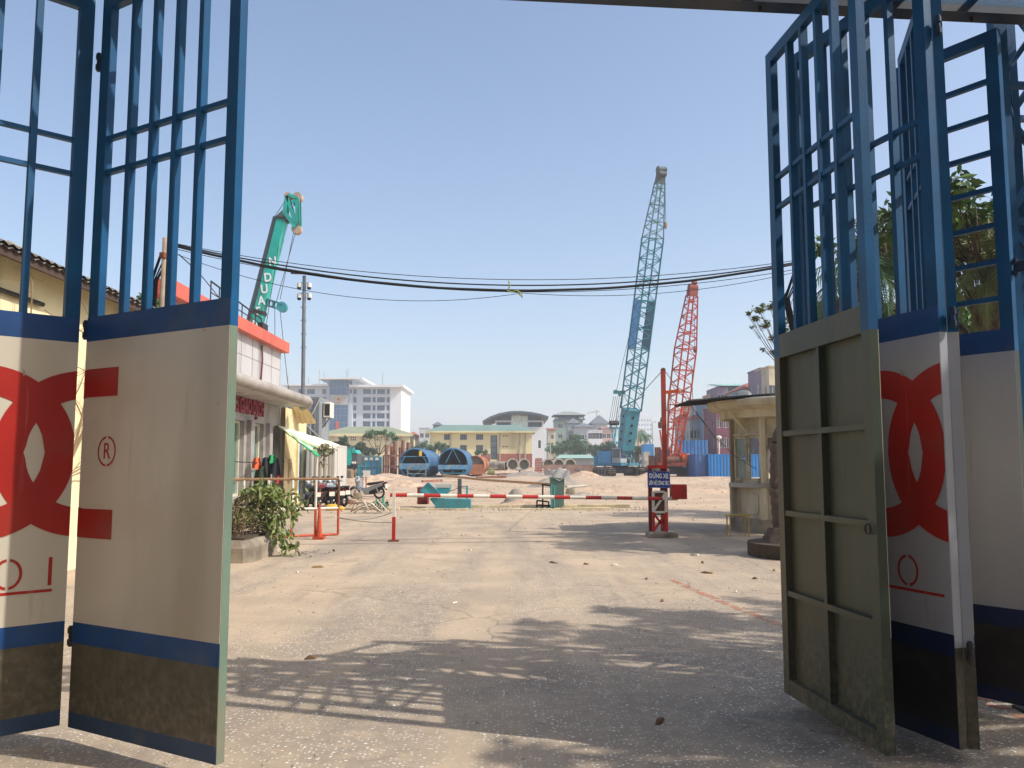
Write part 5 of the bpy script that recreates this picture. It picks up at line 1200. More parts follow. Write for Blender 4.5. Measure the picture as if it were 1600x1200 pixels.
# --- lattice crawler cranes
def lattice(mb,p0,p1,w0,w1,wdir,ddir,n,r,rc,d0=None,d1=None,diag=True):
    "4-chord lattice from p0 to p1; w along wdir, d along ddir"
    p0=Vector(p0);p1=Vector(p1); d0=d0 or w0; d1=d1 or w1
    def cor(t): 
        c=p0.lerp(p1,t); w_=lerp(w0,w1,t)/2; d_=lerp(d0,d1,t)/2
        return [c-wdir*w_-ddir*d_,c+wdir*w_-ddir*d_,c+wdir*w_+ddir*d_,c-wdir*w_+ddir*d_]
    A=cor(0);B=cor(1)
    for a,b_ in zip(A,B): mb.tube([a,b_],rc,5)
    for i in range(n):
        a,b_=cor(i/n),cor((i+1)/n)
        for k in range(4):
            k2=(k+1)%4
            if (i+k)%2: mb.tube([a[k],b_[k2]],r,4)
            else: mb.tube([a[k2],b_[k]],r,4)
            if i%3==0: mb.tube([a[k],a[k2]],r,4)
def crawler(label,Y,tracks,zb,paint,body_px,cabm,bodym,boom,seed=0):
    pass
YC1=102
t=thing('crawler_crane','cyan crawler crane with the tallest lattice boom in the yard','crane',(XX(972,YC1),YC1,terr(13,YC1)),0,'lattice boom cranes')
zg=ZZ(744,YC1)
LAT=mat('lattice_cyan','#217786',.55,var=.12)
hd=R(14); fwd=Vector((math.sin(hd),-math.cos(hd),0)); rt=Vector((math.cos(hd),math.sin(hd),0))
def track(t,c,fwd,rt,L,w,h,zg):
    b=MB(); prof=[]; r=h/2
    for k in range(9): a=R(90+k*22.5); prof.append((-L/2+r+r*math.cos(a),r+r*math.sin(a)))
    for k in range(9): a=R(-90+k*22.5); prof.append((L/2-r+r*math.cos(a),r+r*math.sin(a)))
    fn=lambda u,v,d: tuple(Vector((c[0],c[1],zg))+fwd*u+rt*d+Vector((0,0,v)))
    b.prism(prof,fn,-w/2,w/2)
    n=len(prof)
    o=b.build('track',MUD,t,world=True)
    s=MB()
    for k in range(int(L/.22)):
        u=-L/2+r+k*.22
        if u>L/2-r: break
        for v in (h,-.0): 
            pass
        s.add([fn(u,h,-w/2-.02),fn(u+.12,h,-w/2-.02),fn(u+.12,h,w/2+.02),fn(u,h,w/2+.02),fn(u,h+.05,-w/2-.02),fn(u+.12,h+.05,-w/2-.02),fn(u+.12,h+.05,w/2+.02),fn(u,h+.05,w/2+.02)],[(0,3,2,1),(4,5,6,7),(0,1,5,4),(1,2,6,5),(2,3,7,6),(3,0,4,7)])
    for k in range(7):
        a=R(-90+k*30)
        p_=lambda rr,d: fn(L/2-r+rr*math.cos(a),r+rr*math.sin(a),d)
        q_=lambda rr,d: fn(L/2-r+rr*math.cos(a+.18),r+rr*math.sin(a+.18),d)
        s.add([p_(r,-w/2-.02),q_(r,-w/2-.02),q_(r,w/2+.02),p_(r,w/2+.02),p_(r+.06,-w/2-.02),q_(r+.06,-w/2-.02),q_(r+.06,w/2+.02),p_(r+.06,w/2+.02)],[(0,3,2,1),(4,5,6,7),(0,1,5,4),(1,2,6,5),(2,3,7,6),(3,0,4,7)])
    s.build('track_pads',IRON,o,world=True)
    s=MB()
    for sd in (-1,1):
        for k in range(5):
            u=lerp(-L/2+r,L/2-r,k/4); s=MB(); s.cyl(fn(u,r,sd*(w/2+.001)),fn(u,r,sd*(w/2+.05)),r*.62,n=10); s.build('track_roller',IRON,o,world=True)
for px in (941,990): track(t,(XX(px,YC1)+.15,YC1,0),fwd,rt,5.6,.95,1.05,zg)
b=MB(); c=Vector((XX(966,YC1)+.2,YC1,0))
fn=lambda u,v,d: tuple(Vector((c.x,c.y,zg))+rt*u+fwd*v+Vector((0,0,d)))
b.prism([(-1.6,-1.2),(1.6,-1.2),(1.6,1.2),(-1.6,1.2)],fn,.35,.95); b.cyl(fn(0,0,.9),fn(0,0,1.25),1.0,n=20); b.build('undercarriage',IRON,t,world=True)
uh=R(32); uf=Vector((math.sin(uh),-math.cos(uh),0)); ur=Vector((-math.cos(uh),-math.sin(uh),0))  # operator right -> image left
fu=lambda u,v,d: tuple(Vector((c.x+.2,c.y,zg))+ur*u+uf*v+Vector((0,0,d)))
b=MB(); b.prism([(-1.4,-3.0),(1.4,-3.0),(1.4,1.5),(-1.4,1.5)],fu,1.25,1.6); b.build('deck',CYAN,t,world=True)
b=MB(); b.prism([(-1.4,-3.0),(1.4,-3.0),(1.4,-.3),(-1.4,-.3)],fu,1.601,3.0); b.build('machinery_house',mat('house_blue','#4f98c4',.5,var=.1,dirt='#5f7f90',damt=.4),t,world=True)
b=MB(); b.prism([(-1.45,-3.7),(1.45,-3.7),(1.45,-3.02),(-1.45,-3.02)],fu,1.2,2.5); b.build('counterweight',CYAN,t,world=True)
b=MB(); b.prism([(.55,0.0),(1.5,0.0),(1.5,1.55),(.55,1.55)],fu,1.601,3.35); cb=b.build('cab',mat('cab_pale','#a9b5b3',.5,var=.1,dirt='#9b7f66',damt=.4),t,world=True)
b=MB(); b.prism([(.62,1.56),(1.43,1.56),(1.43,1.6),(.62,1.6)],fu,2.15,3.2); b.build('windscreen',GLASSD,cb,world=True)
b=MB(); b.prism([(1.505,.15),(1.54,.15),(1.54,1.4),(1.505,1.4)],fu,2.2,3.2); b.prism([(.5,.15),(.545,.15),(.545,1.4),(.5,1.4)],fu,2.2,3.2); b.build('side_window',GLASSD,cb,world=True)
b=MB(); b.prism([(-1.3,.2),(-.6,.2),(-.6,1.4),(-1.3,1.4)],fu,1.601,2.4); b.cyl(fu(-.5,.9,1.9),fu(.45,.9,1.9),.3,n=12); b.build('winch',IRON,t,world=True)
# boom
foot=P(977,708,YC1-1.2); tip=P(1034,262,YC1-9.5); bd=(tip-foot).normalized()
wd=bd.cross(Vector((uf.x,uf.y,0))).normalized(); wd=Vector((wd.x,wd.y,0)).normalized(); wd2=(Vector((1,0.35,0))).normalized(); wd=wd2; dd_=bd.cross(wd).normalized()
def along(y): 
    "point of the boom axis seen at photo row y"
    tt=(708-y)/(708-262); 
    for _ in range(12):
        p=foot.lerp(tip,tt); dv=p-cam.location; yy=600-FPX*((dv.z*math.cos(PITCH)-dv.y*math.sin(PITCH))/(dv.y*math.cos(PITCH)+dv.z*math.sin(PITCH))); tt+=(yy-y)/(708-262)
    return tt
def bpt(y): return foot.lerp(tip,along(y))
W_=1.65
b=MB(); a_,c_=bpt(708),bpt(640)
def boxsec(mb,a,b_,wa,wb,da,db):
    vs=[]
    for p,w_,d_ in ((a,wa,da),(b_,wb,db)): vs+=[p-wd*w_/2-dd_*d_/2,p+wd*w_/2-dd_*d_/2,p+wd*w_/2+dd_*d_/2,p-wd*w_/2+dd_*d_/2]
    mb.add(vs,[(0,3,2,1),(4,5,6,7),(0,1,5,4),(1,2,6,5),(2,3,7,6),(3,0,4,7)])
boxsec(b,bpt(711),bpt(702),1.35,1.55,.8,1.3); boxsec(b,bpt(702),c_,1.55,1.75,1.3,1.5); bs=b.build('boom_base_section',mat('boom_base_cyan','#3f8796',.5,var=.12,scale=.6,dirt='#5a7478',dscale=.8,damt=.5),t,world=True)
b=MB()
for y in (651,663,674.5,686.5):
    p=bpt(y)-dd_*.72-dd_*.02*0; 
    for sg_ in (-1,1): b.cyl(p+dd_*(.72+sg_*.755)*1.0,p+dd_*(.72+sg_*.77),.17,n=14)
    p=bpt(y); b.cyl(p-wd*.87,p-wd*.9,.15,n=12)
b.build('lightening_holes',DARK,bs,world=True)
def lat(y0,y1,w0,w1,n,m,nm='boom_lattice',r=.052,rc=.105):
    b=MB(); lattice(b,bpt(y0),bpt(y1),w0,w1,wd,dd_,n,r,rc); b.build(nm,m,t,world=True)
lat(640,545,1.8,1.8,8,LAT); lat(545,470,1.8,1.8,7,LAT); lat(470,372,1.8,1.8,9,LAT); lat(372,285,1.8,.85,10,mat('lattice_dull','#57807f',.6,var=.15),r=.045,rc=.085)
b=MB(); boxsec(b,bpt(287),bpt(276),.9,.9,.8,.7); boxsec(b,bpt(276),bpt(264),.8,.95,.7,.9); b.cyl(bpt(266)-wd*.5,bpt(266)+wd*.5,.42,n=16); b.cyl(bpt(272)-wd*.45-dd_*.3,bpt(272)+wd*.45-dd_*.3,.3,n=14); b.build('boom_head',mat('head_dark','#4a4a4a',.7,var=.3,scale=3,dirt='#5f7472',damt=.5),t,world=True)
for sgn,y0,y1,m_,nm in ((-1,545,470,mat('panel_sky_blue','#4c8fc6',.5,var=.06),'side_panel'),(1,545,470,mat('panel_slate','#46707f',.5,var=.12,dirt='#3b4f57',damt=.4),'side_panel')):
    b=MB(); a_,c_=bpt(y0),bpt(y1); o=wd*(.86*sgn); vs=[]
    for p,k in ((a_,.55),(a_.lerp(c_,.06),.82),(c_.lerp(a_,.05),.82),(c_,.6)): vs+=[p+o-dd_*k,p+o+dd_*k,p+o*1.05-dd_*k,p+o*1.05+dd_*k]
    b.add(vs,[(4*i+a,4*i+bb,4*i+4+bb,4*i+4+a) for i in range(3) for a,bb in ((0,1),(2,3),(0,2),(1,3))]); b.build(nm,m_,t,world=True)
b=MB(); 
b.tube([bpt(470)-wd*.9,P(972,570,YC1-2),P(963,612,YC1-1)],.03,4)
for k in range(6): b.tube([P(959+k*3.0,619,YC1-.6),P(951+k*3.2,664,YC1+1.4)],.025,4)
b.tube([P(967,625,YC1-.6),P(962,664,YC1+1)],.025,4); b.tube([P(1039,272,YC1-9.8),P(1040,345,YC1-9.8)],.028,4)
b.tube([P(957,664,YC1+1),P(975,641,YC1)],.02,4); b.build('ropes',IRON,t,world=True)
b=MB(); b.ball(P(1040,352,YC1-9.8),.2,8,6,(1,1,2.2)); b.build('hook',mat('hook_buff','#8a6f4f',.7),t,world=True)
b=MB(); b.beam(P(958.5,613,YC1-.8),P(977,613,YC1-.8),.5,.35); b.cyl(P(962,612,YC1-1.1),P(962,612,YC1-.5),.25,n=12); b.cyl(P(974,612,YC1-1.1),P(974,612,YC1-.5),.22,n=12); b.beam(P(968,614,YC1-.8),P(968,619,YC1-.8),.3,.3); b.build('pulley_bridle',TEALD,t,world=True)
b=MB()
for a_,c_ in (((954,663),(961,694)),((964,664),(960,694)),((953,669),(966,668)),((957,690),(968,692)),((966,668),(968,697))): b.beam(P(*a_,YC1+1),P(*c_,YC1+.6),.16,.16)
b.build('gantry',mat('gantry_pale_cyan','#7fbac0',.5),t,world=True)
b=MB(); b.cyl(P(953,661,YC1+.8),P(966,661,YC1+1.2),.3,n=12); b.beam(P(952,668,YC1+1),P(968,669,YC1+1),.2,.2); b.build('gantry_sheaves',IRON,t,world=True)
b=MB()
for a_,c_ in (((984,727),(988,706)),((990,727),(988,706)),((974,727),(981,706)),((981,715),(991,716)),((986,700),(992,726))): b.beam(P(*a_,YC1-1.5),P(*c_,YC1-1.5),.14,.14)
b.build('boom_foot_linkage',mat('linkage_pale','#86b5bd',.5,var=.3,scale=2),t,world=True)
# orange crane
YC2=98
t=thing('crawler_crane','orange crawler crane with shorter red orange lattice boom','crane',(XX(1066,YC2),YC2,terr(20,YC2)),0,'lattice boom cranes')
zg=ZZ(745.5,YC2); LO=mat('lattice_orange','#b03a18',.6,var=.15,dirt='#8f4a3b',damt=.3)
for px in (1021,1075): track(t,(XX(px,YC2)+.15,YC2,0),fwd,rt,5.6,.95,1.05,zg)
c=Vector((XX(1050,YC2)+.2,YC2,0)); fn=lambda u,v,d: tuple(Vector((c.x,c.y,zg))+rt*u+fwd*v+Vector((0,0,d)))
b=MB(); b.prism([(-1.7,-1.2),(1.7,-1.2),(1.7,1.2),(-1.7,1.2)],fn,.35,.95); b.cyl(fn(0,0,.9),fn(0,0,1.25),1.0,n=20); b.build('undercarriage',IRON,t,world=True)
uh=R(-20); uf=Vector((math.sin(uh),-math.cos(uh),0)); ur=Vector((-math.cos(uh),-math.sin(uh),0)); fu=lambda u,v,d: tuple(Vector((c.x,c.y,zg))+ur*u+uf*v+Vector((0,0,d)))
b=MB(); b.prism([(-1.6,-3.0),(1.6,-3.0),(1.6,1.8),(-1.6,1.8)],fu,1.25,1.65); b.build('deck',OR,t,world=True)
b=MB(); b.bx(XX(1062,YC2),XX(1076.5,YC2),YC2-1.3,YC2+1.2,ZZ(729,YC2),ZZ(711.5,YC2)); b.build('counterweight',ORL,t,world=True)
b=MB(); b.prism([(.2,.1),(1.3,.1),(1.3,1.5),(.2,1.5)],fu,1.651,3.2); cb=b.build('cab',OR,t,world=True)
b=MB(); b.prism([(.3,1.51),(1.2,1.51),(1.2,1.54),(.3,1.54)],fu,2.1,3.1); b.prism([(1.305,.2),(1.33,.2),(1.33,1.4),(1.305,1.4)],fu,2.1,3.1); b.build('windscreen',GLASSD,cb,world=True)
b=MB(); b.bx(XX(1012,YC2),XX(1020,YC2),YC2-1.0,YC2-.2,ZZ(733,YC2),ZZ(712,YC2)); b.bx(XX(1022,YC2),XX(1030,YC2),YC2-.8,YC2,ZZ(733,YC2),ZZ(699,YC2)); b.build('front_platform',RUST,t,world=True)
b=MB(); b.prism([(-1.4,-2.9),(1.5,-2.9),(1.5,-.1),(-1.4,-.1)],fu,1.651,2.7); b.build('machinery_house',OR,t,world=True)
foot=P(1052,706,YC2-1.2); tip=P(1083,446,YC2-4.5); bd=(tip-foot).normalized(); wd=Vector((1,.3,0)).normalized(); dd_=bd.cross(wd).normalized()
def along(y): 
    tt=(706-y)/(706-446)
    for _ in range(12):
        p=foot.lerp(tip,tt); dv=p-cam.location; yy=600-FPX*((dv.z*math.cos(PITCH)-dv.y*math.sin(PITCH))/(dv.y*math.cos(PITCH)+dv.z*math.sin(PITCH))); tt+=(yy-y)/(706-446)
    return tt
lat(706,645,1.0,1.6,4,LO,rc=.11); lat(645,545,1.7,1.8,9,LO,rc=.10); lat(545,462,1.8,.95,10,LO,rc=.09)
b=MB(); boxsec(b,bpt(463),bpt(452),.95,1.05,.8,.8); b.cyl(bpt(449)-wd*.5,bpt(449)+wd*.5,.36,n=14); b.cyl(bpt(441)-wd*.1,bpt(441)+wd*.3,.3,n=14); b.tube([bpt(452)-wd*.3,bpt(444)-wd*.2],.12,6); b.build('boom_head',mat('head_rust','#8c4536',.8,var=.3,scale=3),t,world=True)
b=MB()
for a_,c_ in (((1045,648),(1043,718)),((1068,648),(1063,716)),((1046,632),(1067,632)),((1046,641),(1067,641)),((1047,655),(1067,655)),((1045,670),(1065,671)),((1045,632),(1044,650)),((1067,632),(1068,650)),((1041,690),(1048,720)),((1056,690),(1052,720)),((1060,698),(1070,714)),((1031,672),(1037,715)),((1034,660),(1044,700)),((1036,680),(1050,722))): b.beam(P(*a_,YC2-.3),P(*c_,YC2-.3),.17,.14)
b.build('gantry',OR,t,world=True)
b=MB(); b.cyl(P(1029,664,YC2),P(1036,664,YC2),.4,n=12); b.cyl(P(1032,655,YC2),P(1037,656,YC2),.25,n=12); b.bx(XX(1040,YC2),XX(1064,YC2),YC2-1.2,YC2-.4,ZZ(728,YC2),ZZ(716,YC2)); b.cyl(P(1040,719,YC2-1.4),P(1060,719,YC2-1.4),.45,n=12); b.build('winch',RUST,t,world=True)
b=MB()
for pts in (((1055,545),(1040,650)),((1050,610),(1041,690)),((1085.5,500),(1085.5,545)),((1081,570),(1083,650),(1082,700))): b.tube([P(x,y,YC2-3) for x,y in pts],.03,4)
b.ball(P(1085.7,546,YC2-3),.2,8,6,(1,1,2)); b.build('ropes',IRON,t,world=True)
# --- culvert pipes, brick stack, brown wall
YP=112
for i,px in enumerate((801,819,857,873,891)):
    c=P(px,725.5,YP+.4*i); b=MB(); b.pipe((c.x,YP+.4*i,c.z),(c.x+.05,YP+5+.4*i,c.z),.80,.62,28)
    b.cyl((c.x+.02,YP+1.2+.4*i,c.z),(c.x+.02,YP+1.3+.4*i,c.z),.63,n=24)
    single(b,'concrete_pipe',CONCL,['first concrete culvert pipe from the left, beside the lying pipe','second concrete culvert pipe, just left of the brick stack','first culvert pipe right of the brick stack','second culvert pipe right of the brick stack','culvert pipe nearest the cyan crane'][i],'concrete pipe','row of concrete culvert pipes')
c=P(763,728,YP); b=MB(); b.pipe((c.x,YP+1.5,c.z),(XX(791,YP),YP+.3,c.z),.6,.5,24); single(b,'concrete_pipe',CONC,'concrete pipe lying sideways at the left end of the pipe row','concrete pipe')
b=MB(); rd=random.Random(2); x0_,x1_=XX(835,108),XX(848,108)
for k in range(9):
    z=ZZ(739,108)+k*.21; b.bx(x0_+rd.uniform(0,.1),x1_-rd.uniform(0,.12),108,109,z,z+.18)
single(b,'brick_stack',mat('brick_pink','#a3624f',.85,var=.3,scale=4),'stack of pinkish bricks in the middle of the pipe row','brick stack')
b=MB()
b.bx(XX(849,107),XX(932,107),107,107.3,terr(6,107)-.2,ZZ(726,107)); single(b,'low_wall',mat('wall_brownpink','#a08070',.9,var=.2,scale=1.5,dirt='#7a5f52',damt=.5),'low brownish wall in front of the right hand culvert pipes','wall')
b=MB()
for px,z in ((770,732),(812,735),(905,735)):
    q=P(px,z,100); b.cyl((q.x,100,terr(q.x,100)),(q.x,100,q.z),.12,n=8); b.cyl((q.x,100,q.z),(q.x,100,q.z+.12),.55,n=14)
    single(b,'cable_reel',STEEL,{770:'low flat topped steel stand left of the pipe row',812:'low flat topped steel stand in front of the pipes',905:'low flat topped steel stand beside the cyan crane'}[px],'steel stand','low steel stands'); b=MB()
# --- containers at right
def cont(label,x0,x1,y0,y1,z0,z1,m,m2=None):
    return cabin('shipping_container',label,x0,x1,y0,y1,z1,m,'blue containers and site fence',z0,.34)
z0=ZZ(746.5,92); z1=ZZ(709.5,92)
t=cont('bright blue corrugated container right of the orange crane',XX(1106,92),XX(1106,92)+6.1,92,94.5,z0,z1,BLUEC)
DB=mat('container_blue_shaded','#3a5f96',.6,var=.12,dirt='#4a5a78',damt=.4)  # container blue darkened, shade of its left face put into the colour
cont('shaded left face of the bright blue container, built as a darker box',XX(1106,92)-1.3,XX(1106,92)-.1,92.6,98,z0,z1,DB)
b=MB(); z1=ZZ(688,116); b.corr((XX(1060,116),116),(XX(1104.5,116),116),.3,z1,.45,.07); b.corr((XX(1104.5,116),116),(XX(1104.5,116)+.1,128),.3,z1,.45,.07); single(b,'blue_hoarding',mat('hoarding_blue','#2f6aa3',.6,var=.15,scale=.4,dirt='#3d5470',damt=.4),'tall blue corrugated hoarding behind the orange crane','hoarding')
b=MB(); b.bx(XX(1006,125),XX(1021,125),125,128,.4,ZZ(694,125)); single(b,'blue_hut',mat('hut_blue','#3f86bb',.6,var=.1),'small blue hut between the two cranes','hut')
b=MB(); b.bx(XX(1006,110),XX(1015,110),110,112,.4,ZZ(706,110)); single(b,'grey_tank',CONCL,'pale grey tank left of the orange crane cab','tank')
# lamp post near containers
b=MB(); q=P(1123,685,100); b.tube([(q.x,100,.4),(q.x,100,q.z)],.09,6); b.ball((q.x,100,q.z+.1),.3,8,6,(1.2,1,.8)); single(b,'lamp_post',WHP,'small white lamp on a post behind the bright blue container','lamp post')
for i,(px,y0,y1,Y,lb) in enumerate(((860,678,715,160,'thin pale lamp post right of the white arched building'),(1019,660,700,170,'thin pale post between the two cranes'),(996,672,700,165,'thin pale post beside the palm near the cyan crane'))):
    b=MB(); a=P(px,y0,Y); b.tube([(a.x,Y,1),(a.x,Y,a.z),(a.x+.8,Y,a.z+.15)],.10,5); single(b,'street_lamp',CONCL,lb,'street lamp')
# --- loose stones and yard clutter
rd=random.Random(77); b=MB()
def stone(b,x,y,z,r):
    vs=[]; 
    for (u,v,w_) in ((1,0,0),(-1,0,0),(0,1,0),(0,-1,0),(0,0,1),(0,0,-.4)):
        q=r*rd.uniform(.6,1.2); vs.append((x+u*q,y+v*q,z+w_*q*.7+r*.2))
    b.add(vs,[(0,2,4),(2,1,4),(1,3,4),(3,0,4),(2,0,5),(1,2,5),(3,1,5),(0,3,5)])
for _ in range(900):
    y=3.4+14*rd.random()**1.3; side=rd.random(); x=rd.uniform(-.55,.5)*y if side<.5 else (rd.uniform(.15,.5)*y if side<.75 else rd.uniform(-.45,-.2)*y)
    stone(b,x,y,0,rd.uniform(.004,.013)*(1+y*.04))
for _ in range(1500):
    y=rd.uniform(18,70); x=rd.uniform(-.3,.3)*y; 
    if y<31 and rd.random()<.6: continue
    stone(b,x,y,terr(x,y),rd.uniform(.015,.06)*(y/32)**.7)
for _ in range(500): 
    y=rd.gauss(31.9,.7); x=rd.uniform(-6.3,5); stone(b,x,y,0,rd.uniform(.02,.07))
b.build('gravel',mat('loose_stone','#b3a38d',.95,var=.35,scale=3,dirt='#7d6f60',damt=.4),kind='stuff')
def bar(name,label,cat,a,c,w_,h,m,group=None):
    b=MB(); b.beam(a,c,w_,h); return single(b,name,m,label,cat,group)
for lb,px0,py0,px1,py1,Y,w_,m_ in (('rusty steel beam lying in front of the rusty casing',745,747,790,748,80,.3,RUST),('thin rusty beam lying left of the pipe row stand',778,741,806,742,95,.25,RUSTP),
    ('long dark beam lying before the low brownish wall',850,741,900,742,96,.25,IRON),('pale plank lying on the sand before the cyan crane',885,757,915,760,58,.18,CONCL),
    ('short brown plank lying right of the lone motorbike',612,767,640,764,46,.14,WOOD),('pale concrete sleeper lying on the sand bank, centre',590,757,612,759,56,.3,CONCL),
    ('reddish beam lying behind the teal skip',660,752,690,753,70,.25,RUSTP)):
    a=P(px0,py0,Y); c_=P(px1,py1,Y+1.5); a.z=terr(a.x,a.y)+.1; c_.z=terr(c_.x,c_.y)+.12; bar('steel_beam' if 'beam' in lb else 'plank',lb,'beam' if 'beam' in lb else 'plank',a,c_,w_,w_*.7,m_)
for lb,px,Y,rx,ry,h,m_,sd_ in (('low earth ridge between the lone motorbike and the skip',625,58,2.2,1.4,.5,SAND,31),('earth mound left of the blue casings, under the tube rack',606,84,3.0,2,.45,SAND,32),
    ('small mound of earth in front of the right blue casing',722,82,2.2,1.2,.45,SAND,33),('grey spoil heap before the pipe row, centre',825,92,3.5,1.6,.6,GSAND,34),
    ('brown spoil heap left of the cyan crane tracks',912,88,2.6,1.5,.75,SAND,35),('low spoil heap between the two cranes',1014,88,2.2,1.4,.5,SAND,36),
    ('flat sand heap near the bright blue container',1120,74,4.2,1.8,.35,SAND,37),('churned sand heap beyond the counterweight box',1095,50,2.2,1.0,.18,SAND,38),
    ('small mound right of the green bin',905,44,1.3,.8,.3,GSAND,39)):
    heap(lb,XX(px,Y),Y,rx,ry,h,m_,'earth heap',sd_,'earth_heap')
# ============================================================ BACKGROUND BUILDINGS
PALE=mat('pale_wall','#c9cbc9',.85,var=.06,scale=.1,dirt='#a9aaa6',dscale=.2,damt=.3)
YEL=mat('yellow_wall','#dccf9f',.85,var=.05,scale=.2,dirt='#b9aa80',dscale=.25,damt=.3,streak=True)
GRNR=mat('green_roof','#72897d',.7,var=.12,scale=.2)
def pxs(a,b,Y): return XX(a,Y),XX(b,Y)
# government block
YG=340; t=thing('office_block','tall white office block with blue glass centre and round emblem, far left','building',(XX(540,YG),YG,1))
WGB=mat('office_white','#dcdcdc',.8,var=.04,scale=.05)
def wall_px(t,xa,xb,ya,Y,dep,cols,rowsy,nm='wall',m=None,fr=None,gl=None,wn=True,mx=0,zb=0.5,rec=.3,side=True,fw=.1,top=None):
    x0,x1=pxs(xa,xb,Y); z1=ZZ(ya,Y); ops=[]
    for (c0,c1) in cols:
        for (r0,r1) in rowsy:
            ops.append((XX(c0,Y)-x0,XX(c1,Y)-x0,ZZ(r1,Y),ZZ(r0,Y)))
    w_=MB(); facade(w_,(x0,Y,0),(1,0,0),x1-x0,zb,z1,ops,rec)
    facade(w_,(x1,Y,0),(0,1,0),dep,zb,z1,[],rec); facade(w_,(x0,Y+dep,0),(0,-1,0),dep,zb,z1,[],rec)
    w_.add([(x0,Y+dep,zb),(x1,Y+dep,zb),(x1,Y+dep,z1),(x0,Y+dep,z1)],[(0,3,2,1)])
    w_.add([(x0,Y,z1),(x1,Y,z1),(x1,Y+dep,z1),(x0,Y+dep,z1)],[(0,1,2,3)])
    w_.build(nm,m or (WGB if not cols else mat('office_white_shaded','#b9c0c8',.8,var=.04,scale=.05)),t,world=True)  # windowed fronts: office white greyed, their shade put into the colour
    for o in ops: window(t,(x0,Y),(1,0,0),o,fr or WHP,gl or mat('office_blue_glass','#2c4560',.15,var=.25,scale=.3,spec=.8),rec,fw,mx=mx)
rows=[(608+i*12.6,615.5+i*12.6) for i in range(5)]
rowsw=[(607.6,616)]+[(620.2+i*12.6,629+i*12.6) for i in range(4)]
wall_px(t,447,509.5,604,YG+1,26,[(464,476),(478,491),(502,508.6)],rowsw[:3])
wall_px(t,550,609,604,YG+1,26,[(551,556.5),(566,579),(581,586.5),(588,601),(603,608.5)],rowsw)
wall_px(t,609.02,626.5,604,YG+.7,30,[],[],nm='stair_wall')
wall_px(t,509.52,549.98,593,YG-.5,24,[(544.6,549.2)],[(595,602),(608,615)],mx=0)
b=MB(); xa,xb=pxs(515.5,544,YG); b.bx(xa,xb,YG-1.2,YG-.6,1,ZZ(595,YG)); cg=b.build('curtain_wall',GLASSB,t,world=True)
b=MB()
for k in range(12): z=lerp(2,ZZ(595,YG),k/12); b.bx(xa,xb,YG-1.26,YG-1.21,z-.12,z+.12)
for k in range(6): x=lerp(xa,xb,k/5); b.bx(x-.08,x+.08,YG-1.32,YG-1.27,1,ZZ(595,YG))
b.build('mullion',mat('mullion_blue','#5f7a93',.5),cg,world=True)
b=MB(); xa_,xb_=pxs(521,543,YG-2); b.bx(xa,xb,YG-1.5,YG-1.33,ZZ(633,YG),ZZ(617.5,YG)); b.build('emblem_band',mat('emblem_band_grey','#a8a39c',.6),t,world=True)
b=MB(); q=P(529,623.5,YG-1.7); b.cyl((q.x,YG-1.5,q.z),(q.x,YG-1.75,q.z),1.25,n=20); eo=b.build('emblem_disc',mat('emblem_gold','#c8a676',.5),t,world=True)
b=MB(); b.cyl((q.x,YG-1.76,q.z),(q.x,YG-1.85,q.z),.7,n=16); b.build('emblem_centre',mat('emblem_redbrown','#9c5a48',.5),eo,world=True)
b=MB(); q=P(527,664,YG-1.6); b.bx(q.x-.6,q.x+.6,YG-1.6,YG-1.4,q.z-1.5,q.z+1.6); b.build('red_banner',mat('banner_red','#c4382c',.6),t,world=True)
def slabroof(t,xa,xb,y0,y1,Y,dep,over,m=None):
    x0,x1=pxs(xa,xb,Y); z0,z1=ZZ(y1,Y),ZZ(y0,Y); b=MB()
    b.add([(x0,Y-over,z0+.3),(x1,Y-over,z0+.3),(x1,Y+dep,z0+.3),(x0,Y+dep,z0+.3),(x0,Y-over,z1),(x1,Y-over,z1),(x1,Y+dep,z1+.2),(x0,Y+dep,z1+.2)],[(0,3,2,1),(4,5,6,7),(0,1,5,4),(1,2,6,5),(2,3,7,6),(3,0,4,7)]); b.build('roof',m or WGB,t,world=True)
slabroof(t,440,513,601,604.5,YG,28,2.5); slabroof(t,546,631,602,606.5,YG,34,2.5); slabroof(t,496,567,590.5,594,YG-3,34,2)
b=MB()
for px,y in ((499,578),(507,582),(541,578),(544,576),(598,582),(482,590),(450,584)): q=P(px,y,YG+6); b.cyl((q.x,YG+6,ZZ(600,YG)),(q.x,YG+6,q.z),.10,n=5)
b.build('antenna',STEEL,t,world=True)
# annex with olive green roof
YA=235; t=thing('annex_building','long yellow annex with olive green hipped roof below the white office block','building',(XX(578,YA),YA,1))
x0,x1=pxs(505,640,YA); zt=ZZ(677.5,YA)
ops=[]
for (a,b_) in ((547,557),(564,572),(586,594),(600,608),(616,621),(624,629)):
    for (r0,r1) in ((681,689),(695,704)): ops.append((XX(a,YA)-x0,XX(b_,YA)-x0,ZZ(r1,YA),ZZ(r0,YA)))
w_=MB(); facade(w_,(x0,YA,0),(1,0,0),x1-x0,.5,zt,ops,.5); facade(w_,(x1,YA,0),(0,1,0),14,.5,zt,[],.4); w_.build('wall',YEL,t,world=True)
for o in ops: window(t,(x0,YA),(1,0,0),o,YEL,GLASSD,.5,.2,mx=2,mz=1)
b=MB(); zr=ZZ(667,YA+7); o=1.2
b.add([(x0-o,YA-o,zt-.1),(x1+o,YA-o,zt-.1),(x1+o,YA+15,zt-.1),(x0-o,YA+15,zt-.1),(x0+5,YA+7,zr),(x1-6.5,YA+7,zr)],[(0,1,5,4),(1,2,5),(2,3,4,5),(3,0,4)]); b.build('roof',mat('olive_roof','#868b6c',.8,var=.1,scale=.3),t,world=True)
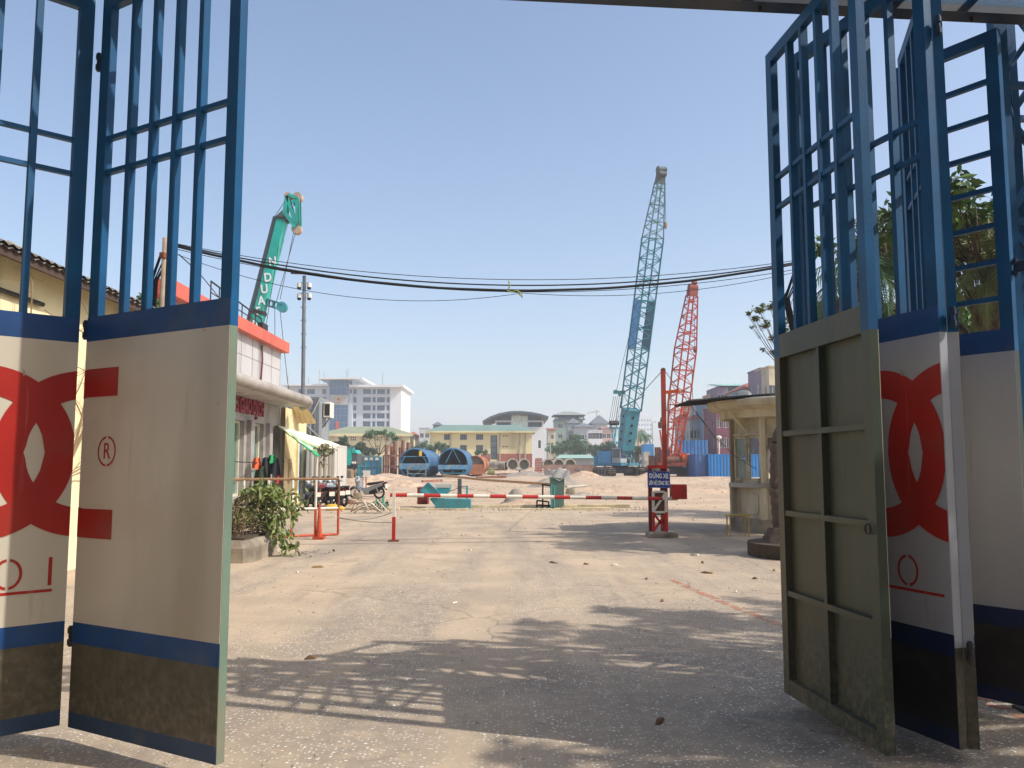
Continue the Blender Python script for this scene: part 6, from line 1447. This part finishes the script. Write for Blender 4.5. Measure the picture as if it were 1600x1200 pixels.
b=MB(); b.bx(x0-o,x1+o,YA-o-.1,YA-o,zt-.75,zt-.05); b.build('eave_fascia',YEL,t,world=True)
b=MB()
for px in (544.5,546.2): b.bx(XX(px,YA)-.2,XX(px,YA)+.2,YA-.5,YA-.05,.5,zt-.8)
b.build('column',YEL,t,world=True)
# yellow two storey building
YB=170; t=thing('yellow_building','two storey yellow building with green roof and brick red base','building',(XX(752,YB),YB,1))
x0,x1=pxs(671.5,831,YB); zt=ZZ(674,YB); zb=ZZ(709,YB)
ops=[]
for (a,b_) in ((694,704),(719,729.5),(744,755)):
    for (r0,r1) in ((678.5,687),(695.5,704.5)): ops.append((XX(a,YB)-x0,XX(b_,YB)-x0,ZZ(r1,YB),ZZ(r0,YB)))
st=(XX(766.5,YB)-x0,XX(777,YB)-x0,ZZ(718,YB),ZZ(680,YB)); ops.append(st)
vent=[(XX(a,YB)-x0,XX(a+2.8,YB)-x0,ZZ(r+1.8,YB),ZZ(r,YB)) for a in (785.6,790.6) for r in (680,697)]
w_=MB(); facade(w_,(x0,YB,0),(1,0,0),x1-x0,.8,zt,ops+vent,.3); facade(w_,(x1,YB,0),(0,1,0),13,.8,zt,[],.3); facade(w_,(x0,YB+13,0),(0,-1,0),13,.8,zt,[],.3); w_.build('wall',YEL,t,world=True)
for o in ops[:-1]: window(t,(x0,YB),(1,0,0),o,GLASSD,mat('window_grey','#5d6468',.3,spec=.7),.3,.12,mx=2)
window(t,(x0,YB),(1,0,0),st,GLASSD,mat('stair_glass','#65767c',.2,var=.3,scale=.5,spec=.8),.3,.12,mx=0,mz=3)
for o in vent: 
    b=MB(); b.bx(x0+o[0],x0+o[1],YB+.28,YB+.3,o[2],o[3]); b.build('vent',DARK,t,world=True)
b=MB(); xa=XX(766.2,YB)
b.bx(XX(752,YB),xa,YB-.06,YB-.003,.8,zb); b.bx(XX(777.3,YB),x1+.05,YB-.06,YB-.003,.8,zb); b.build('brick_base',mat('brick_red','#9a5a49',.9,var=.15,scale=1),t,world=True)
for px in (704,781,812,820.5): b=MB(); b.bx(XX(px,YB)-.12,XX(px,YB)+.12,YB-.2,YB-.061,1,zt-.3); b.build('downpipe',mat('pipe_beige','#a89f82',.7),t,world=True)
for o in ops[3:4]+ops[:6]:
    b=MB(); b.bx(x0+o[0]-.12,x0+o[1]+.12,YB-.14,YB-.004,o[2]-.12,o[2]-.01); b.build('sill',PALE,t,world=True)
b=MB(); zr=ZZ(664,YB+6.5); o=.9
b.add([(x0-o,YB-o,zt),(x1+o,YB-o,zt),(x1+o,YB+14,zt),(x0-o,YB+14,zt),(x0+2.0,YB+6.5,zr),(x1-2.2,YB+6.5,zr)],[(0,1,5,4),(1,2,5),(2,3,4,5),(3,0,4)]); b.build('roof',GRNR,t,world=True)
b=MB(); b.bx(x0-o,x1+o,YB-o-.12,YB-o-.003,zt-.28,zt+.04); b.bx(x0-o+.01,x1+o-.01,YB-o,YB-.001,zt-.3,zt-.2); b.build('eave_fascia',YEL,t,world=True)
# arched roof building
YR_=205; t=thing('arched_building','white building with a wide arched dark roof behind the yellow building','building',(XX(805,YR_),YR_,1))
x0,x1=pxs(774,850,YR_); zt=ZZ(657,YR_)
ops=[(XX(a,YR_)-x0,XX(b_,YR_)-x0,ZZ(r1,YR_),ZZ(r0,YR_)) for a,b_,r0,r1 in ((776,798,659.5,665),(825,847,659.5,667),(841,845,688,700))]
w_=MB(); facade(w_,(x0,YR_,0),(1,0,0),x1-x0,.8,zt,ops,.5); facade(w_,(x1,YR_,0),(0,1,0),22,.8,zt,[]); facade(w_,(x0,YR_+22,0),(0,-1,0),22,.8,zt,[]); w_.build('wall',WGB,t,world=True)
for o in ops: window(t,(x0,YR_),(1,0,0),o,GLASSD,mat('band_glass','#55606c',.25),.5,.15,mx=3)
b=MB(); b.bx(XX(799,YR_),XX(824.5,YR_),YR_-.6,YR_-.01,.8,ZZ(648,YR_)); b.build('centre_bay',mat('bay_pale_green','#d3ddd2',.8),t,world=True)
b=MB(); b.bx(XX(777,YR_),XX(798.8,YR_),YR_+.3,YR_+.5,zt,ZZ(650,YR_)); b.bx(XX(824.7,YR_),XX(847,YR_),YR_+.3,YR_+.5,zt,ZZ(648,YR_)); b.build('clerestory',mat('clerestory_grey','#6c7883',.3,var=.2,scale=.8),t,world=True)
b=MB(); n=24; pr=[(754,657.5),(765,651),(780,645.5),(797,642.3),(812,642),(830,643.5),(845,646.5),(857,650.5)]
pts=[P(x,y,YR_-3) for x,y in pr]; vs=[]
for p in pts: vs+=[(p.x,YR_-3,p.z),(p.x,YR_-3,p.z-.55),(p.x,YR_+24,p.z),(p.x,YR_+24,p.z-.55)]
m_=len(pts); b.add(vs,[(4*i+a,4*i+4+a,4*i+4+c_,4*i+c_) for i in range(m_-1) for a,c_ in ((0,2),(1,0),(3,1),(2,3))]+[(0,2,3,1),(4*m_-4,4*m_-3,4*m_-1,4*m_-2)]); b.build('roof',mat('arch_roof_grey','#566167',.6,var=.1),t,world=True)
b=MB()
for i in range(26):
    x=lerp(756,855,i/25); k=max(j for j in range(len(pr)-1) if pr[j][0]<=x); f=(x-pr[k][0])/(pr[k+1][0]-pr[k][0]); y=lerp(pr[k][1],pr[k+1][1],f)+3.5
    a=P(x,y,YR_-2.8); c_=P(lerp(x,805,.12),y+4.5,YR_+.2); b.beam(a,c_,.22)
b.build('roof_strut',STEEL,t,world=True)
# houses
G='townhouses beyond the yard'
def hs(label,xa,xb,ytop,Y,dep,wall,cols,rows,**kw):
    x0,x1=pxs(xa,xb,Y); return house('townhouse',label,x0,x1,Y,dep,1.0,ZZ(ytop,Y),wall,cols,rows,group=G,**kw)
WG=mat('house_grey','#a5a7a8',.85,var=.08,scale=.3,dirt='#7e8082',dscale=.4,damt=.5,streak=True)
WC=mat('house_cream','#cfc2a4',.85,var=.06,scale=.3,dirt='#9b8f78',dscale=.4,damt=.4)
WGR=mat('house_green','#93a896',.85,var=.06,scale=.3)
WB=mat('house_slate_blue','#66809a',.85,var=.08,scale=.3,dirt='#5a6775',dscale=.4,damt=.4)
WM_=mat('house_maroon','#7a4552',.85,var=.08,scale=.3,dirt='#5f3a45',dscale=.4,damt=.4)
WP=mat('house_mauve','#8e7f8c',.85,var=.08,scale=.3,dirt='#6c6069',dscale=.4,damt=.4,streak=True)
RR=mat('roof_terracotta','#a85a4a',.85,var=.15,scale=.8)
TR_=mat('roof_teal','#4f857f',.7,var=.1,scale=.5)
GRR=mat('roof_grey','#6d7175',.8,var=.1)
t=hs('green and cream tower house with a roofed top terrace, above the trees',868,911,656.5,265,14,WGR,3,3,zfirst=9.2,wsz=(1.4,1.3))
x0,x1=pxs(868,912,265); b=MB(); z0,z1=ZZ(656,265),ZZ(648.5,265)
for i in range(7): x=lerp(x0,x1,i/6); b.bx(x-.15,x+.15,264.6,264.9,z0,z1)
b.bx(x0,x1,264.5,264.6,lerp(z0,z1,.3),lerp(z0,z1,.4)); b.bx(x0-.5,x1+.5,264.2,278,z0,z0+.3); b.build('terrace_frame',GLASSD,t,world=True)
b=MB(); b.bx(x0+1,x1-1,269,277,z0+.3,z1); b.build('terrace_room',GLASSD,t,world=True)
b=MB(); b.add([(x0-.8,264,z1),(x1+.8,264,z1),(x1+.8,279,z1),(x0-.8,279,z1),(x0+2.8,271,ZZ(643,271)),(x1-2.8,271,ZZ(643,271))],[(0,1,5,4),(1,2,5),(2,3,4,5),(3,0,4),(3,2,1,0)]); b.build('hipped_roof',mat('roof_olive_grey','#8b8d84',.8),t,world=True)
hs('cream and orange house end with two small windows by the green tower house',856,868.5,671,235,9,WC,1,4,zfirst=1.5,roof='shed',roofmat=RR,rise=.8,wsz=(1.0,1.2))
hs('grey house with gabled roof window in front of the green tower house',887,905,661,250,9,WG,2,4,roof='hip',roofmat=GRR,rise=1.6,zfirst=2)
hs('pale house with a slate verandah roof right of the green tower house',899,928,667,240,9,PALE,4,4,roof='hip',roofmat=GRR,rise=1.2,zfirst=1.5,over=.8)
hs('white villa with a small pointed attic roof, left of the cyan crane',926,949,662,245,10,PALE,3,4,roof='hip',roofmat=GRR,rise=2.6,zfirst=1.5,over=.8)
hs('white low house with big upper windows below the villa',920,940,673,225,8,WGB,3,4,zfirst=1.2,wsz=(1.5,1.6))
hs('pinkish house with flat roof close to the cyan crane',940,962,669,232,9,mat('house_pink','#b59a94',.85,var=.06),3,4,roof='slab',zfirst=1.6)
hs('small white house with grey top floor left of the yellow building',655,671.5,669,235,9,PALE,2,4,zfirst=1.8)
hs('low terracotta roofed house between annex and yellow building',634,655,682,250,10,mat('house_dusty_pink','#a3867e',.85,var=.06),3,2,roof='hip',roofmat=RR,rise=1.5)
hs('house roof ridge peeking over the left end of the yellow building',677,690,664,240,9,GRR,0,0,roof='hip',roofmat=GRR,rise=1.0)
hs('small cream house low behind the palm, right of the cyan crane',990,1006,684,210,9,WC,2,2,roof='hip',roofmat=RR,rise=1.3)
hs('hazy pale tower block far away between the two cranes',996,1019,648,1300,40,PALE,5,8,zfirst=20,storey=7,wsz=(3,3.5),pars=False)
b=MB(); x0,x1=pxs(1001,1013,1302); b.bx(x0,x1,1305,1330,ZZ(648,1302)-.2,ZZ(645,1302)); single(b,'rooftop_room',PALE,'plant room on top of the hazy pale tower block','roof room')
# tower crane far off
t=thing('tower_crane','tiny hazy tower crane far beyond the townhouses','crane',(XX(932.5,700),700,1))
b=MB(); b.beam((XX(932.5,700),700,5),(XX(932.5,700),700,ZZ(641,700)),.9); b.build('crane_mast',mat('crane_yellow_grey','#8f8a72',.7),t,world=True)
b=MB(); b.beam(P(917,645.5,700),P(937,643,700),.6); b.beam(P(932.5,641,700),P(922,645,700),.2); b.build('jib',mat('crane_yellow_grey','#8f8a72',.7),t,world=True)
# right hand row
hs('low red roofed house at the left end of the right hand row',1066,1081,652,150,7,WG,2,4,side=-1,roof='hip',roofmat=RR,rise=.9,zfirst=2,storey=2.9)
hs('cream house with a red parapet, second in the right hand row',1081,1094.5,634,145,7,WC,2,4,side=-1,roof='slab',roofmat=RR,zfirst=2.2,storey=2.9)
hs('grey rendered house with narrow windows in the right hand row',1093,1103.5,628,138,7,WG,1,4,side=-1,zfirst=2,storey=3,roof='flat')
hs('small red roofed grey house in front of the cream one',1080,1094,655,135,5,WG,2,3,side=-1,roof='hip',roofmat=RR,rise=.8,zfirst=2.2,storey=2.8)
hs('slate blue narrow house in the right hand row',1103,1112.5,630,130,7,WB,1,4,side=-1,zfirst=2.2,storey=2.8,wsz=(.5,1.6))
hs('grey narrow house with stacked windows beside the slate blue one',1112.5,1119,640,126,6,WG,1,4,side=-1,zfirst=2.2,storey=2.6,wsz=(.45,1.2))
hs('maroon house front just left of the guard booth',1119,1150,636,122,8,WM_,3,4,side=-1,zfirst=3.2,storey=2.9,wsz=(.7,1.5))
hs('mauve house with pink top floor rising behind the maroon one',1113,1126,616,150,7,mat('house_pink','#b59a94',.85,var=.06),2,5,zfirst=9,storey=3)
hs('dark mauve house top under the left edge of the teal roof',1124,1137,603,145,9,WP,2,5,side=-1,zfirst=2.5,storey=3,roof='shed',roofmat=GRR,rise=1)
hs('wide teal roofed block behind the guard booth roof',1136,1205,603,150,12,mat('wall_dark_teal','#41706d',.8,var=.08,scale=.4),6,3,side=-1,zfirst=2.6,storey=3.1,roof='shed',roofmat=mat('roof_light_teal','#8fb5ad',.7),rise=1.6,over=.6)
hs('grey house with orange red roof in front of the teal roofed block',1157,1196,609,135,8,WG,5,4,side=-1,zfirst=2.4,storey=2.9,roof='hip',roofmat=RR,rise=1.3)
hs('tall mauve house with balconies, highest of the right hand row',1191,1206,576,128,7,WP,1,5,side=-1,zfirst=2.2,storey=3.1,wsz=(.9,1.6))
hs('tall pale house touching the left edge of the green gate leaf',1204,1226,573,124,7,WC,2,5,side=-1,zfirst=2.2,storey=3.0)
# long pale green shed roof
YS_=150; x0,x1=pxs(868,932,YS_); t=thing('long_shed','long low shed with pale green roof behind the culvert pipes','shed',((x0+x1)/2,YS_,1)); b=MB(); b.add([(x0,YS_,ZZ(716,YS_)),(x1,YS_,ZZ(716,YS_)),(x1-1,YS_+5,ZZ(710.5,YS_+5)),(x0+1,YS_+5,ZZ(710.5,YS_+5))],[(0,1,2,3)]); b.add([(x0,YS_+.02,ZZ(716,YS_)-.12),(x1,YS_+.02,ZZ(716,YS_)-.12),(x1-1,YS_+5,ZZ(710.5,YS_+5)-.12),(x0+1,YS_+5,ZZ(710.5,YS_+5)-.12)],[(3,2,1,0)]); b.build('roof',mat('roof_pale_green','#93b09f',.6,var=.08),t,world=True)
b=MB(); b.bx(x0+.5,x1-.5,YS_+.6,YS_+9,.5,ZZ(716,YS_)); b.build('wall',WG,t,world=True)
# cream boundary wall seen past the tower
b=MB(); b.bx(8.55,13,14,14.3,-.1,3.7); single(b,'boundary_wall',CREAM,'cream boundary wall at the right edge of the photo, beyond the lattice tower','wall')
# ============================================================ TREES
def blob(px,py,Y,rpx): 
    p=P(px,py,Y); return (p,rpx*Y/FPX)
def ftree(label,base_px,Y,blobs,n,size,m=LEAFF,seed=1,rt=.2,flat=.75,clump=6):
    return tree('broadleaf_tree',label,(XX(base_px,Y),Y,terr(XX(base_px,Y),Y)),[blob(a,b_,Y+random.uniform(-1,1)*.5,r) for a,b_,r in blobs],m,n,size,rt,'trees in and beyond the yard',seed=seed,flat=flat,clump=clump)
ftree('big bushy green tree in front of the tower house',898,190,[(880,697,12),(896,690,13),(910,698,12),(925,704,9),(870,704,9),(902,704,13)],5200,.55,seed=3,rt=.3)
ftree('dark green tree left of the cyan crane',945,180,[(938,702,11),(953,698,12),(960,708,8),(930,708,8)],2600,.5,mat('leaf_dark','#39553d',.7,var=.35,scale=.4),seed=4,rt=.25)
ftree('yellow green bush right of the cyan crane boom',998,160,[(996,702,9),(1004,708,8),(990,710,8)],1500,.4,LEAFF,seed=5)
ftree('dusty tree left of the white arched building lamp post',866,210,[(862,700,10),(872,706,9)],1400,.5,seed=6)
ftree('green bushy tree at the left end of the yellow building',683,150,[(676,702,9),(686,698,9),(694,706,8)],1700,.4,seed=7)
ftree('grey green spreading tree above the left blue casing',655,150,[(648,700,10),(660,695,10),(668,702,9),(640,706,8)],1500,.38,LEAFF,seed=8)
ftree('dark round tree just right of the striped awning tip',534,118,[(530,694,8),(537,689,8),(542,697,7)],1700,.3,mat('leaf_dark','#39553d',.7,var=.35,scale=.4),seed=9)
ftree('dark bushy tree behind the teal container',562,120,[(552,703,9),(563,698,10),(573,704,9),(584,706,8)],2400,.32,mat('leaf_dark','#39553d',.7,var=.35,scale=.4),seed=10)
ftree('flat topped sparse acacia with bare limbs beside the rusty tubes',588,112,[(572,682,9),(584,676,10),(597,676,10),(610,679,9),(620,684,7)],1900,.26,LEAFF,seed=11,flat=.35,rt=.15)
ftree('green tree top showing over the end of the tiled eave',238,27,[(222,478,16),(240,470,18),(254,476,15),(232,490,18)],2600,.13,LEAF,seed=12)
ftree('small shrub row in front of the rusty casing',752,140,[(746,708,6),(757,706,5)],600,.3,seed=13)
# slim palm cluster far away
for lb,px,py,Y,L,sd_ in (('grey green palm right of the cyan crane boom base',997,676,200,3.6,2),('smaller palm touching the first grey green palm',1008,681,205,3.0,3),('dark palm top behind the orange crane',1090,600+70,170,1.6,5)):
    q=P(px,py,Y); t=thing('palm_tree',lb,'palm',(q.x,Y,1),0,'far palms'); b=MB(); b.tube([(q.x-.2,Y,1),(q.x,Y,q.z)],.2,6,.14); b.build('trunk',PALMB,t,world=True)
    b=MB(); fronds(b,random.Random(sd_),q,16,L,1.7,.5,(-.1,1.0),.10); b.build('crown',LEAFF,t,world=True)
# loose tree over the booth, right
Y1=17.4
T1=[blob(*a) for a in ((1352,352,Y1,20),(1378,338,17.8,18),(1400,372,17.2,20),(1345,378,17,14),(1372,432,Y1,26),(1405,420,18,24),(1345,470,17,24),(1380,490,17.6,28),(1405,512,17,24),(1306,478,18.4,18),(1320,508,18,20),(1500,350,16.6,22),(1515,368,16.8,18),(1440,360,17,26),(1450,430,17,30),(1335,395,17.9,10))]
tree('broadleaf_tree','loose leafy tree behind the right gate leaves, crown open to the sky',(8.6,18.2,0),T1,LEAF2,8500,.085,.12,'trees in and beyond the yard',seed=20,flat=.7,clump=4)
T2=[blob(*a) for a in ((1186,484,20.5,11),(1203,478,20.2,10),(1168,490,20.6,7),(1180,498,20.6,8),(1198,506,20,8),(1205,528,20.4,7),(1192,545,20.6,5),(1208,552,20.2,5),(1176,512,20.2,4),(1240,500,20.5,20),(1285,480,20.5,22),(1290,520,20.5,22))]
tree('broadleaf_tree','sparse tree whose drooping left twigs show beside the green gate leaf',(9.0,23.9,0),T2,LEAF2,3400,.075,.035,'trees in and beyond the yard',seed=22,flat=.6,clump=2,ff=.8)
T3=[blob(*a) for a in ((1420,520,27,34),(1500,505,26,40),(1560,515,25,46),(1470,470,27,34),(1390,505,28,30),(1530,470,26,36))]
tree('broadleaf_tree','dense low green tree seen under the palm through the ladder rungs',(14.4,27.5,0),T3,LEAF,7000,.22,.2,'trees in and beyond the yard',seed=23)
# palms seen through the rungs
for lb,px,py,Y,L,sd_,mt in (('shaggy fan of a palm seen through the ladder rungs',1552,415,15.5,1.9,6,LEAF2),('second shaggy palm at the right edge of the photo',1625,400,16.5,2.1,7,LEAF2)):
    q=P(px,py,Y); t=thing('palm_tree',lb,'palm',(q.x-.3,Y,0),0,'near palms'); b=MB(); b.tube([(q.x-.3,Y,0),(q.x-.1,Y,q.z*.5),(q.x,Y,q.z)],.17,8,.13); b.build('trunk',PALMB,t,world=True)
    b=MB(); fronds(b,random.Random(sd_),q,26,L,1.5,.55,(-.2,1.3),.035); b.build('crown',mt,t,world=True)
    b=MB(); fronds(b,random.Random(sd_+9),q-Vector((0,0,.15)),13,L*.7,1.2,.35,(-1.2,-.5),.022); b.build('dead_fronds',LEAFDRY,t,world=True)
# shade trees outside the frame on the right: their crowns throw the dappled shadows on the road
def over(x,y,z,r): 
    k=z/S.z; return (Vector((x+S.x*k,y+S.y*k,z)),r)
SH1=[over(*a) for a in ((1.0,8.1,7.4,.85),(-.5,7.6,7.4,.42),(2.0,8.9,7.8,.8),(1.4,9.6,8,.55),(2.7,8.1,7.2,.8),(1.9,7.2,7,.75),(3.0,9.9,8,.6),(.4,7.0,6.9,.5),(3.4,8.8,7.6,.9),(3.1,7.0,7,.7),(4.2,8.0,7.6,1.0),(4.6,9.6,7.6,.9),(.2,8.6,7.6,.4),(.5,4.0,7,.45),(1.6,4.3,7,.7),(2.6,4.4,7,.8),(1.2,3.5,7,.7),(2.4,3.5,7,.9),(3.5,3.8,7,1.0),(0,3.3,7,.5),(.2,4.8,7,.35),(.8,4.7,7,.45),(1.5,4.75,7,.5),(2.1,4.6,7,.5),(1.0,5.18,7,.5),(.6,5.5,7,.45),(-.8,7.2,7.2,.2))]
tree('broadleaf_tree','tall spreading street tree out of frame to the right, shading the road',(10.8,6.0,0),SH1,LEAF,11000,.22,.26,'trees in and beyond the yard',seed=30,flat=.45,clump=7)
SH2=[over(*a) for a in ((1.6,17.2,6.4,.8),(2.6,18.6,6.4,.9),(2.4,17.0,6.2,.7),(3.6,16.4,6.2,.9),(3.9,18,6.2,1.0),(4.8,17.2,6.4,1.1),(1.4,20.0,6.4,.8),(2.6,21.0,6.6,1.0),(4.6,20,6.6,1.2),(5.8,18.6,6.4,1.2))]
tree('broadleaf_tree','broad tree hidden behind the right gate leaves, shading the barrier',(10.6,16.8,0),SH2,LEAF,9000,.24,.22,'trees in and beyond the yard',seed=31,flat=.5,clump=8)
SH3=[over(*a) for a in ((4.8,28.2,6,1.5),(7.2,28,6,1.6),(6,30.5,6,1.4))]
tree('broadleaf_tree','tree beyond the guard booth, shading the yard kerb',(11.5,27,0),SH3,LEAF,4000,.3,.2,'trees in and beyond the yard',seed=32,flat=.5,clump=8)
# leafy bush left of the barrier
t=thing('leafy_bush','bright green large leaved bush leaning over the railing','bush',(-5.3,15.2,.38),0)
rd=random.Random(41); st=MB(); lv=MB(); Yb=15.6
ends=[(372,790),(392,768),(410,762),(430,760),(445,766),(462,772),(470,790),(456,804),(438,808),(418,800),(400,800),(425,825),(440,832),(452,842),(462,856),(385,806),(415,782),(440,786)]
root=Vector((-5.2,15.2,.38))
for i,(px,py) in enumerate(ends):
    q=P(px,py,Yb+rd.uniform(-.35,.35)); m_=root.lerp(q,.55)+Vector((0,0,.22)); st.tube([root,m_,q],.022,5,.008)
    for j in range(50 if i<11 or i>14 else 38):
        p=m_.lerp(q,rd.uniform(.35,1.05))+rvec(rd)*rd.uniform(.02,.20); d=(rvec(rd)*.8+Vector((.1,-.1,-.75))).normalized(); s_=d.cross(rvec(rd)).normalized(); L=rd.uniform(.10,.2); W_2=L*.2
        n_=d.cross(s_)*L*.12; lv.add([p,p+d*L*.45+s_*W_2+n_,p+d*L,p+d*L*.45-s_*W_2+n_],[(0,1,2),(0,2,3)])
st.build('stems',BARK,t,world=True); lv.build('foliage',LEAFY,t,world=True)
t=thing('dry_bush','dry brownish low bush in the concrete planter by the left gate leaf','bush',(-4.9,15,.38))
lv=MB(); st=MB()
for i in range(60):
    p=Vector((rd.uniform(-5.6,-4.5),rd.uniform(14.5,15.5),.40)); q=p+Vector((rd.uniform(-.2,.35),rd.uniform(-.2,.2),rd.uniform(.25,.6))); st.tube([p,q],.007,3)
    for j in range(14):
        a=p.lerp(q,rd.uniform(.2,1.1))+rvec(rd)*.05; d=rvec(rd); s_=d.cross(rvec(rd)).normalized(); L=.06; lv.add([a,a+d*L*.5+s_*.012,a+d*L,a+d*L*.5-s_*.012],[(0,1,2,3)])
st.build('stems',BARK,t,world=True); lv.build('foliage',LEAFDRY,t,world=True)
b=MB(); 
for i in range(60): 
    a=Vector((rd.uniform(-4.4,-3.3),rd.uniform(15.0,16.2),.01)); d=Vector((rd.uniform(-1,1),rd.uniform(-.4,.4),.1)).normalized(); s_=Vector((-d.y,d.x,.1)); L=rd.uniform(.05,.12); b.add([a,a+d*L*.5+s_*L*.25,a+d*L,a+d*L*.5-s_*L*.25],[(0,1,2,3)])
o=single(b,'fallen_leaves',mat('fallen_leaf','#5d4a30',.9,var=.4,scale=5),'dark fallen leaves scattered beside the concrete planter','leaves'); o['kind']='stuff'
# ============================================================ UNSEEN HOUSES AND TREES ADDED BEHIND THE CAMERA TO BLOCK SKY LIGHT
st_=house('sky_blocker_houses','unseen shop houses added behind the camera to block sky light',-30,30,-19,9,0,15,WC,14,4,roof='slab',cat='building')
for lb,x,y,sd_ in (('big unseen tree added behind the camera on the left to block sky light',-7.5,-5.5,51),('big unseen tree added behind the camera on the right to block sky light',6.5,-7.5,52),('big unseen tree added behind the camera in the middle to block sky light',-.8,-9.5,53)):
    rd=random.Random(sd_); bl=[(Vector((x+rd.uniform(-3,3),y+rd.uniform(-2.2,2.2),rd.uniform(4.2,8))),rd.uniform(1.2,1.8)) for _ in range(9)]
    tree('broadleaf_tree',lb,(x,y,0),bl,LEAF,8000,.5,.25,'trees in and beyond the yard',seed=sd_)  # added unseen tree behind the camera, blocks sky light
# ============================================================ HAZE
hz=MB(); hz.bx(-1080,1080,-75,1560,-3,90)
def haze_mat():
    m=bpy.data.materials.new('haze_air'); m.use_nodes=True; n=m.node_tree.nodes; l=m.node_tree.links; n.remove(n['Principled BSDF'])
    v=n.new('ShaderNodeVolumePrincipled'); v.inputs['Color'].default_value=(.86,.92,1,1); v.inputs['Density'].default_value=.0007; v.inputs['Anisotropy'].default_value=.2
    l.new(v.outputs[0],n['Material Output'].inputs['Volume']); return m
hz.build('haze',haze_mat(),kind='stuff')
